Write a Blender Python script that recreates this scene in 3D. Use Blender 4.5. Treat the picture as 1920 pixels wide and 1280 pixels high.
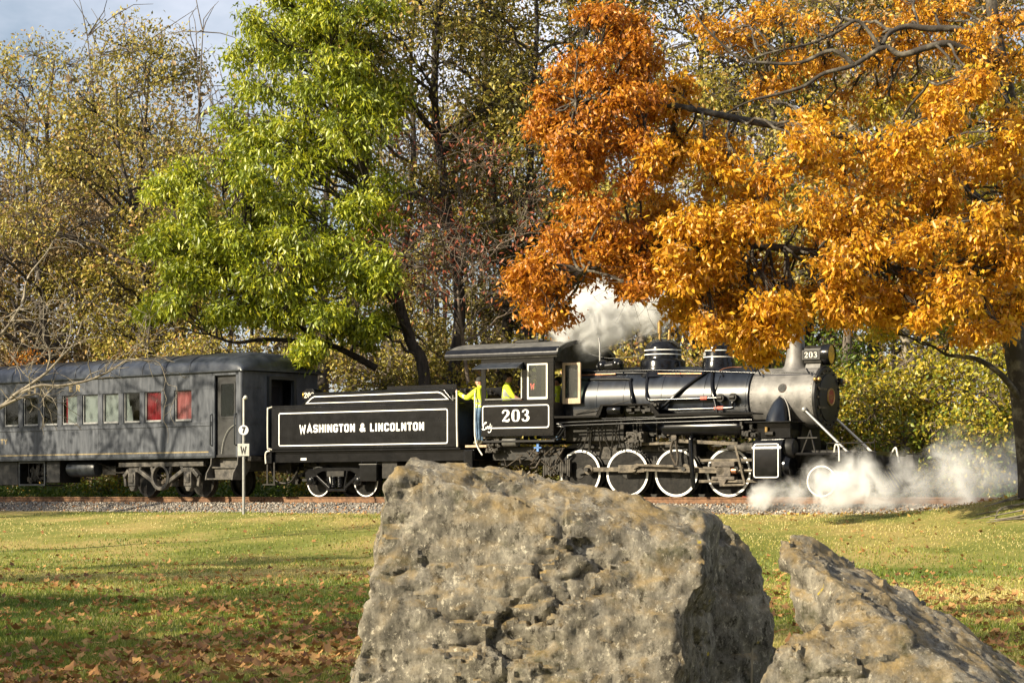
import bpy, bmesh, math, random
import numpy as np
from mathutils import Vector, Matrix

random.seed(7)
rng = np.random.default_rng(11)
R = math.radians
scene = bpy.context.scene
col = scene.collection
for o in list(bpy.data.objects):
    bpy.data.objects.remove(o)

# ---------------------------------------------------------------- camera, sky, sun, exposure
F, CX, HY = 4200.0, 960.0, 928.0          # focal length, centre column and horizon row of the photograph (1920 wide)
cam_data = bpy.data.cameras.new("camera")
cam_data.sensor_width = 36.0
cam_data.lens = F * 36.0 / 1920.0
cam_data.shift_y = (HY - 640.0) / 1920.0
cam_data.clip_start = 0.5
cam_data.clip_end = 3000
cam_data.dof.use_dof = True
cam_data.dof.focus_distance = 54.0
cam_data.dof.aperture_fstop = 32.0
cam = bpy.data.objects.new("camera", cam_data)
cam.rotation_euler = (R(90), 0, 0)
col.objects.link(cam)
scene.camera = cam

SUN_AZ, SUN_EL = R(58), R(27)             # azimuth measured from straight behind the camera towards the left
to_sun = Vector((-math.sin(SUN_AZ) * math.cos(SUN_EL), -math.cos(SUN_AZ) * math.cos(SUN_EL), math.sin(SUN_EL)))
sun_data = bpy.data.lights.new("sun", 'SUN')
sun_data.energy = 5.0
sun_data.angle = R(0.53)
sun_data.color = (1.0, 0.88, 0.66)
sun = bpy.data.objects.new("sun", sun_data)
sun.rotation_euler = to_sun.to_track_quat('Z', 'Y').to_euler()
col.objects.link(sun)

world = bpy.data.worlds.new("World")
scene.world = world
world.use_nodes = True
nt = world.node_tree
nt.nodes.clear()
w_out = nt.nodes.new('ShaderNodeOutputWorld')
w_bg = nt.nodes.new('ShaderNodeBackground')
w_sky = nt.nodes.new('ShaderNodeTexSky')
w_sky.sky_type = 'NISHITA'
w_sky.sun_disc = False
w_sky.sun_elevation = SUN_EL
w_sky.sun_rotation = math.atan2(to_sun.x, to_sun.y)
w_sky.air_density = 1.0
w_sky.dust_density = 1.5
w_tc = nt.nodes.new('ShaderNodeTexCoord')
w_map = nt.nodes.new('ShaderNodeMapping')
w_map.inputs['Scale'].default_value = (1, 1, 2.2)
w_noise = nt.nodes.new('ShaderNodeTexNoise')
w_noise.inputs['Scale'].default_value = 3.2
w_noise.inputs['Detail'].default_value = 7
w_noise.inputs['Roughness'].default_value = 0.58
w_ramp = nt.nodes.new('ShaderNodeValToRGB')
w_ramp.color_ramp.elements[0].position = 0.36
w_ramp.color_ramp.elements[1].position = 0.66
w_mix = nt.nodes.new('ShaderNodeMixRGB')
w_mix.inputs[2].default_value = (9.0, 9.2, 10.2, 1)       # broken cloud
L = nt.links.new
L(w_tc.outputs['Generated'], w_map.inputs['Vector'])
L(w_map.outputs['Vector'], w_noise.inputs['Vector'])
L(w_noise.outputs['Fac'], w_ramp.inputs['Fac'])
L(w_ramp.outputs['Color'], w_mix.inputs['Fac'])
L(w_sky.outputs['Color'], w_mix.inputs[1])
L(w_mix.outputs['Color'], w_bg.inputs['Color'])
w_bg.inputs['Strength'].default_value = 0.056
L(w_bg.outputs['Background'], w_out.inputs['Surface'])

scene.view_settings.view_transform = 'Standard'
scene.view_settings.look = 'None'
scene.view_settings.gamma = 1
scene.view_settings.exposure = 1.15
scene.view_settings.use_curve_mapping = False
scene.cycles.max_bounces = 6
scene.cycles.diffuse_bounces = 3
scene.cycles.glossy_bounces = 3
scene.cycles.transmission_bounces = 5
scene.cycles.transparent_max_bounces = 6
scene.cycles.volume_bounces = 4
scene.cycles.use_denoising = True
scene.cycles.use_adaptive_sampling = True


def at(px, py, Y):
    """world point seen at a photograph pixel when it stands Y metres from the camera"""
    return Vector(((px - CX) / F * Y, Y, (HY - py) / F * Y))


# ---------------------------------------------------------------- materials
def mat(name, base, rough=0.5, metal=0.0, var=0.25, scale=6.0, bump=0.0, bscale=None, second=None, spec=0.5,
        coat=0.0, rough_var=0.0, stretch=None, detail=6.0, thr=(0.35, 0.68), coat_rough=0.1):
    m = bpy.data.materials.new(name)
    m.use_nodes = True
    t = m.node_tree
    b = t.nodes['Principled BSDF']
    b.inputs['Roughness'].default_value = rough
    b.inputs['Metallic'].default_value = metal
    b.inputs['Specular IOR Level'].default_value = spec
    b.inputs['Coat Weight'].default_value = coat
    b.inputs['Coat Roughness'].default_value = coat_rough
    tc = t.nodes.new('ShaderNodeTexCoord')
    src = tc.outputs['Object']
    if stretch:
        mp = t.nodes.new('ShaderNodeMapping')
        mp.inputs['Scale'].default_value = stretch
        t.links.new(src, mp.inputs['Vector'])
        src = mp.outputs['Vector']
    n = t.nodes.new('ShaderNodeTexNoise')
    n.inputs['Scale'].default_value = scale
    n.inputs['Detail'].default_value = detail
    n.inputs['Roughness'].default_value = 0.62
    t.links.new(src, n.inputs['Vector'])
    r = t.nodes.new('ShaderNodeValToRGB')
    c1 = tuple(c * (1 - var) for c in base)
    c2 = second if second else tuple(min(1, c * (1 + var)) for c in base)
    r.color_ramp.elements[0].position = thr[0]
    r.color_ramp.elements[1].position = thr[1]
    r.color_ramp.elements[0].color = (*c1, 1)
    r.color_ramp.elements[1].color = (*c2, 1)
    t.links.new(n.outputs['Fac'], r.inputs['Fac'])
    t.links.new(r.outputs['Color'], b.inputs['Base Color'])
    if rough_var:
        mr = t.nodes.new('ShaderNodeMapRange')
        mr.inputs['To Min'].default_value = max(0.02, rough - rough_var)
        mr.inputs['To Max'].default_value = min(1, rough + rough_var)
        n2 = t.nodes.new('ShaderNodeTexNoise')
        n2.inputs['Scale'].default_value = scale * 1.7
        n2.inputs['Detail'].default_value = 5
        t.links.new(src, n2.inputs['Vector'])
        t.links.new(n2.outputs['Fac'], mr.inputs['Value'])
        t.links.new(mr.outputs['Result'], b.inputs['Roughness'])
    if bump:
        bp = t.nodes.new('ShaderNodeBump')
        bp.inputs['Strength'].default_value = bump
        bp.inputs['Distance'].default_value = 0.02
        n3 = t.nodes.new('ShaderNodeTexNoise')
        n3.inputs['Scale'].default_value = bscale or scale * 4
        n3.inputs['Detail'].default_value = 6
        t.links.new(src, n3.inputs['Vector'])
        t.links.new(n3.outputs['Fac'], bp.inputs['Height'])
        t.links.new(bp.outputs['Normal'], b.inputs['Normal'])
    return m


def leaf_mat(name, stops, trans=0.35, rough=0.5, gloss=0.05):
    """leaf blades: colour picked per leaf from the stops, light passing through the blade"""
    m = bpy.data.materials.new(name)
    m.use_nodes = True
    t = m.node_tree
    t.nodes.clear()
    out = t.nodes.new('ShaderNodeOutputMaterial')
    a = t.nodes.new('ShaderNodeAttribute')
    a.attribute_name = 'tint'
    r = t.nodes.new('ShaderNodeValToRGB')
    els = r.color_ramp.elements
    while len(els) < len(stops):
        els.new(0.5)
    for e, (p, c) in zip(els, stops):
        e.position = p
        e.color = (*c, 1)
    t.links.new(a.outputs['Fac'], r.inputs['Fac'])
    d = t.nodes.new('ShaderNodeBsdfDiffuse')
    tr = t.nodes.new('ShaderNodeBsdfTranslucent')
    g = t.nodes.new('ShaderNodeBsdfGlossy')
    g.inputs['Roughness'].default_value = rough
    g.inputs['Color'].default_value = (0.9, 0.9, 0.85, 1)
    m1 = t.nodes.new('ShaderNodeMixShader')
    m1.inputs['Fac'].default_value = trans
    m2 = t.nodes.new('ShaderNodeMixShader')
    m2.inputs['Fac'].default_value = gloss
    for n in (d, tr):
        t.links.new(r.outputs['Color'], n.inputs['Color'])
    t.links.new(d.outputs[0], m1.inputs[1])
    t.links.new(tr.outputs[0], m1.inputs[2])
    t.links.new(m1.outputs[0], m2.inputs[1])
    t.links.new(g.outputs[0], m2.inputs[2])
    t.links.new(m2.outputs[0], out.inputs['Surface'])
    return m


M = {}
M['black'] = mat('black_gloss_paint', (0.004, 0.0045, 0.006), 0.17, var=0.4, scale=5, rough_var=0.05, second=(0.008, 0.008, 0.009), spec=0.32)
M['boiler'] = mat('boiler_jacket_paint', (0.007, 0.010, 0.018), 0.33, var=0.4, scale=2.5, rough_var=0.08, second=(0.018, 0.024, 0.036), stretch=(2.2, 1.0, 0.6), spec=0.4, thr=(0.4, 0.8))
M['black_dull'] = mat('dull_black_iron', (0.010, 0.0095, 0.009), 0.5, var=0.5, scale=9, second=(0.032, 0.028, 0.023), spec=0.3)
M['black_flat'] = mat('flat_black_tender_paint', (0.005, 0.005, 0.0055), 0.22, var=0.4, scale=4, rough_var=0.06, second=(0.009, 0.009, 0.010), spec=0.28)
M['smokebox'] = mat('graphite_smokebox', (0.135, 0.130, 0.124), 0.55, metal=0.25, var=0.3, scale=3.5, second=(0.21, 0.20, 0.19), bump=0.08, bscale=30)
M['dark_face'] = mat('smokebox_front_black', (0.012, 0.012, 0.0125), 0.5, var=0.3, scale=6, second=(0.022, 0.021, 0.020), spec=0.3)
M['rod'] = mat('oily_rod_steel', (0.060, 0.049, 0.035), 0.45, metal=0.45, var=0.5, scale=8, second=(0.135, 0.112, 0.082), bump=0.1)
M['rod_dark'] = mat('greasy_dark_steel', (0.045, 0.038, 0.03), 0.5, metal=0.4, var=0.5, scale=10, second=(0.11, 0.09, 0.07), bump=0.2)
M['white'] = mat('white_paint', (0.76, 0.75, 0.71), 0.5, var=0.22, scale=7, second=(0.80, 0.79, 0.76), thr=(0.25, 0.55))
M['white_rod'] = mat('white_painted_rail', (0.62, 0.59, 0.52), 0.45, var=0.1, scale=9)
M['brass'] = mat('tarnished_brass', (0.36, 0.23, 0.085), 0.45, metal=0.7, var=0.35, scale=20)
M['copper'] = mat('copper_pipe', (0.45, 0.20, 0.11), 0.38, metal=0.8, var=0.3, scale=14)
M['red_paint'] = mat('faded_red_paint', (0.45, 0.10, 0.07), 0.55, var=0.3, scale=20)
M['blue_paint'] = mat('blue_valve_paint', (0.08, 0.2, 0.5), 0.4, var=0.2)
M['grey_tank'] = mat('grey_reservoir_paint', (0.11, 0.107, 0.10), 0.42, var=0.2, scale=8)
M['firebox'] = mat('dusty_firebox_steel', (0.04, 0.037, 0.032), 0.7, var=0.5, scale=6, second=(0.10, 0.09, 0.078), spec=0.25)
M['wood'] = mat('varnished_window_wood', (0.42, 0.22, 0.08), 0.45, var=0.25, scale=3, stretch=(8, 8, 1))
M['wood_pale'] = mat('worn_pale_wood', (0.42, 0.31, 0.20), 0.6, var=0.3, scale=4, stretch=(8, 8, 1))
M['roof_cab'] = mat('cab_roof_canvas', (0.075, 0.073, 0.07), 0.75, var=0.35, scale=4, second=(0.13, 0.125, 0.115), bump=0.1)
M['coach'] = mat('charcoal_coach_paint', (0.062, 0.069, 0.084), 0.5, var=0.35, scale=2.6, second=(0.100, 0.107, 0.122), stretch=(2.5, 1, 0.5), rough_var=0.08, spec=0.2)
M['coach_trim'] = mat('coach_trim_paint', (0.025, 0.029, 0.034), 0.4, var=0.2, scale=4)
M['coach_roof'] = mat('blue_black_coach_roof', (0.018, 0.024, 0.038), 0.33, var=0.35, scale=3, second=(0.045, 0.052, 0.066), rough_var=0.10)
M['gold'] = mat('faded_gold_leaf', (0.25, 0.19, 0.09), 0.5, var=0.25, scale=12)
M['sash'] = mat('aluminium_sash', (0.27, 0.27, 0.265), 0.45, metal=0.3, var=0.2)
M['truck'] = mat('dusty_cast_truck_steel', (0.040, 0.037, 0.033), 0.6, var=0.45, scale=7, second=(0.105, 0.093, 0.078), bump=0.15)
M['curtain_red'] = mat('red_curtain_cloth', (0.42, 0.012, 0.03), 0.8, var=0.2, scale=3, stretch=(6, 6, 1))
M['curtain_pink'] = mat('sun_bleached_red_curtain', (0.68, 0.20, 0.22), 0.8, var=0.15, scale=3, stretch=(6, 6, 1))
M['blind'] = mat('pale_window_blind', (0.40, 0.41, 0.43), 0.7, var=0.06)
M['dark_in'] = mat('dark_interior', (0.012, 0.011, 0.011), 0.8, var=0.3)
M['dark_door'] = mat('vestibule_door_paint', (0.022, 0.022, 0.022), 0.5, var=0.3)
M['rust'] = mat('rusty_rail_steel', (0.13, 0.060, 0.027), 0.8, var=0.4, scale=10, second=(0.22, 0.115, 0.055), bump=0.3)
M['rail_top'] = mat('worn_rail_head', (0.30, 0.25, 0.21), 0.4, metal=0.6, var=0.2)
M['tie'] = mat('weathered_tie_wood', (0.10, 0.075, 0.055), 0.85, var=0.4, scale=6, stretch=(1, 6, 6), bump=0.4)
M['galv'] = mat('galvanised_pipe', (0.34, 0.34, 0.325), 0.42, metal=0.5, var=0.15, scale=15)
M['sign_white'] = mat('white_sign_sheet', (0.70, 0.70, 0.71), 0.5, var=0.08, scale=6)
M['sign_grey'] = mat('dirty_sign_sheet', (0.50, 0.49, 0.45), 0.55, var=0.18, scale=7)
M['sign_black'] = mat('black_sign_print', (0.012, 0.012, 0.013), 0.6, var=0.1)
M['bark'] = mat('grey_brown_bark', (0.085, 0.065, 0.05), 0.9, var=0.45, scale=4, second=(0.19, 0.16, 0.13), stretch=(3, 3, 0.7), bump=0.8, bscale=14)
M['bark_dark'] = mat('dark_wet_bark', (0.035, 0.028, 0.022), 0.9, var=0.4, scale=4, second=(0.075, 0.06, 0.048), stretch=(3, 3, 0.7), bump=0.7, bscale=14)
M['bark_lichen'] = mat('lichened_bark', (0.060, 0.048, 0.036), 0.9, var=0.4, scale=3.5, second=(0.20, 0.18, 0.135), bump=0.8, bscale=14, thr=(0.50, 0.74))
M['bark_pale'] = mat('pale_twig_bark', (0.16, 0.13, 0.095), 0.85, var=0.4, scale=5, second=(0.32, 0.28, 0.21))
M['twig'] = mat('brown_twig_bark', (0.12, 0.09, 0.065), 0.9, var=0.4, scale=4, second=(0.22, 0.175, 0.135))
M['hivis'] = mat('hi_vis_yellow_cloth', (0.66, 0.78, 0.03), 0.75, var=0.16, scale=9, bump=0.3, bscale=16)
M['reflective'] = mat('grey_reflective_tape', (0.36, 0.37, 0.35), 0.4, var=0.1)
M['jeans'] = mat('faded_blue_denim', (0.10, 0.19, 0.33), 0.85, var=0.35, scale=9, second=(0.20, 0.31, 0.46), bump=0.4, bscale=18)
M['skin'] = mat('skin', (0.52, 0.27, 0.19), 0.55, var=0.12)
M['cap'] = mat('dark_cap_cloth', (0.02, 0.019, 0.018), 0.8, var=0.2)
M['hair'] = mat('dark_hair', (0.02, 0.014, 0.01), 0.6, var=0.2)
M['shaded_figure'] = mat('shaded_figure_colour', (0.012, 0.022, 0.016), 0.8, var=0.2)  # near-black colour imitates cab shade on the middle figure
M['grey_shirt'] = mat('grey_blue_shirt_cloth', (0.16, 0.2, 0.27), 0.8, var=0.2)
M['boot'] = mat('scuffed_work_boot', (0.14, 0.13, 0.09), 0.7, var=0.3)


def glass(name, tint, rough=0.03, alpha=0.35, spec=0.5):
    m = bpy.data.materials.new(name)
    m.use_nodes = True
    t = m.node_tree
    t.nodes.clear()
    out = t.nodes.new('ShaderNodeOutputMaterial')
    tr = t.nodes.new('ShaderNodeBsdfTransparent')
    tr.inputs['Color'].default_value = (*tint, 1)
    g = t.nodes.new('ShaderNodeBsdfGlossy')
    g.inputs['Roughness'].default_value = rough
    mx = t.nodes.new('ShaderNodeMixShader')
    mx.inputs['Fac'].default_value = alpha
    t.links.new(tr.outputs[0], mx.inputs[1])
    t.links.new(g.outputs[0], mx.inputs[2])
    t.links.new(mx.outputs[0], out.inputs['Surface'])
    return m


M['glass'] = glass('window_glass', (0.75, 0.78, 0.76), alpha=0.05)
M['glass_dirty'] = glass('dusty_cab_glass', (0.40, 0.46, 0.42), rough=0.25, alpha=0.07)
M['lens'] = mat('amber_lamp_lens', (0.42, 0.27, 0.05), 0.12, metal=0.7, var=0.35, scale=7)


# ---------------------------------------------------------------- mesh builder
class MB:
    def __init__(s):
        s.v, s.f = [], []

    def add(s, vs, fs):
        k = len(s.v)
        s.v.extend([tuple(v) for v in vs])
        s.f.extend([tuple(i + k for i in f) for f in fs])
        return s

    def box(s, x0, x1, y0, y1, z0, z1):
        vs = [(x, y, z) for x in (x0, x1) for y in (y0, y1) for z in (z0, z1)]
        return s.add(vs, [(0, 1, 3, 2), (4, 6, 7, 5), (0, 4, 5, 1), (2, 3, 7, 6), (0, 2, 6, 4), (1, 5, 7, 3)])

    def bar(s, p0, p1, w, h, up=(0, 0, 1)):
        p0, p1 = Vector(p0), Vector(p1)
        d = (p1 - p0).normalized()
        a = d.cross(Vector(up))
        if a.length < 1e-4:
            a = d.cross(Vector((0, 1, 0)))
        a.normalize()
        b = a.cross(d).normalized()
        vs = [p + a * (i * w / 2) + b * (j * h / 2) for p in (p0, p1) for i, j in ((-1, -1), (1, -1), (1, 1), (-1, 1))]
        return s.add(vs, [(0, 1, 2, 3), (7, 6, 5, 4), (0, 4, 5, 1), (1, 5, 6, 2), (2, 6, 7, 3), (3, 7, 4, 0)])

    def tube(s, pts, r, seg=8, caps=True, closed=False):
        pts = [Vector(p) for p in pts]
        n = len(pts)
        rs = r if isinstance(r, (list, tuple)) else [r] * n
        vs, fs = [], []
        ref = None
        for i, p in enumerate(pts):
            a = pts[i - 1] if (i > 0 or closed) else p
            b = pts[(i + 1) % n] if (i < n - 1 or closed) else p
            d = (b - a).normalized()
            if ref is None:
                ref = d.orthogonal().normalized()
            ref = (ref - d * ref.dot(d))
            ref = ref.normalized() if ref.length > 1e-6 else d.orthogonal().normalized()
            q = d.cross(ref)
            for k in range(seg):
                t = 2 * math.pi * k / seg
                vs.append(p + (ref * math.cos(t) + q * math.sin(t)) * rs[i])
        for i in range(n if closed else n - 1):
            j = (i + 1) % n
            for k in range(seg):
                m = (k + 1) % seg
                fs.append((i * seg + k, i * seg + m, j * seg + m, j * seg + k))
        if caps and not closed:
            fs.append(tuple(range(seg - 1, -1, -1)))
            fs.append(tuple((n - 1) * seg + k for k in range(seg)))
        return s.add(vs, fs)

    def cyl(s, p0, p1, r0, r1=None, seg=16):
        return s.tube([p0, p1], [r0, r0 if r1 is None else r1], seg)

    def lathe(s, prof, origin, axis='z', seg=24, a0=0.0, a1=2 * math.pi):
        """prof: (radius, distance along the axis)"""
        o = Vector(origin)
        full = abs(a1 - a0 - 2 * math.pi) < 1e-6
        na = seg if full else seg + 1
        vs, fs = [], []
        for r, h in prof:
            for k in range(na):
                t = a0 + (a1 - a0) * k / seg
                c, q = r * math.cos(t), r * math.sin(t)
                vs.append(o + Vector({'x': (h, c, q), 'y': (c, h, q), 'z': (c, q, h)}[axis]))
        for i in range(len(prof) - 1):
            for k in range(seg):
                m = (k + 1) % na
                fs.append((i * na + k, i * na + m, (i + 1) * na + m, (i + 1) * na + k))
        if full:
            if prof[0][0] > 1e-5:
                fs.append(tuple(range(na - 1, -1, -1)))
            if prof[-1][0] > 1e-5:
                fs.append(tuple((len(prof) - 1) * na + k for k in range(na)))
        return s.add(vs, fs)

    def prism(s, poly, a, b, plane='xz'):
        """polygon in a plane, extruded between a and b on the remaining axis"""
        mk = {'xz': lambda p, t: (p[0], t, p[1]), 'yz': lambda p, t: (t, p[0], p[1]), 'xy': lambda p, t: (p[0], p[1], t)}[plane]
        n = len(poly)
        vs = [mk(p, a) for p in poly] + [mk(p, b) for p in poly]
        fs = [tuple(range(n)), tuple(range(2 * n - 1, n - 1, -1))]
        fs += [(i, (i + 1) % n, n + (i + 1) % n, n + i) for i in range(n)]
        return s.add(vs, fs)

    def ring(s, outer, inner, a, b, plane='xz'):
        """band between two polylines of equal length (closed), extruded between a and b"""
        mk = {'xz': lambda p, t: (p[0], t, p[1]), 'yz': lambda p, t: (t, p[0], p[1]), 'xy': lambda p, t: (p[0], p[1], t)}[plane]
        n = len(outer)
        vs = [mk(p, t) for t in (a, b) for p in list(outer) + list(inner)]
        fs = []
        for i in range(n):
            j = (i + 1) % n
            o0, o1, i0, i1 = i, j, n + i, n + j
            fs += [(o0, o1, i1, i0), (2 * n + o1, 2 * n + o0, 2 * n + i0, 2 * n + i1),
                   (o1, o0, 2 * n + o0, 2 * n + o1), (i0, i1, 2 * n + i1, 2 * n + i0)]
        return s.add(vs, fs)

    def ball(s, c, r, seg=12, rings=8):
        rr = r if isinstance(r, (tuple, list)) else (r, r, r)
        prof = [(math.sin(math.pi * i / rings), -math.cos(math.pi * i / rings)) for i in range(rings + 1)]
        k = len(s.v)
        s.lathe([(max(p, 1e-6), h) for p, h in prof], (0, 0, 0), 'z', seg)
        for i in range(k, len(s.v)):
            x, y, z = s.v[i]
            s.v[i] = (c[0] + x * rr[0], c[1] + y * rr[1], c[2] + z * rr[2])
        return s

    def build(s, name, m, parent=None, smooth=None, bevel=0.0, label=None, kind=None, fix=True):
        me = bpy.data.meshes.new(name)
        me.from_pydata(s.v, [], s.f)
        if fix:
            bm = bmesh.new()
            bm.from_mesh(me)
            bmesh.ops.recalc_face_normals(bm, faces=bm.faces)
            bm.to_mesh(me)
            bm.free()
        if m is not None:
            me.materials.append(m)
        if smooth:
            me.polygons.foreach_set('use_smooth', [True] * len(me.polygons))
            me.set_sharp_from_angle(angle=R(smooth if smooth > 1 else 35))
        o = bpy.data.objects.new(name, me)
        col.objects.link(o)
        o.parent = parent
        if bevel:
            b = o.modifiers.new('edge', 'BEVEL')
            b.width = bevel
            b.segments = 2
            b.limit_method = 'ANGLE'
        if label:
            o['label'] = label
        if kind:
            o['kind'] = kind
        return o


def tag(o, label=None, cat=None, group=None, kind=None):
    for k, v in (('label', label), ('category', cat), ('group', group), ('kind', kind)):
        if v:
            o[k] = v
    return o


def thing(name, label, cat, loc=(0, 0, 0), rz=0.0, group=None, kind=None):
    o = bpy.data.objects.new(name, None)
    o.empty_display_size = 0.3
    o.location = loc
    o.rotation_euler = (0, 0, rz)
    col.objects.link(o)
    return tag(o, label, cat, group, kind)


def fast_mesh(name, verts, faces_flat, loop_n, m, parent=None, tint=None, smooth=False, kind=None):
    """big meshes straight from numpy arrays; loop_n = corners per face"""
    me = bpy.data.meshes.new(name)
    nf = len(faces_flat) // loop_n
    me.vertices.add(len(verts))
    me.vertices.foreach_set('co', np.asarray(verts, dtype=np.float32).ravel())
    me.loops.add(nf * loop_n)
    me.loops.foreach_set('vertex_index', np.asarray(faces_flat, dtype=np.int32).ravel())
    me.polygons.add(nf)
    me.polygons.foreach_set('loop_start', np.arange(0, nf * loop_n, loop_n, dtype=np.int32))
    if smooth:
        me.polygons.foreach_set('use_smooth', np.ones(nf, dtype=bool))
    me.update(calc_edges=True)
    if tint is not None:
        a = me.attributes.new('tint', 'FLOAT', 'POINT')
        a.data.foreach_set('value', np.asarray(tint, dtype=np.float32))
    me.materials.append(m)
    o = bpy.data.objects.new(name, me)
    col.objects.link(o)
    o.parent = parent
    if kind:
        o['kind'] = kind
    return o


# ---------------------------------------------------------------- stroke lettering
def crom(pts, k=6, closed=False):
    """smooth a polyline of tuples"""
    P = [np.array(p, dtype=float) for p in pts]
    n = len(P)
    out = []
    rngn = range(n if closed else n - 1)
    for i in rngn:
        p0 = P[(i - 1) % n] if (closed or i > 0) else P[i]
        p1, p2 = P[i], P[(i + 1) % n]
        p3 = P[(i + 2) % n] if (closed or i < n - 2) else p2
        for j in range(k):
            t = j / k
            out.append(0.5 * (2 * p1 + (p2 - p0) * t + (2 * p0 - 5 * p1 + 4 * p2 - p3) * t * t + (3 * p1 - p0 - 3 * p2 + p3) * t ** 3))
    if not closed:
        out.append(P[-1])
    return [tuple(p) for p in out]


def stroke(mb, pts, widths, place, lift, closed=False):
    """flat ribbon along 2-D pts; place(u, v, depth) -> 3-D"""
    P = [np.array(p[:2], dtype=float) for p in pts]
    n = len(P)
    Lf, Rt = [], []
    for i in range(n):
        a = P[i - 1] if (i > 0 or closed) else P[i]
        b = P[(i + 1) % n] if (i < n - 1 or closed) else P[i]
        d1 = P[i] - a
        d2 = b - P[i]
        if np.linalg.norm(d1) < 1e-9:
            d1 = d2
        if np.linalg.norm(d2) < 1e-9:
            d2 = d1
        d1 = d1 / max(np.linalg.norm(d1), 1e-9)
        d2 = d2 / max(np.linalg.norm(d2), 1e-9)
        n1 = np.array((-d1[1], d1[0]))
        n2 = np.array((-d2[1], d2[0]))
        m = n1 + n2
        m = m / max(np.linalg.norm(m), 1e-6)
        w = (widths[i] if isinstance(widths, (list, tuple)) else widths) / 2
        w = w / max(0.45, float(np.dot(m, n1)))
        Lf.append(P[i] + m * w)
        Rt.append(P[i] - m * w)
    vs = [place(*p, lift) for p in Lf] + [place(*p, lift) for p in Rt]
    fs = [(i, (i + 1) % n, n + (i + 1) % n, n + i) for i in range(n if closed else n - 1)]
    mb.add(vs, fs)


BLOCK = {  # block capitals, cap height 1: width, strokes
    'W': (0.86, [[(.09, 1), (.24, 0), (.43, .72), (.62, 0), (.77, 1)]]),
    'A': (0.68, [[(.06, 0), (.34, 1), (.62, 0)], [(.17, .3), (.51, .3)]]),
    'S': (0.58, [[(.50, .72), (.50, .80), (.40, .90), (.18, .90), (.09, .80), (.09, .63), (.17, .55), (.42, .46), (.50, .38), (.50, .20), (.40, .1), (.18, .1), (.09, .20), (.09, .29)]]),
    'H': (0.60, [[(.1, 0), (.1, 1)], [(.5, 0), (.5, 1)], [(.1, .5), (.5, .5)]]),
    'I': (0.22, [[(.11, 0), (.11, 1)]]),
    'N': (0.62, [[(.1, 0), (.1, 1)], [(.1, .94), (.52, .06)], [(.52, 0), (.52, 1)]]),
    'G': (0.58, [[(.50, .70), (.50, .80), (.40, .90), (.18, .90), (.09, .80), (.09, .20), (.18, .10), (.40, .10), (.50, .20), (.50, .45), (.32, .45)]]),
    'T': (0.54, [[(.27, 0), (.27, 1)], [(.0, .9), (.54, .9)]]),
    'O': (0.58, [[(.18, .90), (.09, .80), (.09, .20), (.18, .10), (.40, .10), (.50, .20), (.50, .80), (.40, .90), (.18, .90)]]),
    'L': (0.50, [[(.1, 1), (.1, 0)], [(.1, .1), (.48, .1)]]),
    'C': (0.58, [[(.50, .68), (.50, .80), (.40, .90), (.18, .90), (.09, .80), (.09, .20), (.18, .10), (.40, .10), (.50, .20), (.50, .34)]]),
    '&': (0.70, [[(.66, .02), (.22, .66), (.22, .82), (.30, .91), (.40, .91), (.47, .82), (.46, .70), (.14, .40), (.1, .30), (.1, .2), (.2, .09), (.36, .09), (.50, .2), (.62, .46)]]),
    'Y': (0.56, [[(.02, 1), (.28, .5), (.54, 1)], [(.28, .5), (.28, 0)]]),
    'E': (0.48, [[(.1, 0), (.1, 1)], [(.1, .9), (.46, .9)], [(.1, .5), (.40, .5)], [(.1, .1), (.46, .1)]]),
    'R': (0.58, [[(.1, 0), (.1, 1)], [(.1, .9), (.40, .9), (.48, .8), (.48, .6), (.40, .5), (.1, .5)], [(.28, .5), (.5, 0)]]),
    '7': (0.5, [[(.04, .9), (.46, .9), (.2, 0)]]),
    ' ': (0.32, []),
}
DIGIT = {  # fat-face numerals: (u, v, stroke width)
    '2': (0.70, [crom([(.13, .70, .20), (.12, .80, .17), (.22, .94, .11), (.36, .95, .11), (.52, .86, .20), (.56, .70, .24), (.46, .52, .20), (.26, .30, .12), (.12, .10, .09)]),
                 crom([(.06, .07, .12), (.22, .12, .16), (.42, .08, .18), (.58, .10, .18), (.64, .26, .08)])]),
    '0': (0.72, [crom([(.36, .95, .09), (.55, .86, .18), (.60, .5, .26), (.55, .14, .18), (.36, .05, .09), (.17, .14, .18), (.12, .5, .26), (.17, .86, .18)], closed=True)]),
    '3': (0.68, [crom([(.12, .76, .19), (.14, .86, .15), (.28, .95, .10), (.44, .92, .14), (.52, .78, .22), (.46, .62, .16), (.28, .54, .09)]),
                 crom([(.28, .54, .09), (.48, .46, .16), (.56, .28, .25), (.46, .10, .17), (.28, .05, .10), (.13, .12, .15), (.10, .24, .19)])]),
}


def lettering(name, text, height, place, m, parent, stroke_w=0.2, gap=0.14, length=None, table=BLOCK, stroke_k=1.0):
    """place(u, v, depth) maps metres along the text, up and out of the surface"""
    mb = MB()
    adv = sum(table[c][0] + gap for c in text) - gap
    sx = (length / adv) if length else height
    u = 0.0
    k = 0
    for c in text:
        w, strokes = table[c]
        for st in strokes:
            pts = [((u + p[0]) * sx, p[1] * height) for p in st]
            wd = [p[2] * height * stroke_k for p in st] if len(st[0]) == 3 else stroke_w * (sx + height) / 2
            closed = table is DIGIT and c == '0'
            stroke(mb, pts, wd, place, 0.0025 + 0.0004 * (k % 5), closed)
            k += 1
        u += w + gap
    return mb.build(name, m, parent, fix=False)


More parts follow.
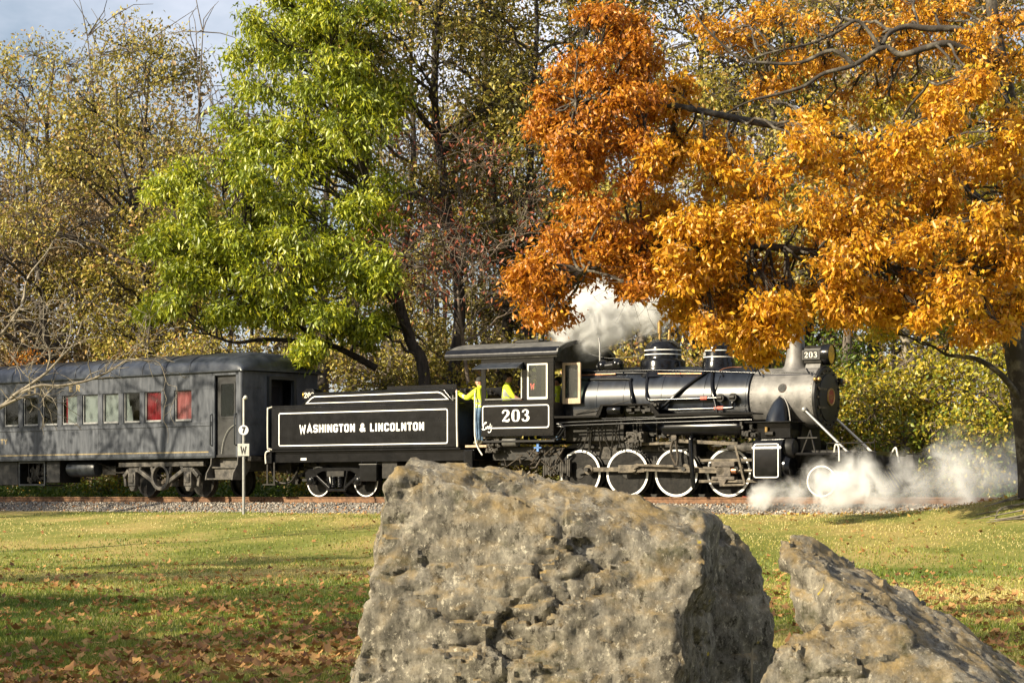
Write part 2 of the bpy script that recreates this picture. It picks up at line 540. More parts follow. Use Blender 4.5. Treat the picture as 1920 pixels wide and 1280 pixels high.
def rrect(x0, x1, z0, z1, r, n=5):
    pts = []
    for cx, cz, a in ((x1 - r, z0 + r, -90), (x1 - r, z1 - r, 0), (x0 + r, z1 - r, 90), (x0 + r, z0 + r, 180)):
        for k in range(n + 1):
            t = R(a + 90 * k / n)
            pts.append((cx + r * math.cos(t), cz + r * math.sin(t)))
    return pts


def circ(cx, cz, r, n=32, ry=None):
    return [(cx + r * math.cos(2 * math.pi * k / n), cz + (ry or r) * math.sin(2 * math.pi * k / n)) for k in range(n)]


# ---------------------------------------------------------------- the line of the railway
TRACK0, HEAD0, CURV = (4.05, 56.4), 31.0, 0.4
RAIL_TOP = -0.045


def track_at(s):
    x, y = TRACK0
    n = max(8, int(abs(s) * 8))
    ds = s / n
    for i in range(n):
        t = R(HEAD0 - CURV * (i + 0.5) * ds)
        x += math.cos(t) * ds
        y -= math.sin(t) * ds
    return x, y, HEAD0 - CURV * s


TS = np.arange(-90, 60.1, 0.5)
TP = np.array([track_at(float(s)) for s in TS])


def track_dist(x, y):
    """signed distance from the track centre: positive on the camera's side"""
    x = np.atleast_1d(np.asarray(x, float))
    y = np.atleast_1d(np.asarray(y, float))
    out = np.empty(len(x))
    for i in range(0, len(x), 20000):
        dx = x[i:i + 20000, None] - TP[None, :, 0]
        dy = y[i:i + 20000, None] - TP[None, :, 1]
        k = np.argmin(dx * dx + dy * dy, axis=1)
        th = np.radians(TP[k, 2])
        j = np.arange(len(k))
        out[i:i + 20000] = -(dx[j, k] * np.sin(th) + dy[j, k] * np.cos(th))
    return out


def smooth01(t):
    t = np.clip(t, 0, 1)
    return t * t * (3 - 2 * t)


def ground_z(x, y):
    d = track_dist(x, y)
    x = np.atleast_1d(np.asarray(x, float))
    y = np.atleast_1d(np.asarray(y, float))
    near = -0.46 - 0.86 * smooth01((d - 2.4) / 15.0)
    hump = 0.66 * np.exp(-(((x - 12.4) / 2.4) ** 2 + ((y - 47.8) / 1.9) ** 2))
    ridge = 0.10 * np.exp(-((d - 5.0) / 1.6) ** 2) * smooth01((x - 4) / 5)
    wave = 0.03 * np.sin(x * 0.7 + 1.3) * np.sin(y * 0.45) + 0.02 * np.sin(x * 1.9 + y * 1.1)
    far = -0.40 + 0.06 * np.clip(-d - 3, 0, 100) + 0.25 * np.sin(x * 0.21) * smooth01((-d - 5) / 10)
    z = np.where(d > 0, near + wave * smooth01((d - 2.5) / 3) + hump * smooth01((d - 1.6) / 1.5) + ridge, far)
    return z

# ---------------------------------------------------------------- ground
def ground_material():
    m = bpy.data.materials.new('lawn_soil_and_thatch')
    m.use_nodes = True
    t = m.node_tree
    b = t.nodes['Principled BSDF']
    b.inputs['Roughness'].default_value = 0.95
    b.inputs['Specular IOR Level'].default_value = 0.1
    tc = t.nodes.new('ShaderNodeTexCoord')
    n1 = t.nodes.new('ShaderNodeTexNoise')
    n1.inputs['Scale'].default_value = 0.35
    n1.inputs['Detail'].default_value = 5
    n2 = t.nodes.new('ShaderNodeTexNoise')
    n2.inputs['Scale'].default_value = 14
    n2.inputs['Detail'].default_value = 8
    ad = t.nodes.new('ShaderNodeMath')
    ad.operation = 'MULTIPLY_ADD'
    ad.inputs[1].default_value = 0.45
    r = t.nodes.new('ShaderNodeValToRGB')
    e = r.color_ramp.elements
    e[0].position, e[0].color = 0.50, (0.085, 0.105, 0.020, 1)
    e[1].position, e[1].color = 0.86, (0.30, 0.235, 0.085, 1)
    x = e.new(0.68)
    x.color = (0.16, 0.17, 0.04, 1)
    for n in (n1, n2):
        t.links.new(tc.outputs['Object'], n.inputs['Vector'])
    t.links.new(n2.outputs['Fac'], ad.inputs[0])
    t.links.new(n1.outputs['Fac'], ad.inputs[2])
    t.links.new(ad.outputs[0], r.inputs['Fac'])
    t.links.new(r.outputs['Color'], b.inputs['Base Color'])
    bp = t.nodes.new('ShaderNodeBump')
    bp.inputs['Strength'].default_value = 0.6
    bp.inputs['Distance'].default_value = 0.03
    t.links.new(n2.outputs['Fac'], bp.inputs['Height'])
    t.links.new(bp.outputs['Normal'], b.inputs['Normal'])
    return m


def grid_sheet(name, xs, ys, zf, m):
    gx, gy = np.meshgrid(xs, ys)
    z = zf(gx.ravel(), gy.ravel())
    v = np.stack([gx.ravel(), gy.ravel(), z], 1)
    nx, ny = len(xs), len(ys)
    i = np.arange((ny - 1) * (nx - 1))
    a = (i // (nx - 1)) * nx + i % (nx - 1)
    f = np.stack([a, a + 1, a + nx + 1, a + nx], 1).ravel()
    return fast_mesh(name, v, f, 4, m, smooth=True)


xs = np.concatenate([np.linspace(-420, -62, 14), np.arange(-60, 40, 0.85), np.linspace(42, 420, 14)])
ys = np.concatenate([np.linspace(-60, 1, 10), np.arange(2, 110, 0.85), np.linspace(112, 900, 24)])
ground = tag(grid_sheet('ground', xs, ys, ground_z, ground_material()), 'gently sloping ground of lawn and wooded bank', None, None, 'structure')

# ballast bed
M['ballast'] = mat('grey_ballast_bed', (0.22, 0.20, 0.175), 0.9, var=0.4, scale=30, bump=1.0, bscale=30)
prof = [(3.0, -0.50), (2.35, -0.36), (1.75, -0.235), (-1.75, -0.235), (-2.6, -0.42), (-3.2, -0.55)]
st = np.arange(-60, 40.1, 1.0)
vs, fs = [], []
for s in st:
    x, y, th = track_at(float(s))
    t = R(th)
    for d, z in prof:
        vs.append((x - d * math.sin(t), y - d * math.cos(t), z))
k_ = len(prof)
for i in range(len(st) - 1):
    for j in range(k_ - 1):
        fs.append((i * k_ + j, i * k_ + j + 1, (i + 1) * k_ + j + 1, (i + 1) * k_ + j))
MB().add(vs, fs).build('ballast_bed', M['ballast'], None, smooth=60, kind='structure')
# loose stones on the shoulder that faces the camera
ns = 18000
s_ = rng.uniform(-32, 14, ns)
d_ = np.where(rng.random(ns) < 0.8, rng.uniform(1.3, 3.25, ns), rng.uniform(-2.0, 1.3, ns))
tpx = np.interp(s_, TS, TP[:, 0]); tpy = np.interp(s_, TS, TP[:, 1]); tth = np.radians(np.interp(s_, TS, TP[:, 2]))
px_ = tpx - d_ * np.sin(tth); py_ = tpy - d_ * np.cos(tth)
pz_ = np.interp(d_, [p[0] for p in prof[::-1]], [p[1] for p in prof[::-1]]) + 0.012
oct_v = np.array([(1, 0, 0), (-1, 0, 0), (0, 1, 0), (0, -1, 0), (0, 0, 1), (0, 0, -1)], float)
oct_f = np.array([(0, 2, 4), (2, 1, 4), (1, 3, 4), (3, 0, 4), (2, 0, 5), (1, 2, 5), (3, 1, 5), (0, 3, 5)])
sz = rng.uniform(0.018, 0.045, (ns, 1, 1)) * rng.uniform(0.6, 1.3, (ns, 1, 3))
q = rng.normal(size=(ns, 4)); q /= np.linalg.norm(q, axis=1)[:, None]
w, x, y, z = q.T
rot = np.stack([np.stack([1 - 2 * (y * y + z * z), 2 * (x * y - z * w), 2 * (x * z + y * w)], 1), np.stack([2 * (x * y + z * w), 1 - 2 * (x * x + z * z), 2 * (y * z - x * w)], 1), np.stack([2 * (x * z - y * w), 2 * (y * z + x * w), 1 - 2 * (x * x + y * y)], 1)], 1)
vv = (oct_v[None] * sz) * rng.uniform(0.75, 1.25, (ns, 6, 1))
vv = np.einsum('nij,nkj->nki', rot, vv) + np.stack([px_, py_, pz_], 1)[:, None, :]
ff = (oct_f[None] + 6 * np.arange(ns)[:, None, None]).ravel()
M['stone'] = leaf_mat('ballast_stone', [(0.0, (0.07, 0.06, 0.05)), (0.3, (0.16, 0.142, 0.12)), (0.7, (0.28, 0.25, 0.21)), (0.88, (0.42, 0.38, 0.32)), (0.90, (0.30, 0.15, 0.06)), (1.0, (0.24, 0.12, 0.05))], trans=0.0, gloss=0.02)
tag(fast_mesh('gravel', vv.reshape(-1, 3), ff, 3, M['stone'], None, np.repeat(rng.random(ns), 6)), 'grey crushed stone ballast along the near rail', None, None, 'stuff')

# rails and ties
track = thing('railway_track', 'rusty railway track curving under the train', 'railway track', (0, 0, 0), 0, None, 'structure')
sec = [(-0.07, -0.17), (0.07, -0.17), (0.07, -0.158), (0.012, -0.145), (0.012, -0.045), (0.036, -0.035), (0.036, -0.003), (0.028, 0.0), (-0.028, 0.0), (-0.036, -0.003), (-0.036, -0.035), (-0.012, -0.045), (-0.012, -0.145), (-0.07, -0.158)]
for off in (0.7525, -0.7525):
    vs, fs = [], []
    sts = np.arange(-60, 40.1, 1.0)
    for s in sts:
        x, y, th = track_at(float(s))
        t = R(th)
        for u, z in sec:
            d = off + u
            vs.append((x - d * math.sin(t), y - d * math.cos(t), RAIL_TOP + z))
    n = len(sec)
    for i in range(len(sts) - 1):
        for j in range(n):
            fs.append((i * n + j, i * n + (j + 1) % n, (i + 1) * n + (j + 1) % n, (i + 1) * n + j))
    MB().add(vs, fs).build('rail', M['rust'], track, smooth=30)
tie_mb = MB().box(-1.25, 1.25, -0.11, 0.11, -0.17, 0.0)
tie_o = tie_mb.build('tie', M['tie'], track, bevel=0.012)
s = -34.0
tie_r = random.Random(9)
first = True
while s < 14:
    x, y, th = track_at(s)
    o = tie_o if first else tie_o.copy()
    if not first:
        col.objects.link(o)
    o.location = (x, y, RAIL_TOP - 0.172)
    o.rotation_euler = (0, tie_r.uniform(-0.01, 0.01), -R(th) + math.pi / 2 + tie_r.uniform(-0.02, 0.02))
    first = False
    s += 0.56
for s, in ((3.2,), (-4.6,), (-13.0,)):
    x, y, th = track_at(s)
    mb = MB().box(-0.35, 0.35, -0.012, 0.012, -0.125, -0.05)
    for k in range(6):
        mb.cyl((-0.28 + 0.112 * k, -0.012, -0.088), (-0.28 + 0.112 * k, -0.04, -0.088), 0.016, seg=6)
    o = mb.build('joint_bar', M['rust'], track)
    d = 0.7525 + 0.03
    o.location = (x - d * math.sin(R(th)), y - d * math.cos(R(th)), RAIL_TOP)
    o.rotation_euler = (0, 0, -R(th))
bx, by, bth = track_at(2.0)
o = MB().box(-0.08, 0.08, -0.02, 0.02, -0.06, 0.02).build('rail_clamp', M['red_paint'], track)
o.location = at(1398, 931, 54.6)


# ---------------------------------------------------------------- locomotive
def vehicle(name, label, cat, s):
    x, y, th = track_at(s)
    return thing(name, label, cat, (x, y, RAIL_TOP), -R(th))


def side_place(y, x0, z0):
    """flat lettering on a side facing the camera (towards -y)"""
    return lambda u, v, d: (x0 + u, y - d, z0 + v)


def wheel(parent, x, y, r, spokes=12, side=-1, white=True, plate=False, pin=None, cw=True, name='driving_wheel', rim_w=0.075):
    """one wheel, its outer face turned to side (-1 = towards the camera)"""
    o = MB()
    f = side
    o.lathe([(r - rim_w, 0.0), (r, 0.0), (r, f * -0.11), (r + 0.03, f * -0.115), (r + 0.03, f * -0.145), (r - rim_w, f * -0.145), (r - rim_w, 0.0)], (0, 0, 0), 'y', 44)
    if plate:
        o.lathe([(1e-5, f * -0.02), (0.09, f * -0.02), (0.12, f * -0.05), (r * 0.6, f * -0.085), (r - rim_w, f * -0.05)], (0, 0, 0), 'y', 36)
    else:
        o.lathe([(1e-5, f * 0.015), (0.13, f * 0.015), (0.15, 0), (0.15, f * -0.14), (1e-5, f * -0.14)], (0, 0, 0), 'y', 20)
        for k in range(spokes):
            t = 2 * math.pi * (k + 0.3) / spokes
            c, s_ = math.cos(t), math.sin(t)
            o.bar((c * 0.12, f * -0.06, s_ * 0.12), (c * (r - rim_w + 0.01), f * -0.06, s_ * (r - rim_w + 0.01)), 0.05, 0.038, up=(0, 1, 0))
        if cw:
            ri = r - rim_w + 0.005
            t0 = R(200)
            arc = [(ri * math.cos(t0 + R(a)), ri * math.sin(t0 + R(a))) for a in range(-38, 39, 6)]
            o.prism(arc, f * -0.012, f * -0.10)
        if pin:
            o.cyl((pin[0], f * -0.05, pin[1]), (pin[0], f * 0.30, pin[1]), 0.055, seg=12)
            o.bar((0, f * -0.02, 0), (pin[0], f * -0.02, pin[1]), 0.08, 0.2, up=(0, 1, 0))
    w = o.build(name, M['black_dull'], parent, smooth=35)
    w.location = (x, y, r)
    if white:
        t = MB().ring(circ(0, 0, r - 0.006, 48), circ(0, 0, r - rim_w + 0.008, 48), f * 0.004, f * 0.0005)
        t.build('white_rim', M['white'], w, fix=True)
    return w


loco = vehicle('steam_locomotive', 'black steam locomotive numbered 203 with white-rimmed driving wheels and grey smokebox', 'locomotive', 0)
BC = 2.40   # boiler centre height
mb = MB().lathe([(0.2, -2.75), (0.90, -2.7), (0.90, -0.95), (0.885, 0.0), (0.85, 0.95), (0.83, 1.9), (0.815, 2.44), (0.7, 2.45)], (0, 0, BC), 'x', 64)
boiler = mb.build('boiler', M['boiler'], loco, smooth=30)
mb = MB()
for bx, br in ((-1.72, 0.9), (-0.95, 0.9), (0.1, 0.882), (1.25, 0.845), (2.36, 0.818)):
    mb.lathe([(br + 0.001, bx - 0.025), (br + 0.009, bx - 0.02), (br + 0.009, bx + 0.02), (br + 0.001, bx + 0.025)], (0, 0, BC), 'x', 64)
mb.build('boiler_band', M['boiler'], boiler, smooth=30)
mb = MB().lathe([(0.3, 2.45), (0.755, 2.452), (0.755, 4.14), (0.5, 4.15)], (0, 0, BC), 'x', 64)
smoke = mb.build('smokebox', M['smokebox'], loco, smooth=30)
mb = MB()
for xx in (2.5, 4.06, 4.11):
    for k in range(44):
        t = 2 * math.pi * (k + (0.5 if xx > 4.1 else 0)) / 44
        mb.ball((xx, math.cos(t) * 0.755, BC + math.sin(t) * 0.755), 0.014, 6, 4)
for k in range(9):
    mb.ball((2.75 + k * 0.15, -0.755 * math.cos(R(4)), BC - 0.12 + (k % 3) * 0.02), 0.012, 6, 4)
mb.build('rivets', M['smokebox'], smoke, smooth=60, kind='stuff')
mb = MB().lathe([(0.755, 4.1), (0.775, 4.105), (0.775, 4.17), (0.74, 4.20), (0.58, 4.20), (0.57, 4.225), (0.3, 4.262), (1e-5, 4.275)], (0, 0, BC), 'x', 64)
front = mb.build('smokebox_front', M['dark_face'], loco, smooth=30)
mb = MB()
for k in range(18):
    t = 2 * math.pi * k / 18
    mb.cyl((4.19, math.cos(t) * 0.66, BC + math.sin(t) * 0.66), (4.245, math.cos(t) * 0.66, BC + math.sin(t) * 0.66), 0.024, seg=6)
mb.build('door_bolts', M['rod_dark'], front, kind='stuff')
mb = MB().lathe([(1e-5, 4.29), (0.17, 4.29), (0.185, 4.30), (0.21, 4.30), (0.215, 4.285), (0.215, 4.25)], (0, 0, BC + 0.02), 'x', 32)
plate = mb.build('number_plate', M['brass'], front, smooth=30)
MB().lathe([(1e-5, 4.293), (0.168, 4.293)], (0, 0, BC + 0.02), 'x', 32).build('plate_field', M['red_paint'], plate)
lettering('plate_number', '203', 0.11, lambda u, v, d: (4.294 + d, -0.15 + u, BC - 0.035 + v), M['brass'], plate, length=0.3, table=DIGIT)
mb = MB()
for hz in (BC + 0.2, BC - 0.25):
    MB().bar((4.235, -0.62, hz), (4.25, -0.2, hz), 0.03, 0.05).build('door_strap', M['rod_dark'], front)
mb = MB().lathe([(1e-5, 0.012), (0.10, 0.012), (0.112, 0.0)], (0, 0, 0), 'y', 24)
bp = mb.build('builder_plate', M['copper'], smoke, smooth=30)
bp.location = (3.32, -0.755 * math.cos(R(17)), BC + 0.23)
bp.rotation_euler = (R(180 - 17), 0, 0)
mb = MB().lathe([(0.085, 0.013), (0.095, 0.015), (0.105, 0.013)], (0, 0, 0), 'y', 24).build('plate_ring', M['dark_face'], bp)
# stack, headlamp, bell, domes
mb = MB().lathe([(0.40, 3.02), (0.36, 3.10), (0.28, 3.20), (0.235, 3.42), (0.215, 3.75), (0.205, 4.2), (0.255, 4.22), (0.265, 4.30), (0.21, 4.32), (0.17, 4.32), (0.17, 3.4)], (3.36, 0, 0), 'z', 36)
mb.build('smoke_stack', M['smokebox'], loco, smooth=35)
mb = MB().prism([(-0.21, 3.24), (0.21, 3.24), (0.235, 3.42), (0.2, 3.60), (0.08, 3.67), (-0.08, 3.67), (-0.2, 3.60), (-0.235, 3.42)], 3.66, 4.12, 'yz')
lamp = mb.build('headlamp', M['black_dull'], loco, smooth=25, bevel=0.01)
MB().lathe([(0.22, 4.10), (0.255, 4.10), (0.265, 4.2), (0.255, 4.30), (0.235, 4.31), (0.22, 4.2)], (0, 0, 3.45), 'x', 32).build('lamp_bezel', M['black'], lamp, smooth=30)
MB().lathe([(1e-5, 4.22), (0.1, 4.235), (0.18, 4.26), (0.235, 4.29)], (0, 0, 3.45), 'x', 32).build('lens', M['lens'], lamp, smooth=60)
MB().box(3.62, 4.10, -0.255, -0.237, 3.32, 3.56).build('number_board', M['dark_face'], lamp, bevel=0.004)
MB().ring(rrect(3.64, 4.08, 3.335, 3.545, 0.01, 2), rrect(3.647, 4.073, 3.342, 3.538, 0.01, 2), -0.2585, -0.2565).build('board_border', M['grey_tank'], lamp)
lettering('board_number', '203', 0.14, side_place(-0.256, 3.69, 3.368), M['white_rod'], lamp, length=0.34, table=DIGIT, stroke_k=0.8)
MB().prism([(-0.16, 3.25), (-0.24, 3.08), (0.24, 3.08), (0.16, 3.25)], 3.70, 4.08, 'yz').build('lamp_bracket', M['smokebox'], lamp)
mb = MB().lathe([(0.02, 3.62), (0.09, 3.6), (0.12, 3.5), (0.14, 3.36), (0.2, 3.27), (0.18, 3.27), (0.05, 3.3)], (2.55, 0, 0), 'z', 24)
bell = mb.build('bell', M['brass'], loco, smooth=40)
MB().tube([(2.55, -0.26, 3.18), (2.55, -0.26, 3.5), (2.55, -0.16, 3.66), (2.55, 0.16, 3.66), (2.55, 0.26, 3.5), (2.55, 0.26, 3.18)], 0.03, 8).build('bell_yoke', M['black_dull'], bell)

mb = MB().lathe([(0.72, 3.0), (0.60, 3.16), (0.575, 3.24), (0.575, 3.40), (0.55, 3.44), (0.48, 3.48), (0.468, 3.53), (0.468, 3.72), (0.45, 3.78), (0.39, 3.87), (0.28, 3.94), (0.14, 3.985), (1e-5, 3.995)], (-0.28, 0, 0), 'z', 48)
dome = mb.build('steam_dome', M['black'], loco, smooth=40)
for zz in (3.58, 3.69):
    MB().lathe([(0.465, zz - 0.013), (0.474, zz - 0.011), (0.474, zz + 0.011), (0.465, zz + 0.013)], (-0.28, 0, 0), 'z', 48).build('white_band', M['white'], dome, smooth=30)
mb = MB().cyl((-0.32, -0.1, 3.97), (-0.32, -0.1, 4.12), 0.03, seg=10).cyl((-0.32, -0.1, 4.12), (-0.32, -0.1, 4.4), 0.055, 0.06, seg=12).cyl((-0.32, -0.1, 4.4), (-0.32, -0.1, 4.45), 0.03, seg=8)
mb.build('whistle', M['brass'], dome, smooth=40)
mb = MB().cyl((-0.14, 0.08, 3.95), (-0.14, 0.08, 4.08), 0.045, seg=10).cyl((-0.14, 0.08, 4.08), (-0.14, 0.08, 4.22), 0.038, 0.025, seg=10)
mb.build('safety_valve', M['brass'], dome, smooth=40)
mb = MB().lathe([(0.56, 3.02), (0.46, 3.14), (0.42, 3.22), (0.405, 3.32), (0.395, 3.36), (0.378, 3.40), (0.378, 3.66), (0.36, 3.74), (0.30, 3.83), (0.2, 3.90), (0.09, 3.925), (0.085, 3.955), (1e-5, 3.96)], (1.27, 0, 0), 'z', 48)
sand = mb.build('sand_dome', M['black'], loco, smooth=40)
for zz in (3.47, 3.63):
    MB().lathe([(0.375, zz - 0.013), (0.384, zz - 0.011), (0.384, zz + 0.011), (0.375, zz + 0.013)], (1.27, 0, 0), 'z', 48).build('white_band', M['white'], sand, smooth=30)


def dome_place(u, v, d):
    a = R(-158) + u / 0.38
    return (1.27 + (0.379 + d) * math.cos(a), (0.379 + d) * math.sin(a), 3.505 + v)


lettering('dome_number', '203', 0.085, dome_place, M['white'], sand, length=0.24, table=DIGIT)

# cab
mb = MB()
mb.box(-4.80, -2.65, -1.42, -1.385, 1.55, 2.47)
cab = mb.build('cab_side', M['black'], loco, bevel=0.006)
for ys in ((-1.416, -1.388), (1.388, 1.416)):
    mb = MB()
    if ys[0] > 0:
        mb.box(-4.80, -2.65, 1.385, 1.42, 1.55, 2.47)
    mb.box(-4.80, -4.66, *ys, 2.47, 3.40)
    mb.box(-3.56, -3.42, *ys, 2.47, 3.40)
    mb.box(-2.82, -2.65, *ys, 2.47, 3.40)
    mb.box(-4.80, -2.65, *ys, 3.40, 3.64)
    mb.box(-3.42, -2.82, *ys, 2.472, 2.50)
    mb.build('cab_wall', M['black'], loco, bevel=0.006)
# front wall round the boiler, back wall left open to the gangway
mb = MB()
for sg in (-1, 1):
    mb.prism([(sg * 1.386, 1.55), (sg * 0.86, 1.55), (sg * 0.86, 2.40), (sg * 1.386, 2.40)], -2.66, -2.69, 'yz')
    mb.prism([(sg * 1.386, 2.40), (sg * 1.33, 2.40), (sg * 1.33, 3.45), (sg * 1.386, 3.5)], -2.66, -2.69, 'yz')
    mb.prism([(sg * 0.93, 2.40), (sg * 0.88, 2.40), (sg * 0.84, 2.75), (sg * 0.6, 3.1), (sg * 0.3, 3.28), (0, 3.3), (0, 3.98), (sg * 0.7, 3.9), (sg * 1.33, 3.63), (sg * 1.33, 3.45), (sg * 0.93, 3.45)], -2.66, -2.69, 'yz')
mb.build('cab_front', M['black_dull'], loco)
MB().lathe([(1e-5, -2.80), (0.85, -2.80), (0.9, -2.70)], (0, 0, BC), 'x', 32).build('backhead', M['dark_in'], loco)
MB().box(-4.78, -2.66, -1.36, 1.36, 1.40, 1.45).build('cab_floor', M['dark_in'], loco)
MB().box(-5.35, -4.70, -1.32, 1.3, 1.28, 1.34).build('gangway_plate', M['wood_pale'], loco, bevel=0.01)
# arched roof
def arch(h, w=1.52, n=14):
    pts = [(-w, 3.58 + h), (-w - 0.005, 3.64 + h)]
    for k in range(n + 1):
        yy = -w + 0.02 + (2 * w - 0.04) * k / n
        pts.append((yy, 3.71 + h + 0.31 * (1 - (yy / w) ** 2) ** 0.8))
    return pts + [(w + 0.005, 3.64 + h), (w, 3.58 + h)]
o_, i_ = arch(0.0), arch(-0.045, 1.49)
mb = MB().prism(o_ + i_[::-1], -5.83, -2.50, 'yz')
roof = mb.build('cab_roof', M['roof_cab'], loco, smooth=25)
mb = MB().prism([(-1.535, 3.57), (-1.54, 3.65), (-1.515, 3.715), (-1.42, 3.80), (-1.41, 3.79), (-1.48, 3.70), (-1.49, 3.57)], -5.84, -2.49, 'yz')
mb.prism([(1.535, 3.57), (1.54, 3.65), (1.515, 3.715), (1.49, 3.57)], -5.84, -2.49, 'yz')
mb.build('eave', M['black'], roof, smooth=30)
mb = MB()
ao, ai = arch(0.012, 1.535), arch(-0.09, 1.47)
mb.prism(ao + ai[::-1], -2.50, -2.46, 'yz')
mb.build('roof_edge', M['black'], roof)
MB().box(-4.3, -3.6, -0.55, 0.2, 4.0, 4.06).build('roof_hatch', M['black_dull'], roof)
# awning over the side window
mb = MB().add([(-4.80, -1.425, 3.43), (-3.54, -1.425, 3.43), (-3.50, -1.80, 3.28), (-4.84, -1.80, 3.28),
               (-4.80, -1.425, 3.41), (-3.54, -1.425, 3.41), (-3.50, -1.80, 3.26), (-4.84, -1.80, 3.26)],
              [(0, 1, 2, 3), (7, 6, 5, 4), (0, 4, 5, 1), (1, 5, 6, 2), (2, 6, 7, 3), (3, 7, 4, 0)])
mb.add([(-3.54, -1.425, 3.41), (-3.50, -1.80, 3.26), (-3.54, -1.425, 3.24)], [(0, 1, 2)])
mb.build('window_awning', M['coach_roof'], loco, fix=False)
MB().box(-4.66, -3.56, -1.47, -1.40, 2.475, 2.515).build('arm_rest', M['grey_tank'], loco, bevel=0.01)
# side window with white frame
mb = MB().ring(rrect(-3.42, -2.82, 2.475, 3.385, 0.02, 2), rrect(-3.375, -2.865, 2.535, 3.345, 0.01, 2), -1.428, -1.395)
win = mb.build('side_window', M['white_rod'], loco)
MB().box(-3.375, -2.865, -1.414, -1.406, 2.535, 3.345).build('pane', M['glass_dirty'], win)
MB().box(-3.03, -2.93, -1.37, -1.33, 2.5, 3.4).build('wooden_stile', M['wood'], win)
lettering('red_letter', 'W', 0.14, side_place(-1.415, -3.33, 2.74), M['red_paint'], win)
MB().box(-3.60, -3.575, -1.43, -1.40, 2.48, 3.35).build('window_post', M['white_rod'], win)
# open front window door swung out along the boiler
mb = MB().ring(rrect(-2.62, -2.10, 2.36, 3.40, 0.01, 1), rrect(-2.55, -2.17, 2.50, 3.34, 0.01, 1), -1.02, -0.97)
fw = mb.build('front_window_door', M['wood_pale'], loco, bevel=0.004)
MB().box(-2.55, -2.17, -0.999, -0.991, 2.50, 3.34).build('pane', M['glass_dirty'], fw)
# white lining and number on the cab side
X0, X1, Z0, Z1 = -4.765, -2.775, 1.75, 2.345
oo, ii = rrect(X0, X1, Z0, Z1, 0.07, 5), rrect(X0 + 0.028, X1 - 0.028, Z0 + 0.028, Z1 - 0.028, 0.05, 5)
mb = MB()
n_ = len(oo)
for k in range(n_):
    j = (k + 1) % n_
    if min(oo[k][0], oo[j][0]) < X0 + 0.1 and min(oo[k][1], oo[j][1]) < Z0 + 0.1 and not (oo[k][0] > X0 + 0.3 or oo[j][0] > X0 + 0.3 or oo[k][1] > Z0 + 0.3 or oo[j][1] > Z0 + 0.3):
        continue
    a, b, c, d = oo[k], oo[j], ii[j], ii[k]
    if abs(a[1] - Z0) < 1e-6 and abs(b[1] - Z0) < 1e-6:      # bottom line starts right of the script name
        a = (X0 + 0.29, a[1]); d = (X0 + 0.29, d[1])
    mb.add([(p[0], -1.4235, p[1]) for p in (a, b, c, d)], [(0, 1, 2, 3)])
mb.build('white_lining', M['white'], cab, fix=False)
lettering('cab_number', '203', 0.31, side_place(-1.421, -4.18, 1.92), M['white'], cab, length=0.83, table=DIGIT)
mb = MB()
sp = side_place(-1.421, X0 - 0.02, Z0 - 0.045)
for pts, w in (([(.12, .17), (.15, .21), (.10, .20), (.06, .12), (.05, .05), (.02, .04), (.06, .02), (.12, .04), (.14, .08)], .022),
               ([(.14, .10), (.14, .05), (.17, .05)], .018), ([(.17, .05), (.175, .10), (.195, .11), (.20, .05)], .018),
               ([(.245, .10), (.21, .09), (.215, .05), (.24, .06), (.27, .18)], .018), ([(.27, .10), (.27, .06), (.30, .06), (.31, .12), (.28, -.02), (.22, -.05), (.20, -.02)], .018)):
    stroke(mb, crom([(*p, w) for p in pts], 4), w, sp, 0.003 + 0.0004 * len(pts))
mb.build('script_name', M['white'], cab, fix=False)
mb = MB()
for xx in np.arange(-4.75, -2.68, 0.09):
    for zz in (1.585, 2.44):
        mb.ball((xx, -1.421, zz), 0.012, 5, 4)
    mb.ball((xx, -1.418, 3.53), 0.011, 5, 4)
for zz in np.arange(1.66, 2.42, 0.09):
    mb.ball((-4.785, -1.421, zz), 0.012, 5, 4)
    mb.ball((-2.68, -1.421, zz), 0.012, 5, 4)
for zz in np.arange(2.52, 3.4, 0.09):
    mb.ball((-2.70, -1.418, zz), 0.011, 5, 4)
    mb.ball((-2.79, -1.418, zz), 0.011, 5, 4)
mb.build('rivets', M['black'], cab, smooth=60, kind='stuff')

# running boards with the raised middle section
for sg in (-1, 1):
    mb = MB()
    prof = [(-2.66, 2.03), (-1.46, 2.03), (-1.32, 2.31), (0.0, 2.31), (0.22, 2.03), (2.86, 2.03)]
    for a, b in zip(prof, prof[1:]):
        mb.prism([a, b, (b[0], b[1] - 0.035), (a[0], a[1] - 0.035)], sg * 1.38, sg * 0.8)
    mb.build('running_board', M['black'], loco)
MB().prism([(-1.46, 2.0), (-1.32, 2.29), (-1.25, 2.29), (-1.36, 2.0)], -1.37, -1.34).build('board_bracket', M['black'], loco)
MB().prism([(0.0, 2.29), (0.22, 2.0), (0.36, 2.0), (0.1, 2.29)], -1.37, -1.34).build('board_bracket', M['black'], loco)
MB().box(-2.66, -1.36, -1.40, -1.383, 1.99, 2.04).build('board_edge', M['black'], loco)
MB().box(0.2, 2.86, -1.40, -1.383, 1.99, 2.04).build('board_edge', M['black'], loco)
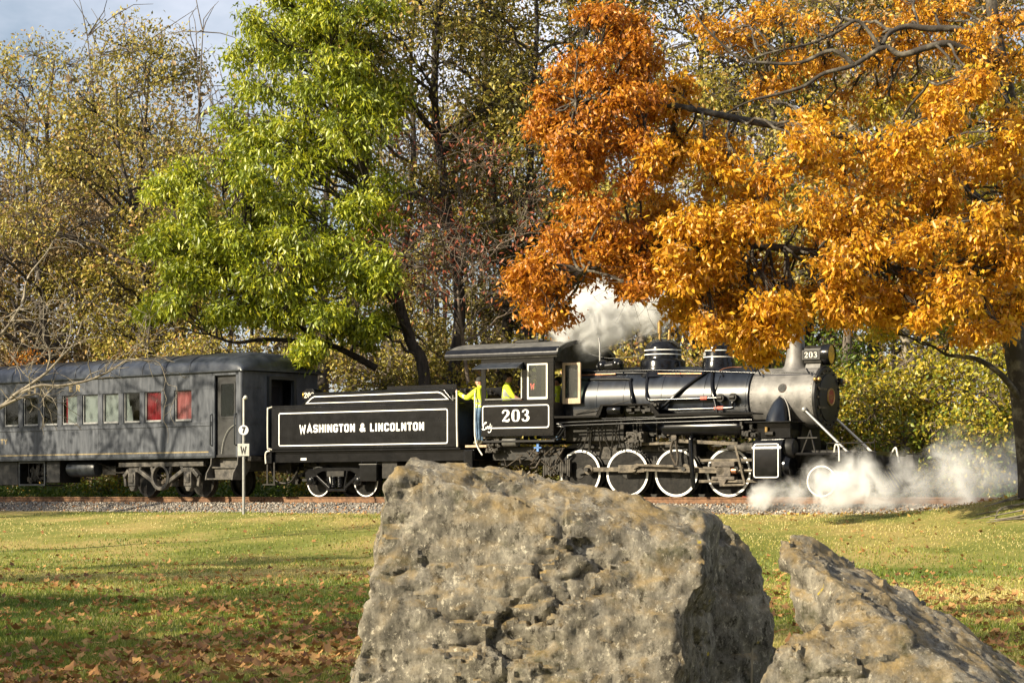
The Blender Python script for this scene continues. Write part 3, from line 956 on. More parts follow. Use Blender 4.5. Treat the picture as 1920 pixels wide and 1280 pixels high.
# firebox and frames
mb = MB().box(-2.62, -0.92, -0.88, 0.88, 1.40, 2.4)
mb.build('firebox', M['black_dull'], loco, bevel=0.03)
mb = MB().box(-2.3, -0.7, -0.62, 0.62, 0.95, 1.42)
mb.build('firebox_lower_side', M['firebox'], loco, bevel=0.02)
mb = MB()
for r_ in range(3):
    for k in range(14):
        mb.ball((-2.22 + k * 0.11 + 0.05 * (r_ % 2), -0.623, 1.05 + r_ * 0.13), 0.014, 5, 4)
mb.build('stay_bolts', M['rod_dark'], loco, kind='stuff')
mb = MB()
for sg in (-1, 1):
    mb.box(-4.7, 5.2, sg * 0.50, sg * 0.60, 0.82, 1.12)
    mb.box(-0.6, 2.7, sg * 0.50, sg * 0.59, 0.38, 0.62)
mb.build('frame', M['black_dull'], loco)
mb = MB().box(-0.55, 1.0, -0.66, -0.63, 1.13, 1.30)
for k in range(4):
    mb.cyl((-0.3 + k * 0.36, -0.64, 1.215), (-0.3 + k * 0.36, -0.675, 1.215), 0.05, seg=12)
mb.build('spring_hanger_plate', M['firebox'], loco)
for k, wx in enumerate((-2.23, -0.87, 0.50, 1.93)):
    mb = MB()
    for j in range(5):
        mb.box(wx - 0.45 + j * 0.05, wx + 0.45 - j * 0.05, -0.78, -0.68, 1.24 + j * 0.022, 1.26 + j * 0.022)
    mb.box(wx - 0.05, wx + 0.05, -0.79, -0.67, 1.15, 1.37)
    mb.build('leaf_spring', M['black_dull'], loco)
# main air reservoir, compressor boxes, pipes under the running board
MB().lathe([(1e-5, 0.25), (0.12, 0.26), (0.19, 0.33), (0.2, 0.4), (0.2, 2.35), (0.19, 2.42), (0.12, 2.49), (1e-5, 2.5)], (0, -1.06, 1.70), 'x', 24).build('air_reservoir', M['black'], loco, smooth=40)
MB().lathe([(1e-5, -1.17), (0.10, -1.16), (0.115, -1.14), (0.115, -0.80), (0.10, -0.78), (1e-5, -0.77)], (0, -1.26, 2.16), 'x', 20).build('small_reservoir', M['black'], loco, smooth=40)
mb = MB()
rr = random.Random(5)
for k in range(30):
    x_, z_ = rr.uniform(-0.7, 0.15), rr.uniform(2.07, 2.27)
    mb.box(x_, x_ + rr.uniform(0.04, 0.16), -1.22 - rr.uniform(0, 0.1), -1.1, z_, z_ + rr.uniform(0.03, 0.09))
mb.build('pump_fittings', M['black_dull'], loco, kind='stuff')
mb = MB().box(-0.69, -0.21, -1.2, -0.92, 1.36, 1.62)
for k in range(26):
    x_, z_ = rr.uniform(-0.72, -0.28), rr.uniform(1.30, 1.62)
    mb.box(x_, x_ + rr.uniform(0.03, 0.10), -1.26, -1.18, z_, z_ + rr.uniform(0.03, 0.08))
for k in range(6):
    mb.cyl((-0.66 + k * 0.08, -1.22, 1.36), (-0.66 + k * 0.08, -1.22, 1.26), 0.016, seg=8)
mb.build('lubricator', M['firebox'], loco, bevel=0.006)
mb = MB()
for k in range(38):
    x_, z_ = rr.uniform(-0.25, 2.5), rr.uniform(1.30, 1.60)
    mb.box(x_, x_ + rr.uniform(0.03, 0.14), -0.95, -0.8, z_, z_ + rr.uniform(0.02, 0.10))
for k in range(12):
    x_ = rr.uniform(-2.0, 0.4)
    mb.tube([(x_, -0.95, 1.95), (x_ + rr.uniform(-.05, .05), -0.97, 1.6), (x_ + rr.uniform(-.2, .2), -0.9, 1.15)], 0.018, 6)
mb.build('brake_rigging', M['black_dull'], loco, kind='stuff')
pipes = [
    ([(-3.0, -1.30, 1.50), (-2.62, -1.31, 1.56), (-2.42, -1.32, 1.80), (-2.26, -1.32, 1.88), (2.8, -1.32, 1.965)], 0.026, 'black'),
    ([(-2.9, -1.30, 1.42), (-2.58, -1.31, 1.50), (-2.36, -1.32, 1.74), (-2.2, -1.32, 1.80), (2.8, -1.32, 1.86)], 0.026, 'black'),
    ([(-1.3, -1.34, 1.955), (2.7, -1.34, 2.0)], 0.014, 'black'),
    ([(-2.6, -0.62, 3.01), (-2.15, -0.70, 2.98), (-0.90, -0.74, 2.95), (-0.80, -0.78, 2.88), (-0.66, -0.95, 2.50), (-0.64, -0.96, 2.33)], 0.042, 'black'),
    ([(-2.6, -0.52, 3.15), (-2.1, -0.56, 3.14), (-0.50, -0.58, 3.10), (-0.38, -0.66, 3.04), (-0.26, -0.92, 2.52), (-0.14, -0.96, 2.42), (0.0, -0.96, 2.405), (1.72, -0.93, 2.42)], 0.042, 'black'),
    ([(0.05, -0.97, 2.15), (1.95, -0.95, 2.17), (2.06, -0.94, 2.20), (2.10, -0.93, 2.30), (2.11, -0.88, 2.41)], 0.042, 'black'),
    ([(1.28, -0.40, 3.14), (1.10, -0.66, 2.98), (0.55, -0.92, 2.52), (0.15, -0.98, 2.16)], 0.040, 'black'),
    ([(1.36, -0.42, 3.13), (1.42, -0.66, 2.97), (1.52, -0.86, 2.62), (1.66, -0.95, 2.22), (1.70, -0.98, 2.05)], 0.040, 'black'),
    ([(-2.3, -0.58, 3.10), (-1.3, -0.62, 3.10)], 0.020, 'copper'),
    ([(-0.35, -0.62, 3.08), (1.1, -0.60, 3.045)], 0.020, 'copper'),
    ([(1.5, -0.5, 3.08), (1.62, -0.42, 3.16), (1.8, -0.28, 3.2), (2.0, -0.2, 3.2)], 0.012, 'copper'),
    ([(1.62, -0.62, 2.97), (1.60, -0.80, 2.66), (1.50, -0.92, 2.44)], 0.014, 'black'),
    ([(-2.3, -0.9, 2.10), (-1.4, -1.0, 2.28), (-0.66, -1.0, 2.42)], 0.014, 'black_dull'),
]
for pts, r_, m_ in pipes:
    MB().tube(crom(pts, 5), r_, 10).build('pipe', M[m_], loco, smooth=50)
for a, b, y_ in (((1.24, 2.418), (1.42, 2.42), -0.94), ((1.62, 2.165), (1.86, 2.17), -0.95)):
    MB().cyl((a[0], y_, a[1]), (b[0], y_, b[1]), 0.048, seg=12).build('pipe_coupling', M['red_paint'], loco, smooth=40)
mb = MB()
for x_, y_, z_ in ((1.78, -0.9, 2.42), (2.11, -0.88, 2.43)):
    mb.lathe([(0.10, -0.06), (0.10, 0.02), (0.05, 0.04), (0.05, 0.1)], (x_, y_ - 0.02, z_), 'y', 14)
    mb.cyl((x_ - 0.08, y_ - 0.06, z_), (x_ + 0.05, y_ - 0.06, z_), 0.06, seg=10)
mb.build('check_valve', M['black_dull'], loco, smooth=40)
mb = MB()
hr = crom([(-2.62, -0.60, 3.19), (-0.38, -0.60, 3.17), (1.25, -0.60, 3.10), (2.68, -0.61, 3.02), (4.08, -0.58, 3.0)], 6)
mb.tube(hr, 0.017, 8)
rail = mb.build('handrail', M['black'], loco, smooth=50)
mb = MB()
for x_ in (-1.1, 0.5, 1.62, 2.62, 3.9):
    mb.tube([(x_, -0.60, 3.09 if x_ > 0 else 3.17), (x_ + 0.09, -0.64, 2.96)], 0.02, 6)
mb.build('stanchions', M['black'], rail, smooth=50)
mb = MB().cyl((-1.85, -0.5, 3.28), (-1.2, -0.5, 3.34), 0.13, seg=18).ball((-1.72, -0.5, 3.32), 0.17).ball((-1.32, -0.5, 3.36), 0.15)
mb.build('turbo_generator', M['black'], loco, smooth=50)
MB().tube([(-1.82, -0.5, 3.3), (-1.82, -0.5, 3.88), (-1.86, -0.5, 4.05)], 0.022, 8).build('exhaust_pipe', M['galv'], loco, smooth=50)
MB().tube(crom([(-2.5, -0.3, 3.62), (-1.4, -0.28, 3.9), (-0.36, -0.12, 4.2)], 4), 0.005, 5).build('whistle_cord', M['grey_tank'], loco)
MB().tube(crom([(-2.2, -0.4, 3.66), (-1.6, -0.4, 3.52), (-0.75, -0.35, 3.56)], 4), 0.006, 5).build('control_cable', M['grey_tank'], loco)

# wheels, rods, valve gear
WX = (-2.23, -0.87, 0.50, 1.93)
PIN = (0.34, 0.09)
for wx in WX:
    wheel(loco, wx, -0.80, 0.60, 13, -1, pin=PIN, rim_w=0.07)
for wx in WX:
    wheel(loco, wx, 0.80, 0.60, 13, 1, white=False, rim_w=0.07)
mb = MB()
for wx in WX:
    mb.cyl((wx, -0.7, 0.6), (wx, 0.7, 0.6), 0.09, seg=12)
mb.build('axles', M['black_dull'], loco, smooth=40)
mb = MB()
for a, b in zip(WX, WX[1:]):
    mb.bar((a + PIN[0], -0.93, 0.69), (b + PIN[0], -0.93, 0.69), 0.05, 0.11)
for wx in WX:
    mb.cyl((wx + PIN[0], -0.89, 0.69), (wx + PIN[0], -0.985, 0.69), 0.125, seg=18)
side_rod = mb.build('side_rod', M['rod'], loco, bevel=0.006)
mb = MB()
for wx in WX:
    mb.cyl((wx + PIN[0], -0.98, 0.69), (wx + PIN[0], -1.0, 0.69), 0.06, seg=12)
mb.build('pin_nut', M['rod_dark'], side_rod)
mb = MB().bar((-0.98, -1.05, 0.70), (-0.25, -1.05, 0.71), 0.07, 0.19).bar((-0.30, -1.05, 0.71), (1.75, -1.05, 0.635), 0.035, 0.10)
for dz in (-0.055, 0.055):
    mb.bar((-0.30, -1.05, 0.71 + dz), (1.75, -1.05, 0.635 + dz * 0.8), 0.065, 0.025)
mb.cyl((1.85, -1.0, 0.635), (1.85, -1.1, 0.635), 0.10, seg=16)
mb.cyl((-0.53, -1.0, 0.70), (-0.53, -1.12, 0.70), 0.08, seg=16)
mb.build('main_rod', M['rod'], loco, bevel=0.006)
mb = MB().bar((-0.53, -1.14, 0.74), (-0.38, -1.14, 0.80), 0.04, 0.10).bar((-0.40, -1.17, 0.80), (0.62, -1.17, 0.76), 0.03, 0.055)
mb.build('eccentric_rod', M['rod'], loco)
mb = MB().box(1.74, 2.12, -1.10, -0.95, 0.50, 0.78).box(1.62, 2.24, -1.13, -0.92, 0.74, 0.86).box(1.62, 2.24, -1.13, -0.92, 0.42, 0.50)
mb.prism([(1.80, 0.44), (2.05, 0.44), (1.95, 0.27), (1.85, 0.25)], -1.14, -1.10)
mb.build('crosshead', M['rod_dark'], loco, bevel=0.01)
mb = MB().box(1.30, 2.82, -1.09, -0.97, 0.86, 0.93).box(1.26, 2.82, -1.09, -0.97, 0.35, 0.42)
mb.build('guide_bars', M['rod'], loco, bevel=0.006)
MB().cyl((2.1, -1.03, 0.64), (2.86, -1.03, 0.64), 0.045, seg=14).build('piston_rod', M['rod'], loco, smooth=40)
MB().cyl((2.14, -1.03, 0.64), (2.26, -1.03, 0.64), 0.08, seg=14).build('rod_gland', M['copper'], loco, smooth=40)
mb = MB().tube(crom([(1.14, -0.98, 1.52), (1.10, -1.16, 1.46), (1.10, -1.20, 1.30), (1.14, -1.20, 0.6), (1.17, -1.17, 0.22)], 4), 0.06, 8).box(1.02, 1.22, -1.0, -0.5, 1.0, 1.5)
mb.build('guide_yoke', M['black'], loco, smooth=50)
mb = MB().bar((-0.61, -1.02, 1.31), (0.55, -1.02, 1.33), 0.03, 0.06).bar((0.62, -1.06, 1.385), (2.30, -1.06, 1.285), 0.035, 0.085)
mb.build('radius_rod', M['rod'], loco, bevel=0.004)
mb = MB().tube(crom([(0.62, -1.11, 1.48), (0.52, -1.11, 1.25), (0.54, -1.11, 1.0), (0.66, -1.11, 0.78)], 4), 0.035, 6)
mb.tube(crom([(0.64, -1.11, 1.48), (0.66, -1.11, 1.25), (0.70, -1.11, 1.0), (0.68, -1.11, 0.78)], 4), 0.03, 6).cyl((0.60, -1.02, 1.47), (0.60, -1.15, 1.47), 0.08, seg=14)
mb.build('valve_link', M['rod_dark'], loco, smooth=40)
mb = MB().bar((0.42, -1.16, 1.54), (0.80, -1.16, 1.71), 0.02, 0.09).bar((0.81, -1.17, 1.73), (0.85, -1.12, 1.40), 0.02, 0.04)
mb.build('reverse_lever', M['rod'], loco, bevel=0.006)
mb = MB().bar((2.26, -1.12, 1.24), (2.52, -1.12, 0.30), 0.03, 0.06).bar((1.94, -1.15, 0.285), (2.53, -1.15, 0.30), 0.03, 0.05)
mb.build('combination_lever', M['rod'], loco, bevel=0.006)
mb = MB().lathe([(0.06, 2.04), (0.075, 2.06), (0.075, 2.40), (0.11, 2.42), (0.12, 2.75), (0.16, 2.76), (0.16, 2.84)], (0, -1.06, 1.20), 'x', 18)
mb.build('valve_guide', M['firebox'], loco, smooth=35)

# cylinder with flat jacketed side
prof = [(-0.62, 0.42), (-1.18, 0.36), (-1.34, 0.39), (-1.41, 0.48), (-1.42, 0.60), (-1.42, 1.12), (-1.40, 1.24), (-1.32, 1.35), (-1.18, 1.40), (-0.62, 1.42)]
mb = MB().prism(prof, 2.83, 3.60, 'yz')
cylr = mb.build('cylinder', M['black'], loco, smooth=40, bevel=0.012)
oo, ii = rrect(2.88, 3.54, 0.46, 1.28, 0.06, 4), rrect(2.905, 3.515, 0.485, 1.255, 0.045, 4)
def lay(p):
    z = p[1]
    y = -1.42 if 0.60 < z < 1.12 else (-1.42 + (z - 1.12) * 0.17 if z >= 1.12 else -1.42 + (0.60 - z) * 0.10)
    return (p[0], y - 0.008, z)
mb = MB()
for k in range(len(oo)):
    j = (k + 1) % len(oo)
    for m_ in range(10):
        f0, f1 = m_ / 10, (m_ + 1) / 10
        lp = lambda a, b, f: (a[0] + (b[0] - a[0]) * f, a[1] + (b[1] - a[1]) * f)
        mb.add([lay(p) for p in (lp(oo[k], oo[j], f0), lp(oo[k], oo[j], f1), lp(ii[k], ii[j], f1), lp(ii[k], ii[j], f0))], [(0, 1, 2, 3)])
mb.build('white_lining', M['white'], cylr, fix=False)
mb = MB().lathe([(0.24, 3.60), (0.24, 3.74), (0.2, 3.80), (0.08, 3.83), (1e-5, 3.83)], (0, -1.05, 1.17), 'x', 28)
mb.build('valve_chest_head', M['dark_face'], cylr, smooth=35)
mb = MB().lathe([(0.36, 3.60), (0.36, 3.66), (0.30, 3.70), (0.26, 3.74), (0.1, 3.76), (1e-5, 3.76)], (0, -1.03, 0.72), 'x', 28)
mb.build('cylinder_head', M['black'], cylr, smooth=35)
mb = MB().prism([(-y, z) for y, z in prof], 2.83, 3.60, 'yz')
mb.build('cylinder', M['black'], loco, smooth=40, bevel=0.012)
mb = MB().prism([(-0.62, 0.7), (0.62, 0.7), (0.62, 1.3), (0.5, 1.75), (-0.5, 1.75), (-0.62, 1.3)], 2.80, 3.75, 'yz')
mb.build('cylinder_saddle', M['black_dull'], loco)
mb = MB().box(2.62, 3.80, -1.38, -0.45, 1.78, 1.81).box(2.66, 3.72, -1.15, -0.6, 1.42, 1.78)
mb.build('front_deck', M['black'], loco, bevel=0.006)
mb = MB().cyl((2.86, -1.12, 1.40), (2.86, -1.12, 1.56), 0.09, seg=14).cyl((3.1, -1.18, 1.52), (3.3, -1.18, 1.52), 0.06, seg=12)
for k in range(16):
    x_, z_ = rr.uniform(2.45, 2.85), rr.uniform(1.45, 1.74)
    mb.box(x_, x_ + rr.uniform(.03, .1), -1.3, -1.2, z_, z_ + rr.uniform(.03, .1))
mb.build('relief_valves', M['black_dull'], loco, kind='stuff')
MB().cyl((3.12, -1.2, 1.56), (3.12, -1.2, 1.68), 0.04, seg=10).build('brass_cup', M['brass'], loco)
# steam pipe cowl on the smokebox side
vs, fs = [], []
lev = [(1.80, -0.98, 0.27, 0.26), (1.98, -0.92, 0.25, 0.24), (2.14, -0.86, 0.21, 0.20), (2.28, -0.80, 0.155, 0.16), (2.37, -0.76, 0.09, 0.10), (2.42, -0.74, 0.02, 0.03)]
for z_, y_, rx_, ry_ in lev:
    vs += [(3.28 + rx_ * math.cos(2 * math.pi * k / 24), y_ + ry_ * math.sin(2 * math.pi * k / 24), z_) for k in range(24)]
for i in range(len(lev) - 1):
    fs += [(i * 24 + k, i * 24 + (k + 1) % 24, (i + 1) * 24 + (k + 1) % 24, (i + 1) * 24 + k) for k in range(24)]
MB().add(vs, fs).build('steam_pipe_cowl', M['boiler'], loco, smooth=60)
MB().tube(crom([(3.05, -0.93, 1.83), (3.12, -0.83, 2.2), (3.30, -0.745, 2.46), (3.50, -0.80, 2.2), (3.60, -0.88, 1.83)], 5), 0.018, 6).build('cowl_flange', M['smokebox'], loco, smooth=50)
# marker lamps
for sg in (-1, 1):
    mb = MB().lathe([(1e-5, -0.09), (0.07, -0.08), (0.085, 0.0), (0.07, 0.08), (1e-5, 0.1)], (4.22, sg * 0.70, BC + 0.42), 'z', 14)
    mk_ = mb.build('marker_lamp', M['black'], loco, smooth=50)
    MB().ball((4.29, sg * 0.74, BC + 0.42), 0.05).ball((4.2, sg * 0.78, BC + 0.42), 0.05).build('lens', M['brass'], mk_, smooth=60)
MB().bar((4.1, 0.70, BC + 0.33), (4.2, 1.0, BC + 0.33), 0.04, 0.04).build('lamp_arm', M['black'], loco)
# pilot deck, braces, beam, footboard, coupler
mb = MB().box(3.80, 5.85, -1.12, 1.12, 1.0, 1.06)
mb.build('pilot_deck', M['black'], loco, bevel=0.01)
MB().box(5.72, 5.95, -1.3, 1.3, 0.68, 1.07).build('pilot_beam', M['black'], loco, bevel=0.01)
for sg in (-1, 1):
    mb = MB().cyl((3.90, sg * 0.73, 2.10), (5.05, sg * 0.80, 1.06), 0.032, seg=10).ball((3.90, sg * 0.73, 2.10), 0.07)
    mb.build('smokebox_brace', M['galv'] if sg < 0 else M['white_rod'], loco, smooth=50)
mb = MB()
for k in range(11):
    y_ = -1.0 + 0.2 * k
    mb.bar((5.90, y_, 0.68), (6.35 - abs(y_) * 0.28, y_ * 0.75, 0.16), 0.06, 0.05)
mb.box(5.9, 6.2, -0.9, 0.9, 0.12, 0.17)
mb.build('pilot', M['black_dull'], loco)
mb = MB().box(5.95, 6.3, -0.12, 0.12, 0.74, 0.96).box(6.25, 6.45, -0.17, 0.17, 0.70, 1.0)
mb.build('coupler', M['black_dull'], loco, bevel=0.02)
MB().tube(crom([(4.82, -1.08, 1.06), (4.86, -1.12, 1.22), (4.92, -1.14, 1.24), (4.96, -1.14, 1.15), (4.97, -1.14, 0.85)], 4), 0.022, 8).build('grab_iron', M['white_rod'], loco, smooth=50)
MB().tube(crom([(5.88, -0.06, 1.08), (5.95, -0.10, 1.16), (6.0, -0.12, 1.14), (6.06, -0.13, 0.82)], 4), 0.022, 8).build('grab_iron', M['white_rod'], loco, smooth=50)
MB().tube([(4.6, -1.0, 1.06), (4.6, -1.0, 1.28), (5.8, -1.0, 1.28), (5.8, -1.0, 1.06)], 0.014, 6).build('deck_rail', M['black_dull'], loco)
mb = MB().bar((3.95, -1.0, 1.06), (4.15, -0.95, 1.6), 0.03, 0.03).bar((4.3, -1.0, 1.06), (4.15, -0.95, 1.6), 0.03, 0.03).box(3.85, 4.35, -1.02, -0.9, 1.4, 1.43)
mb.build('deck_step', M['black_dull'], loco)
wheel(loco, 4.37, -0.80, 0.38, 10, -1, cw=False, plate=True, name='pilot_wheel', rim_w=0.045)
wheel(loco, 4.37, 0.80, 0.38, 10, 1, white=False, cw=False, plate=True, name='pilot_wheel', rim_w=0.045)
MB().box(3.9, 5.2, -0.55, 0.55, 0.35, 0.85).build('pilot_truck_frame', M['black_dull'], loco)
# below the cab
MB().lathe([(1e-5, -4.25), (0.11, -4.24), (0.12, -4.22), (0.12, -3.85), (0.11, -3.83), (1e-5, -3.82)], (0, -1.22, 1.41), 'x', 20).build('grey_reservoir', M['grey_tank'], loco, smooth=40)
mb = MB().box(-4.7, -2.7, -1.0, 1.0, 0.95, 1.28)
mb.build('cab_support', M['black_dull'], loco)
mb = MB()
for k in range(34):
    x_, z_ = rr.uniform(-4.76, -4.35), rr.uniform(1.12, 1.46)
    mb.box(x_, x_ + rr.uniform(.03, .1), -1.3, -1.15, z_, z_ + rr.uniform(.03, .1))
mb.build('injector', M['firebox'], loco, bevel=0.004, kind='stuff')
MB().tube([(-4.82, -1.28, 1.515), (-4.2, -1.28, 1.525), (-3.66, -1.28, 1.545)], 0.02, 8).build('operating_rod', M['rod'], loco)
mb = MB().box(-3.24, -3.18, -1.26, -1.2, 1.16, 1.36).box(-3.32, -3.1, -1.26, -1.22, 1.24, 1.27)
mb.build('blue_valve', M['blue_paint'], loco)
mb = MB()
for k in range(22):
    x_, z_ = rr.uniform(-4.3, -2.7), rr.uniform(0.6, 1.3)
    mb.tube([(x_, -1.1, z_), (x_ + rr.uniform(-.3, .3), -1.12, z_ + rr.uniform(-.25, .25)), (x_ + rr.uniform(-.4, .4), -1.05, z_ + rr.uniform(-.4, .1))], rr.uniform(.012, .03), 6)
mb.build('drain_pipes', M['rod_dark'], loco, kind='stuff')
mb = MB()
for k in range(16):
    x_ = -3.2 + 0.05 * k
    mb.box(x_, x_ + 0.03, -1.0, -0.9, 0.5 + rr.uniform(0, .15), 0.95)
mb.build('ash_pan', M['firebox'], loco)
# cab grab rail with the long white curved pipe
MB().tube(crom([(-5.02, -1.36, 2.74), (-5.03, -1.36, 1.80), (-5.0, -1.36, 1.45), (-4.92, -1.36, 1.25), (-4.8, -1.36, 1.08)], 5), 0.021, 8).build('cab_grab_rail', M['white_rod'], loco, smooth=50)

# ---------------------------------------------------------------- tender
tender = vehicle('tender', 'black tender lettered WASHINGTON & LINCOLNTON coupled behind the locomotive cab', 'tender', -9.8)
mb = MB().box(-2.02, 4.38, -1.42, 1.42, 1.28, 2.46)
tank = mb.build('tank', M['black_flat'], tender, bevel=0.03)
mb = MB().box(-2.0, 4.3, -1.40, 1.40, 2.462, 2.50)
mb.build('tank_deck', M['black_flat'], tender)
mb = MB()
bp_ = [(-0.92, 2.50), (-0.62, 2.74), (-0.50, 2.79), (3.72, 2.81), (3.90, 2.76), (4.16, 2.50)]
for sg in (-1, 1):
    mb.prism(bp_, sg * 1.385, sg * 1.345)
bunk = mb.build('bunker_side', M['black_flat'], tender, bevel=0.006)
mb = MB().box(0.2, 4.1, -1.3, 1.3, 2.5, 2.72).box(1.75, 4.05, -1.05, -1.0, 2.72, 2.95).box(1.75, 4.05, 1.0, 1.05, 2.72, 2.95).box(1.75, 1.8, -1.0, 1.0, 2.72, 2.95)
mb.build('coal_bunker', M['black_flat'], tender)
mb = MB()
for k in range(160):
    x_, y_ = rr.uniform(1.85, 4.0), rr.uniform(-0.95, 0.95)
    r_ = rr.uniform(0.05, 0.11)
    mb.ball((x_, y_, 2.74 + rr.uniform(0, 0.12)), (r_, r_ * 0.8, r_ * 0.7), 5, 3)
mb.build('coal', M['black_dull'], tender, kind='stuff')
mb = MB().tube([(p[0], -1.365, p[1] + 0.01) for p in bp_], 0.03, 8)
mb.build('bunker_coping', M['black'], bunk, smooth=50)
def lining(name, poly, w, y, parent):
    m_ = MB()
    P_ = poly
    stroke(m_, P_, w, lambda u, v, d: (u, y - d, v), 0.0035, closed=True)
    return m_.build(name, M['white'], parent, fix=False)
lining('white_lining', rrect(-1.73, 4.03, 1.40, 2.285, 0.05, 4), 0.030, -1.42, tank)
inner = [(-0.78, 2.545), (-0.60, 2.68), (-0.50, 2.72), (3.70, 2.735), (3.82, 2.70), (4.02, 2.545)]
lining('white_lining', inner, 0.030, -1.385, bunk)
lettering('tender_lettering', 'WASHINGTON & LINCOLNTON', 0.215, side_place(-1.42, -1.0, 1.745), M['white'], tank, stroke_w=0.205, length=4.27)
mb = MB()
for x_ in np.arange(-1.62, 3.98, 0.085):
    for zz in (2.06, 2.0, 1.62, 1.56):
        if rr.random() < 0.93:
            mb.ball((x_ + (0.042 if zz in (2.0, 1.56) else 0), -1.421, zz), 0.011, 5, 3)
for x_ in np.arange(-1.95, 4.34, 0.055):
    mb.ball((x_, -1.421, 1.31), 0.011, 5, 3)
    mb.ball((x_, -1.421, 2.43), 0.011, 5, 3)
mb.build('rivets', M['black'], tank, smooth=60, kind='stuff')
MB().box(-2.05, 4.45, -1.43, 1.43, 1.235, 1.277).build('tank_sill', M['black_flat'], tender, bevel=0.006)
mb = MB().box(-2.1, 4.75, -1.30, -1.20, 0.94, 1.235).box(-2.1, 4.75, 1.20, 1.30, 0.94, 1.235).box(-2.2, -2.02, -1.4, 1.4, 0.92, 1.235).box(4.5, 4.8, -1.3, 1.3, 0.95, 1.235)
mb.build('underframe', M['black'], tender, bevel=0.01)
mb = MB().box(-1.6, 4.3, -0.5, 0.5, 0.55, 1.2)
mb.build('centre_sill', M['black_dull'], tender)
bdg = MB().box(-1.05, -0.85, -1.304, -1.3005, 1.0, 1.06).build('white_badge', M['white'], tender)
mb = MB()
for k in range(5):
    mb.box(-1.03 + k * 0.035, -1.015 + k * 0.035, -1.3055, -1.3045, 1.02, 1.04)
mb.build('badge_print', M['sign_black'], bdg)
# grab rails
MB().tube(crom([(4.36, -1.46, 2.76), (4.37, -1.47, 2.0), (4.38, -1.46, 1.30)], 3), 0.024, 8).build('grab_rail', M['white_rod'], tender, smooth=50)
MB().tube([(4.22, -1.43, 2.55), (4.36, -1.46, 2.56)], 0.02, 8).cyl((4.2, -1.4, 2.5), (4.2, -1.4, 2.64), 0.03, seg=8).build('rail_bracket', M['grey_tank'], tender)
MB().tube(crom([(-2.0, -1.40, 2.47), (-2.07, -1.47, 2.43), (-2.09, -1.48, 2.36), (-2.09, -1.48, 1.40), (-2.07, -1.46, 1.33), (-2.0, -1.4, 1.30)], 4), 0.022, 8).build('grab_rail', M['white_rod'], tender, smooth=50)
MB().tube(crom([(-2.05, -1.42, 1.27), (-2.15, -1.45, 1.24), (-2.22, -1.42, 1.14), (-2.22, -1.40, 0.92)], 4), 0.026, 8).build('corner_rail', M['white_rod'], tender, smooth=50)
mb = MB().bar((-2.2, -1.36, 0.95), (-2.2, -1.36, 0.35), 0.05, 0.03).bar((-1.95, -1.36, 0.95), (-1.95, -1.36, 0.35), 0.05, 0.03).box(-2.3, -1.85, -1.45, -1.2, 0.32, 0.36)
mb.build('rear_step', M['black_dull'], tender)
mb = MB().box(1.05, 1.63, -1.36, -1.05, 0.42, 0.86).bar((1.09, -1.3, 0.86), (1.09, -1.3, 0.96), 0.03, 0.03).bar((1.6, -1.3, 0.86), (1.6, -1.3, 0.96), 0.03, 0.03)
mb.build('tool_box', M['black_flat'], tender, bevel=0.012)
MB().box(1.04, 1.64, -1.37, -1.04, 0.862, 0.885).build('tool_box_lid', M['grey_tank'], tender)
mb = MB().box(1.7, 2.2, -1.2, -0.7, 0.5, 0.94)
mb.build('brake_cylinder_box', M['black_dull'], tender)
mb = MB().box(4.5, 4.78, -1.35, -1.0, 0.70, 1.22)
mb.build('front_step', M['black'], tender, bevel=0.02)
mb = MB()
for k in range(24):
    x_, z_ = rr.uniform(-2.0, -1.2), rr.uniform(0.3, 0.92)
    mb.box(x_, x_ + rr.uniform(.05, .2), -0.6, -0.45, z_, z_ + rr.uniform(.03, .12))
mb.cyl((-1.9, -0.5, 0.85), (-1.2, -0.55, 0.75), 0.03, seg=8)
mb.build('brake_gear', M['black_dull'], tender, kind='stuff')
mb = MB().box(-2.75, -2.1, -0.1, 0.1, 0.74, 0.92).box(-2.85, -2.6, -0.16, 0.16, 0.68, 0.98)
mb.build('coupler', M['black_dull'], tender, bevel=0.02)
# backing lamp
mb = MB().prism([(-1.32, 2.66), (-0.92, 2.66), (-0.92, 2.90), (-1.0, 2.97), (-1.24, 2.97), (-1.32, 2.90)], -0.88, -0.50)
bl = mb.build('backing_lamp', M['black'], tender, bevel=0.012)
lettering('lamp_number', '203', 0.15, side_place(-0.881, -1.29, 2.72), M['white_rod'], bl, length=0.36, table=DIGIT)
mb = MB().cyl((-1.22, -0.7, 2.5), (-1.22, -0.7, 2.68), 0.03, seg=8).cyl((-1.02, -0.7, 2.5), (-1.02, -0.7, 2.68), 0.03, seg=8)
mb.build('lamp_foot', M['black'], bl)
MB().lathe([(0.12, -1.34), (0.13, -1.40), (0.1, -1.42), (1e-5, -1.42)], (0, -0.69, 2.81), 'x', 18).build('lamp_lens', M['lens'], bl)


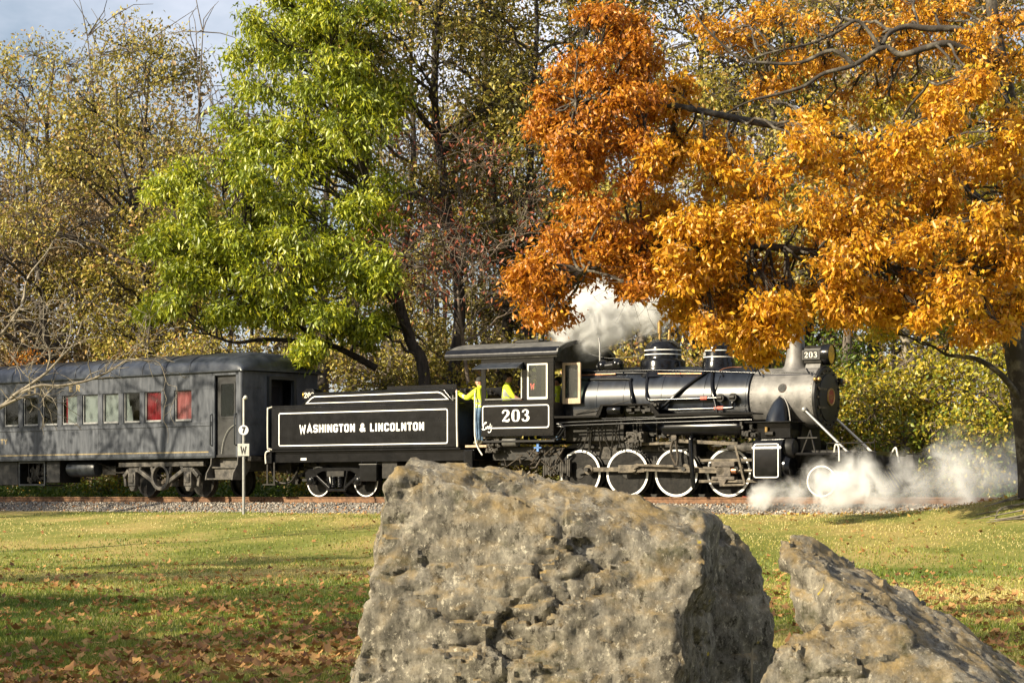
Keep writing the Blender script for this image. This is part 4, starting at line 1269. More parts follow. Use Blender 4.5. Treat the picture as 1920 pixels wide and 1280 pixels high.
def tender_truck(cx):
    mb = MB()
    y0, y1 = -1.06, -0.98
    top = [(-1.10, 0.52), (-1.12, 0.66), (-1.0, 0.76), (-0.5, 0.80), (0.5, 0.80), (1.0, 0.76), (1.12, 0.66), (1.10, 0.52), (0.95, 0.40), (0.72, 0.44), (0.68, 0.62), (0.5, 0.70), (-0.5, 0.70), (-0.68, 0.62), (-0.72, 0.44), (-0.95, 0.40)]
    mb.prism([(cx + a, b) for a, b in top], y0, y1)
    mb.bar((cx - 0.74, -1.02, 0.58), (cx - 0.26, -1.02, 0.22), 0.08, 0.07, up=(0, 1, 0)).bar((cx + 0.74, -1.02, 0.58), (cx + 0.26, -1.02, 0.22), 0.08, 0.07, up=(0, 1, 0))
    mb.box(cx - 0.32, cx + 0.32, -1.07, -0.97, 0.15, 0.22)
    mb.bar((cx - 0.36, -1.02, 0.70), (cx - 0.26, -1.02, 0.24), 0.06, 0.05, up=(0, 1, 0)).bar((cx + 0.36, -1.02, 0.70), (cx + 0.26, -1.02, 0.24), 0.06, 0.05, up=(0, 1, 0))
    fr = mb.build('truck_frame', M['black'], tender, bevel=0.015)
    mb = MB()
    for sx in (-0.11, 0.11):
        turns = [(cx + sx + 0.075 * math.cos(t), -1.02 + 0.075 * math.sin(t), 0.24 + 0.30 * t / (2 * math.pi * 6)) for t in np.linspace(0, 2 * math.pi * 6, 73)]
        mb.tube(turns, 0.018, 6)
    mb.build('coil_springs', M['black'], fr, smooth=60)
    MB().box(cx - 0.3, cx + 0.3, -1.1, 1.0, 0.55, 0.70).build('bolster', M['black_dull'], fr, bevel=0.01)
    for sx in (-0.83, 0.83):
        mb = MB().box(cx + sx - 0.12, cx + sx + 0.12, -1.16, -0.95, 0.32, 0.56).ball((cx + sx, -1.16, 0.44), (0.1, 0.05, 0.1), 12, 8)
        mb.build('journal_box', M['black'], fr, bevel=0.02)
        wheel(tender, cx + sx, -0.80, 0.42, side=-1, plate=True, name='tender_wheel', rim_w=0.045)
        wheel(tender, cx + sx, 0.80, 0.42, side=1, plate=True, white=False, name='tender_wheel', rim_w=0.05)


tender_truck(0.0)
tender_truck(3.2)

# ---------------------------------------------------------------- passenger coach
coach = vehicle('passenger_coach', 'charcoal passenger coach with red curtains in two windows behind the tender', 'railway coach', -24.5)
E0, E1, YS = -9.8, 12.27, 1.50
WZ0, WZ1 = 2.13, 3.0
wins = [1.57 - 0.94 * 2, 1.57 - 0.94, 1.57, 2.53, 3.47, 4.41, 5.37, 6.31, 7.26, 8.20, 9.50]
WW = 0.73
side_end = 11.08
# near side built round its window openings
mb = MB()
mb.box(E0, side_end, -YS, -YS + 0.06, 1.15, WZ0)
mb.box(E0, side_end, -YS, -YS + 0.06, WZ1, 3.49)
edges = [E0] + [v for w_ in wins for v in (w_, w_ + WW)] + [side_end]
for a, b in zip(edges[0::2], edges[1::2]):
    mb.box(a, b, -YS, -YS + 0.06, WZ0, WZ1)
body = mb.build('side_wall', M['coach'], coach)
MB().box(E0, E1 - 0.05, YS - 0.06, YS, 1.15, 3.49).build('far_wall', M['coach'], coach)
MB().box(E0, E1 - 0.1, -YS + 0.06, YS - 0.06, 1.10, 1.16).build('floor', M['dark_in'], coach)
MB().box(E0, side_end, -0.3, -0.2, 1.2, 3.4).build('inner_partition', M['dark_in'], coach)
mb = MB().box(E0, side_end, -YS - 0.022, -YS + 0.001, 1.98, 2.07).box(E0, side_end, -YS - 0.03, -YS + 0.001, 2.07, 2.095)
mb.box(E0, side_end - 0.02, -YS - 0.012, -YS + 0.001, 3.43, 3.49)
mb.build('belt_rail', M['coach'], coach, bevel=0.004)
mb = MB()
for x_ in (3.2, 6.12, 9.1):
    mb.box(x_, x_ + 0.012, -YS - 0.003, -YS + 0.002, 3.0, 3.42)
    mb.box(x_, x_ + 0.012, -YS - 0.003, -YS + 0.002, 1.2, 1.97)
mb.box(E0, side_end, -YS - 0.003, -YS + 0.002, 3.005, 3.012)
mb.build('panel_seams', M['coach_trim'], body)
MB().box(E0, 10.95, -YS - 0.004, -YS + 0.001, 1.235, 1.268).build('gold_stripe', M['gold'], body)
mb = MB()
for x_ in np.arange(2.0, 11.0, 0.07):
    mb.ball((x_, -YS - 0.001, 1.19), 0.01, 4, 3)
mb.build('rivets', M['coach'], body, kind='stuff')
MB().box(E0, side_end + 0.1, -YS - 0.01, -YS + 0.05, 1.08, 1.15).build('side_sill', M['coach_trim'], coach, bevel=0.006)
curt = {10: 'pink', 9: 'red', 8: 'torn', 7: 'blind', 6: 'blind', 5: 'half', 4: 'dark', 3: 'dark', 2: 'dark', 1: 'dark', 0: 'dark'}
for i, wx in enumerate(wins):
    mb = MB().ring(rrect(wx + 0.004, wx + WW - 0.004, WZ0 + 0.004, WZ1 - 0.004, 0.01, 1), rrect(wx + 0.06, wx + WW - 0.035, WZ0 + 0.05, WZ1 - 0.02, 0.01, 1), -YS + 0.03, -YS + 0.05)
    w_ = mb.build('window', M['coach_trim'], coach)
    MB().box(wx + 0.06, wx + WW - 0.035, -YS + 0.020, -YS + 0.029, WZ0 + 0.012, WZ0 + 0.06).box(wx + 0.035, wx + 0.06, -YS + 0.020, -YS + 0.029, WZ0 + 0.01, WZ1 - 0.02).build('sash', M['sash'], w_)
    MB().box(wx + 0.06, wx + WW - 0.035, -YS + 0.036, -YS + 0.042, WZ0 + 0.05, WZ1 - 0.02).build('pane', M['glass'], w_)
    MB().box(wx - 0.02, wx + WW + 0.02, -YS - 0.035, -YS + 0.02, WZ0 - 0.028, WZ0 + 0.004).build('sill', M['coach_trim'], w_, bevel=0.004)
    kind = curt[i]
    yb = -YS + 0.075
    if kind in ('pink', 'red'):
        n = 40
        vs = [(wx + 0.0 + WW * k / n, yb + 0.018 * math.sin(k * 0.95) + 0.006 * math.sin(k * 2.3), z_) for z_ in (WZ0, WZ1) for k in range(n + 1)]
        MB().add(vs, [(k, k + 1, n + 2 + k, n + 1 + k) for k in range(n)]).build('curtain', M['curtain_pink' if kind == 'pink' else 'curtain_red'], w_, smooth=60)
    elif kind == 'blind':
        MB().box(wx, wx + WW, yb, yb + 0.004, WZ0, WZ1).build('blind', M['blind'], w_)
    elif kind == 'half':
        MB().box(wx + 0.20, wx + WW, yb, yb + 0.004, WZ0, WZ1).build('blind', M['blind'], w_)
        MB().box(wx + 0.11, wx + 0.20, yb + 0.02, yb + 0.03, WZ0, WZ1).build('curtain', M['curtain_red'], w_)
    elif kind == 'torn':
        MB().prism([(wx, WZ0), (wx + 0.36, WZ0), (wx + 0.34, WZ0 + 0.15), (wx + 0.27, WZ0 + 0.5), (wx + 0.22, WZ0 + 0.46), (wx + 0.18, WZ0 + 0.62), (wx + 0.16, WZ1), (wx, WZ1)], yb, yb + 0.004).build('torn_blind', M['blind'], w_)
# roof: turtle-back section swept along, rounded down at the end
def roof_sec(k):
    """k = 0 full section, 1 = end"""
    pts = []
    for j in range(25):
        t = math.pi * j / 24
        yy = -math.cos(t) * (YS + 0.05)
        zz = 3.47 + (0.60 * (1 - k) + 0.02) * math.sin(t) ** 0.62
        pts.append((yy, zz))
    return pts
stations = [(E0, 0), (11.0, 0.0), (11.5, 0.03), (11.9, 0.12), (12.15, 0.28), (12.3, 0.52), (12.37, 0.80), (12.38, 1.0)]
vs, fs = [], []
for x_, k in stations:
    vs += [(x_, y, z) for y, z in roof_sec(k)]
for i in range(len(stations) - 1):
    fs += [(i * 25 + j, i * 25 + j + 1, (i + 1) * 25 + j + 1, (i + 1) * 25 + j) for j in range(24)]
croof = MB().add(vs, fs).build('roof', M['coach_roof'], coach, smooth=50)
mb = MB()
for x_ in np.arange(0.0, 11.0, 1.02):
    mb.tube([(x_, y * 1.003, z + 0.003) for y, z in roof_sec(0)], 0.012, 5)
mb.build('roof_seams', M['coach_roof'], croof, smooth=50)
MB().box(E0, 12.30, -YS - 0.07, -YS - 0.035, 3.46, 3.50).build('gutter', M['coach_trim'], croof, bevel=0.008)
MB().box(8.2, 8.75, -1.42, -1.2, 3.78, 3.84).build('roof_vent', M['coach_trim'], croof, bevel=0.02)
# vestibule end
mb = MB()
for y0, y1 in ((-1.42, -0.45), (0.45, 1.42)):
    mb.box(E1 - 0.05, E1, y0, y1, 1.15, 3.47)
mb.box(E1 - 0.05, E1, -0.45, 0.45, 3.28, 3.47)
mb.build('end_wall', M['coach'], coach)
for y0 in (-1.30, 0.62):
    mb = MB()
    mb.ring(rrect(y0, y0 + 0.68, 2.15, 3.05, 0.02, 2), rrect(y0 + 0.03, y0 + 0.65, 2.18, 3.02, 0.02, 2), E1 + 0.012, E1 + 0.001, 'yz')
    mb.box(E1, E1 + 0.012, y0 - 0.05, y0 + 0.73, 2.02, 2.06)
    mb.build('end_panel_moulding', M['coach'], coach)
mb = MB().ring(rrect(-0.52, 0.52, 1.1, 3.36, 0.03, 2), rrect(-0.44, 0.44, 1.12, 3.27, 0.03, 2), E1 + 0.10, E1 + 0.003, 'yz')
mb.build('gangway_frame', M['coach_trim'], coach)
MB().box(E1 - 0.4, E1 - 0.37, -0.44, 0.44, 1.15, 3.28).build('gangway_door', M['dark_door'], coach)
MB().box(E1 - 0.366, E1 - 0.362, -0.3, 0.3, 2.2, 3.1).build('gangway_door_pane', M['dark_in'], coach)
mb = MB().cyl((E1 - 0.04, -YS + 0.06, 1.1), (E1 - 0.04, -YS + 0.06, 3.5), 0.075, seg=14).box(12.08, E1 - 0.04, -YS, -YS + 0.06, 1.10, 3.49).box(11.08, 11.20, -YS, -YS + 0.06, 1.10, 3.49).box(11.08, E1 - 0.04, -YS, -YS + 0.06, 3.37, 3.49)
mb.build('corner_post', M['coach'], coach, smooth=40)
mb = MB().box(11.20, 12.08, -YS + 0.10, -YS + 0.14, 1.12, 3.37)
door = mb.build('vestibule_door', M['dark_door'], coach)
MB().ring(rrect(11.32, 11.96, 2.18, 3.18, 0.03, 3), rrect(11.37, 11.91, 2.23, 3.13, 0.03, 3), -YS + 0.085, -YS + 0.099).build('door_window_frame', M['dark_door'], door)
MB().box(11.37, 11.91, -YS + 0.088, -YS + 0.094, 2.23, 3.13).build('door_pane', M['glass_dirty'], door)
MB().tube(crom([(12.0, -YS + 0.07, 2.02), (11.7, -YS + 0.06, 1.85), (11.5, -YS + 0.06, 1.55), (11.42, -YS + 0.06, 1.2)], 5), 0.012, 6).build('door_chain', M['galv'], door)
for x_ in (11.10, 12.10):
    MB().tube([(x_, -YS - 0.0, 2.3), (x_, -YS - 0.07, 2.27), (x_, -YS - 0.07, 1.45), (x_, -YS, 1.42)], 0.02, 8).build('grab_handle', M['coach_trim'], coach, smooth=50)
mb = MB()
for x_ in (11.05, 12.14):
    mb.prism([(-YS + 0.45, 1.14), (-YS, 1.14), (-YS - 0.02, 0.9), (-YS - 0.18, 0.66), (-YS - 0.22, 0.47), (-YS + 0.2, 0.47), (-YS + 0.45, 0.8)], x_, x_ + 0.035, 'yz')
for z_, y_ in ((0.48, -1.70), (0.80, -1.50), (1.08, -1.3)):
    mb.box(11.06, 12.16, y_, y_ + 0.30, z_, z_ + 0.035)
mb.box(11.12, 12.1, -1.43, -1.41, 0.52, 0.80).box(11.12, 12.1, -1.25, -1.23, 0.83, 1.08)
mb.build('entrance_steps', M['truck'], coach)
# lettering
for x_, ch, ln_ in ((2.75, 'L', 0.17), (3.08, 'I', 0.08), (3.32, 'T', 0.19), (3.66, 'Y', 0.19), (4.75, 'E', 0.19), (5.08, 'R', 0.21)):
    lettering('letterboard_letter', ch, 0.19, side_place(-YS, x_, 3.11), M['gold'], body, length=ln_, stroke_w=0.18)
lettering('side_lettering', 'TY', 0.16, side_place(-YS, 1.42, 1.60), M['gold'], body, length=0.33, stroke_w=0.16)
# underbody
mb = MB().box(E0, 12.2, -0.35, 0.35, 0.72, 1.1)
mb.build('centre_sill', M['black_dull'], coach)
mb = MB()
for a, b in (((2.1, 1.08), (2.1, 0.36)), ((3.35, 1.08), (3.35, 0.36)), ((2.08, 0.36), (3.37, 0.36)), ((2.1, 1.04), (3.35, 1.04))):
    mb.bar((a[0], -1.3, a[1]), (b[0], -1.3, b[1]), 0.05, 0.05, up=(0, 1, 0))
mb.box(2.1, 3.35, -1.28, -0.6, 0.34, 0.37)
gen = mb.build('equipment_rack', M['coach_trim'], coach)
mb = MB()
for k in range(26):
    x_, z_ = rr.uniform(2.2, 3.2), rr.uniform(0.4, 0.95)
    mb.box(x_, x_ + rr.uniform(.05, .2), -1.15, -0.9, z_, z_ + rr.uniform(.05, .2))
for k in range(7):
    x_ = rr.uniform(2.2, 3.2)
    mb.tube(crom([(x_, -1.2, 1.0), (x_ + rr.uniform(-.2, .2), -1.22, 0.7), (x_ + rr.uniform(-.3, .3), -1.2, 0.45)], 3), 0.014, 5)
mb.build('machinery', M['black_dull'], gen, kind='stuff')
MB().box(1.0, 2.0, -1.3, -0.5, 0.35, 1.08).build('battery_box', M['dark_face'], coach, bevel=0.02)
MB().box(3.42, 4.05, -1.3, -0.5, 0.42, 1.08).build('battery_box', M['dark_face'], coach, bevel=0.02)
MB().lathe([(1e-5, 4.25), (0.2, 4.27), (0.24, 4.35), (0.24, 5.5), (0.2, 5.58), (1e-5, 5.6)], (0, -1.05, 0.83), 'x', 20).build('air_tank', M['coach_trim'], coach, smooth=40)
mb = MB().tube(crom([(5.6, -1.1, 1.0), (6.3, -1.0, 0.86), (7.2, -1.0, 0.97)], 5), 0.02, 6).tube(crom([(5.7, -1.0, 0.9), (6.4, -1.0, 0.7), (7.2, -1.0, 0.8)], 5), 0.025, 6).box(5.7, 6.3, -1.0, -0.7, 0.65, 0.9)
mb.build('brake_pipes', M['black_dull'], coach)


def coach_truck(cx):
    A, B = -1.36, -1.24
    mb = MB()
    # cast side frame: top chord, two V arms, centre ring, end brackets
    mb.box(cx - 1.85, cx + 1.85, A, B, 0.86, 0.99)
    n = 24
    outer, inn = circ(cx, 0.55, 0.40, n, 0.37), circ(cx, 0.57, 0.29, n, 0.29)
    mb.ring(outer, inn, A - 0.02, B)
    for sg in (-1, 1):
        mb.bar((cx + sg * 0.30, (A + B) / 2, 0.42), (cx + sg * 0.98, (A + B) / 2, 0.76), 0.12, 0.11, up=(0, 1, 0))
        mb.bar((cx + sg * 0.98, (A + B) / 2, 0.77), (cx + sg * 1.40, (A + B) / 2, 0.77), 0.12, 0.13, up=(0, 1, 0))
        mb.bar((cx + sg * 1.40, (A + B) / 2, 0.76), (cx + sg * 1.62, (A + B) / 2, 0.58), 0.12, 0.16, up=(0, 1, 0))
        mb.bar((cx + sg * 1.62, (A + B) / 2, 0.60), (cx + sg * 1.58, (A + B) / 2, 0.30), 0.10, 0.07, up=(0, 1, 0))
        mb.bar((cx + sg * 0.42, (A + B) / 2, 0.86), (cx + sg * 0.36, (A + B) / 2, 0.66), 0.1, 0.08, up=(0, 1, 0))
        mb.bar((cx + sg * 0.88, (A + B) / 2, 0.88), (cx + sg * 0.95, (A + B) / 2, 0.76), 0.1, 0.1, up=(0, 1, 0))
    fr = mb.build('truck_frame', M['truck'], coach, bevel=0.018)
    mb = MB()
    for k in range(18):
        x_, z_ = cx + rr.uniform(-0.25, 0.2), rr.uniform(0.38, 0.62)
        mb.bar((x_, -1.15, z_), (x_ + rr.uniform(-.2, .3), -1.15, z_ + rr.uniform(-.05, .12)), 0.03, 0.04)
    mb.box(cx - 0.5, cx + 0.5, -1.1, -0.9, 0.3, 0.5)
    mb.build('brake_beam', M['rod_dark'], fr)
    for sg in (-1, 1):
        mb = MB().box(cx + sg * 1.22 - 0.16, cx + sg * 1.22 + 0.16, -1.40, -1.2, 0.30, 0.72).box(cx + sg * 1.22 - 0.1, cx + sg * 1.22 + 0.1, -1.44, -1.39, 0.4, 0.66).prism([(cx + sg * 1.22 - 0.15, 0.30), (cx + sg * 1.22 + 0.15, 0.30), (cx + sg * 1.22 + 0.06, 0.16), (cx + sg * 1.22 - 0.06, 0.16)], -1.38, -1.24)
        mb.build('journal_box', M['truck'], fr, bevel=0.02)
        wheel(coach, cx + sg * 1.22, -0.80, 0.46, side=-1, plate=True, white=False, name='coach_wheel', rim_w=0.06)
        wheel(coach, cx + sg * 1.22, 0.80, 0.46, side=1, plate=True, white=False, name='coach_wheel', rim_w=0.06)


coach_truck(8.72)
mb = MB().box(E1, E1 + 0.45, -0.12, 0.12, 0.72, 0.92).box(E1 + 0.35, E1 + 0.6, -0.17, 0.17, 0.66, 0.98).box(E1 - 0.1, E1 + 0.2, -1.3, 1.3, 0.98, 1.12)
mb.build('coupler', M['black_dull'], coach, bevel=0.02)
mb = MB().tube(crom([(E1 + 0.1, -0.5, 0.95), (E1 + 0.35, -0.5, 0.45), (E1 + 0.8, -0.4, 0.4), (E1 + 1.1, -0.4, 0.7)], 4), 0.03, 8)
mb.build('air_hose', M['black_dull'], coach, smooth=50)
# ---------------------------------------------------------------- lawn grass
M['grass'] = leaf_mat('grass_blades', [(0.0, (0.060, 0.105, 0.010)), (0.35, (0.14, 0.195, 0.018)), (0.55, (0.26, 0.265, 0.040)), (0.78, (0.47, 0.395, 0.115)), (1.0, (0.58, 0.48, 0.21))], trans=0.3, gloss=0.03)


def value_noise(x, y, s, seed):
    r_ = np.random.default_rng(seed)
    g = r_.random((64, 64))
    u, v = x * s, y * s
    i, j = np.floor(u).astype(int), np.floor(v).astype(int)
    fu, fv = smooth01(u - i), smooth01(v - j)
    a, b = g[i % 64, j % 64], g[(i + 1) % 64, j % 64]
    c, d = g[i % 64, (j + 1) % 64], g[(i + 1) % 64, (j + 1) % 64]
    return (a * (1 - fu) + b * fu) * (1 - fv) + (c * (1 - fu) + d * fu) * fv


ng = 300000
u = rng.random(ng)
Y = 1.0 / (1 / 13.5 - u * (1 / 13.5 - 1 / 63.0))
Xr = rng.uniform(-0.27, 0.27, ng)
X = Xr * Y
D = track_dist(X, Y)
edge = 2.4 + 0.6 * (value_noise(X, Y, 0.9, 3) - 0.3)
keep = D > edge
X, Y, D = X[keep], Y[keep], D[keep]
ng = len(X)
Z = ground_z(X, Y)
patch = 0.55 * value_noise(X, Y, 0.16, 1) + 0.30 * value_noise(X, Y, 0.55, 2) + 0.25 * value_noise(X, Y, 2.4, 5)
dry = np.exp(-((D - 8.5) / 5.0) ** 2) * 0.26 - 0.10 * np.exp(-((Y - 33) / 5.0) ** 2)
tint = np.clip((patch - 0.22) * 1.5 + dry + rng.normal(0, 0.17, ng), 0.02, 0.98)
h = rng.uniform(0.028, 0.062, ng) * (1.15 - 0.45 * tint)
wd = 0.0032 + 0.00016 * Y
az = rng.uniform(0, 2 * np.pi, ng)
lean = rng.uniform(0.1, 0.9, ng) * h
la = rng.uniform(0, 2 * np.pi, ng)
b0 = np.stack([X - np.cos(az) * wd, Y - np.sin(az) * wd, Z - 0.005], 1)
b1 = np.stack([X + np.cos(az) * wd, Y + np.sin(az) * wd, Z - 0.005], 1)
tp = np.stack([X + np.cos(la) * lean, Y + np.sin(la) * lean, Z + h], 1)
vv = np.stack([b0, b1, tp], 1).reshape(-1, 3)
tag(fast_mesh('grass', vv, np.arange(3 * ng), 3, M['grass'], None, np.repeat(tint, 3)), 'short mown lawn grass, green and straw coloured', None, None, 'stuff')

# ---------------------------------------------------------------- fallen leaves
M['litter'] = leaf_mat('dry_fallen_leaf', [(0.0, (0.11, 0.050, 0.02)), (0.25, (0.26, 0.125, 0.045)), (0.55, (0.42, 0.215, 0.08)), (0.8, (0.55, 0.32, 0.11)), (1.0, (0.60, 0.40, 0.09))], trans=0.25, gloss=0.03)


def maple_outline():
    tips = [(-150, .48), (-128, .74), (-105, .60), (-66, .92), (-34, .66), (0, 1.05), (34, .66), (66, .92), (105, .60), (128, .74), (150, .48), (180, .26)]
    pts = []
    for a, r_ in tips:
        pts.append((r_ * math.sin(R(a)), r_ * math.cos(R(a))))
    return pts


def leaf_mesh(seed):
    r_ = random.Random(seed)
    pts = maple_outline()
    cu, cv, tw = r_.uniform(-0.5, 0.7), r_.uniform(-0.4, 0.7), r_.uniform(-0.5, 0.5)

    def bend(x, y):
        x *= r_.uniform(0.85, 1.15)
        return (x, y, cu * x * x + cv * y * y + tw * x * y + 0.10)
    v = [bend(0, 0)] + [bend(*p) for p in pts] + [bend(0.5 * p[0], 0.5 * p[1]) for p in pts]
    n = len(pts)
    f = []
    for i in range(n):
        j = (i + 1) % n
        f += [(0, 1 + n + i, 1 + n + j), (1 + n + i, 1 + i, 1 + j, 1 + n + j)]
    v += [(-0.02, -0.15, 0.1), (0.02, -0.15, 0.1), (0.06, -0.75, 0.25)]
    f.append((len(v) - 3, len(v) - 2, len(v) - 1))
    return v, f


leaf_protos = []
for k in range(14):
    v, f = leaf_mesh(k)
    me = bpy.data.meshes.new('fallen_leaf')
    me.from_pydata(v, [], f)
    a = me.attributes.new('tint', 'FLOAT', 'POINT')
    t_ = 0.08 + 0.86 * ((k * 5) % 14) / 13
    a.data.foreach_set('value', [t_] * len(v))
    me.materials.append(M['litter'])
    leaf_protos.append(me)


def leaf_density(X, Y, D):
    near = smooth01((46 - Y) / 24) * (0.22 + 1.0 * smooth01((value_noise(X, Y, 0.5, 8) - 0.38) / 0.25))
    edge_ = 1.6 * np.exp(-((D - 3.8) / 1.3) ** 2) * (0.5 + 1.0 * smooth01((X - 2) / 4))
    return 0.30 + near + edge_


cand = 60000
Xc, Yc = None, None
u = rng.random(cand)
Yc = 1.0 / (1 / 13.5 - u * (1 / 13.5 - 1 / 58.0))
Xc = rng.uniform(-0.25, 0.25, cand) * Yc
Dc = track_dist(Xc, Yc)
ok = (rng.random(cand) < leaf_density(Xc, Yc, Dc) * 0.13 * (0.5 + Yc / 30)) & (Dc > 2.1)
Xc, Yc, Dc = Xc[ok], Yc[ok], Dc[ok]
# leaves one can see: not behind the boulders
pxc = CX + F * Xc / Yc
in_view = (np.abs(pxc - 960) < 985) & ~((pxc > 655) & (pxc < 1455) & (Yc < 60) & (CX + 0 * pxc > 0)) & ~((pxc > 1440) & (Yc < 24) & (pxc < 1890))
order = np.argsort(np.where(in_view, Yc, 1e9))
single = order[:300]
single = single[in_view[single]]
rest = np.setdiff1d(np.arange(len(Xc)), single)
Zc = ground_z(Xc, Yc)
for n, i in enumerate(single):
    o = bpy.data.objects.new('fallen_leaf', leaf_protos[rng.integers(0, 14)])
    sc = float(rng.uniform(0.036, 0.068))
    o.location = (float(Xc[i]), float(Yc[i]), float(Zc[i]) + 0.03)
    o.rotation_euler = (float(rng.normal(0, 0.35)), float(rng.normal(0, 0.35)), float(rng.uniform(0, 6.28)))
    o.scale = (sc, sc, sc)
    col.objects.link(o)
    tone = ('dark brown', 'brown', 'tan', 'yellow-brown')[min(3, int(o.data.attributes['tint'].data[0].value * 4))]
    tag(o, tone + ' curled maple leaf fallen on the lawn in front of the train', 'leaf', tone + ' fallen leaves scattered over the lawn')
# the many farther ones
nr = len(rest)
lv = np.array([leaf_mesh(k)[0] for k in range(14)])
lf = leaf_mesh(0)[1]
tri = []
for f in lf:
    tri += [f] if len(f) == 3 else [(f[0], f[1], f[2]), (f[0], f[2], f[3])]
tri = np.array(tri)
n12 = 12
tri = np.array([(0, 1 + i, 1 + (i + 1) % n12) for i in range(n12)])     # far leaves: one fan each
lv = lv[:, :13]
kv = lv.shape[1]
which = rng.integers(0, 14, nr)
sc = rng.uniform(0.034, 0.064, nr)
ca, sa = np.cos(rng.uniform(0, 6.28, nr)), 0
an = rng.uniform(0, 6.28, nr)
tl = rng.normal(0, 0.35, (nr, 2))
V = lv[which] * sc[:, None, None]
V[:, :, 2] += V[:, :, 0] * tl[:, None, 0] + V[:, :, 1] * tl[:, None, 1]
c_, s__ = np.cos(an)[:, None], np.sin(an)[:, None]
Vx = V[:, :, 0] * c_ - V[:, :, 1] * s__
Vy = V[:, :, 0] * s__ + V[:, :, 1] * c_
V = np.stack([Vx + Xc[rest][:, None], Vy + Yc[rest][:, None], V[:, :, 2] + Zc[rest][:, None] + 0.028], 2)
ff = (tri[None] + kv * np.arange(nr)[:, None, None]).ravel()
yel = np.where(Dc[rest] < 6, 0.30, 0.0)
tag(fast_mesh('leaves', V.reshape(-1, 3), ff, 3, M['litter'], None, np.repeat(np.clip(rng.random(nr) * 0.8 + yel, 0, 1), kv)), 'litter of small fallen leaves over the far lawn', None, None, 'stuff')

# ---------------------------------------------------------------- boulders
from mathutils import noise as mnoise


def rock_material():
    m = bpy.data.materials.new('lichened_limestone')
    m.use_nodes = True
    t = m.node_tree
    b = t.nodes['Principled BSDF']
    b.inputs['Roughness'].default_value = 0.88
    b.inputs['Specular IOR Level'].default_value = 0.25
    tc = t.nodes.new('ShaderNodeTexCoord')
    geo = t.nodes.new('ShaderNodeNewGeometry')

    def noise_(sc, de=8, ro=0.65, src=None):
        n = t.nodes.new('ShaderNodeTexNoise')
        n.inputs['Scale'].default_value = sc
        n.inputs['Detail'].default_value = de
        n.inputs['Roughness'].default_value = ro
        t.links.new(src or tc.outputs['Object'], n.inputs['Vector'])
        return n.outputs['Fac']

    def ramp(src, stops):
        r = t.nodes.new('ShaderNodeValToRGB')
        els = r.color_ramp.elements
        while len(els) < len(stops):
            els.new(0.5)
        for e, (p, c) in zip(els, stops):
            e.position = p
            e.color = (*c, 1) if isinstance(c, tuple) else (c, c, c, 1)
        t.links.new(src, r.inputs['Fac'])
        return r.outputs['Color']

    def mix(fac, a, c, mode='MIX'):
        n = t.nodes.new('ShaderNodeMixRGB')
        n.blend_type = mode
        t.links.new(fac, n.inputs['Fac'])
        for s_, v_ in ((a, 1), (c, 2)):
            if isinstance(s_, tuple):
                n.inputs[v_].default_value = (*s_, 1)
            else:
                t.links.new(s_, n.inputs[v_])
        return n.outputs['Color']
    mpv = t.nodes.new('ShaderNodeMapping')
    mpv.inputs['Scale'].default_value = (1, 1, 0.7)
    t.links.new(tc.outputs['Object'], mpv.inputs['Vector'])
    vert = mpv.outputs['Vector']
    base = ramp(noise_(9.0, 10, 0.78, vert), [(0.34, (0.045, 0.040, 0.031)), (0.5, (0.175, 0.157, 0.124)), (0.66, (0.37, 0.335, 0.265))])
    speck = ramp(noise_(38, 5, 0.75, vert), [(0.565, 0.0), (0.66, 1.0)])
    c1 = mix(speck, base, (0.52, 0.47, 0.365))
    pit = ramp(noise_(17, 8, 0.8, vert), [(0.38, 1.0), (0.47, 0.0)])
    c2 = mix(pit, c1, (0.035, 0.030, 0.022))
    och = ramp(noise_(5.5, 10, 0.75), [(0.44, 0.0), (0.62, 0.8)])
    sep = t.nodes.new('ShaderNodeSeparateXYZ')
    t.links.new(geo.outputs['Normal'], sep.inputs[0])
    upm = t.nodes.new('ShaderNodeMapRange')
    upm.inputs['From Min'].default_value = 0.12
    upm.inputs['From Max'].default_value = 0.75
    t.links.new(sep.outputs['Z'], upm.inputs['Value'])
    mu = t.nodes.new('ShaderNodeMath')
    mu.operation = 'MULTIPLY'
    t.links.new(och, mu.inputs[0])
    t.links.new(upm.outputs[0], mu.inputs[1])
    c3 = mix(mu.outputs[0], c2, (0.34, 0.235, 0.090))
    mos = ramp(noise_(2.6, 10, 0.78), [(0.54, 0.0), (0.66, 0.8)])
    c4 = mix(mos, c3, (0.05, 0.050, 0.018))
    yl = ramp(noise_(7.5, 3, 0.5), [(0.735, 0.0), (0.76, 1.0)])
    c5 = mix(yl, c4, (0.45, 0.34, 0.04))
    t.links.new(c5, b.inputs['Base Color'])
    bp = t.nodes.new('ShaderNodeBump')
    bp.inputs['Strength'].default_value = 1.0
    bp.inputs['Distance'].default_value = 0.016
    t.links.new(noise_(60, 9, 0.8, vert), bp.inputs['Height'])
    bp2 = t.nodes.new('ShaderNodeBump')
    bp2.inputs['Strength'].default_value = 0.35
    bp2.inputs['Distance'].default_value = 0.03
    t.links.new(noise_(9, 7, 0.7), bp2.inputs['Height'])
    t.links.new(bp2.outputs['Normal'], bp.inputs['Normal'])
    t.links.new(bp.outputs['Normal'], b.inputs['Normal'])
    return m


M['rock'] = rock_material()


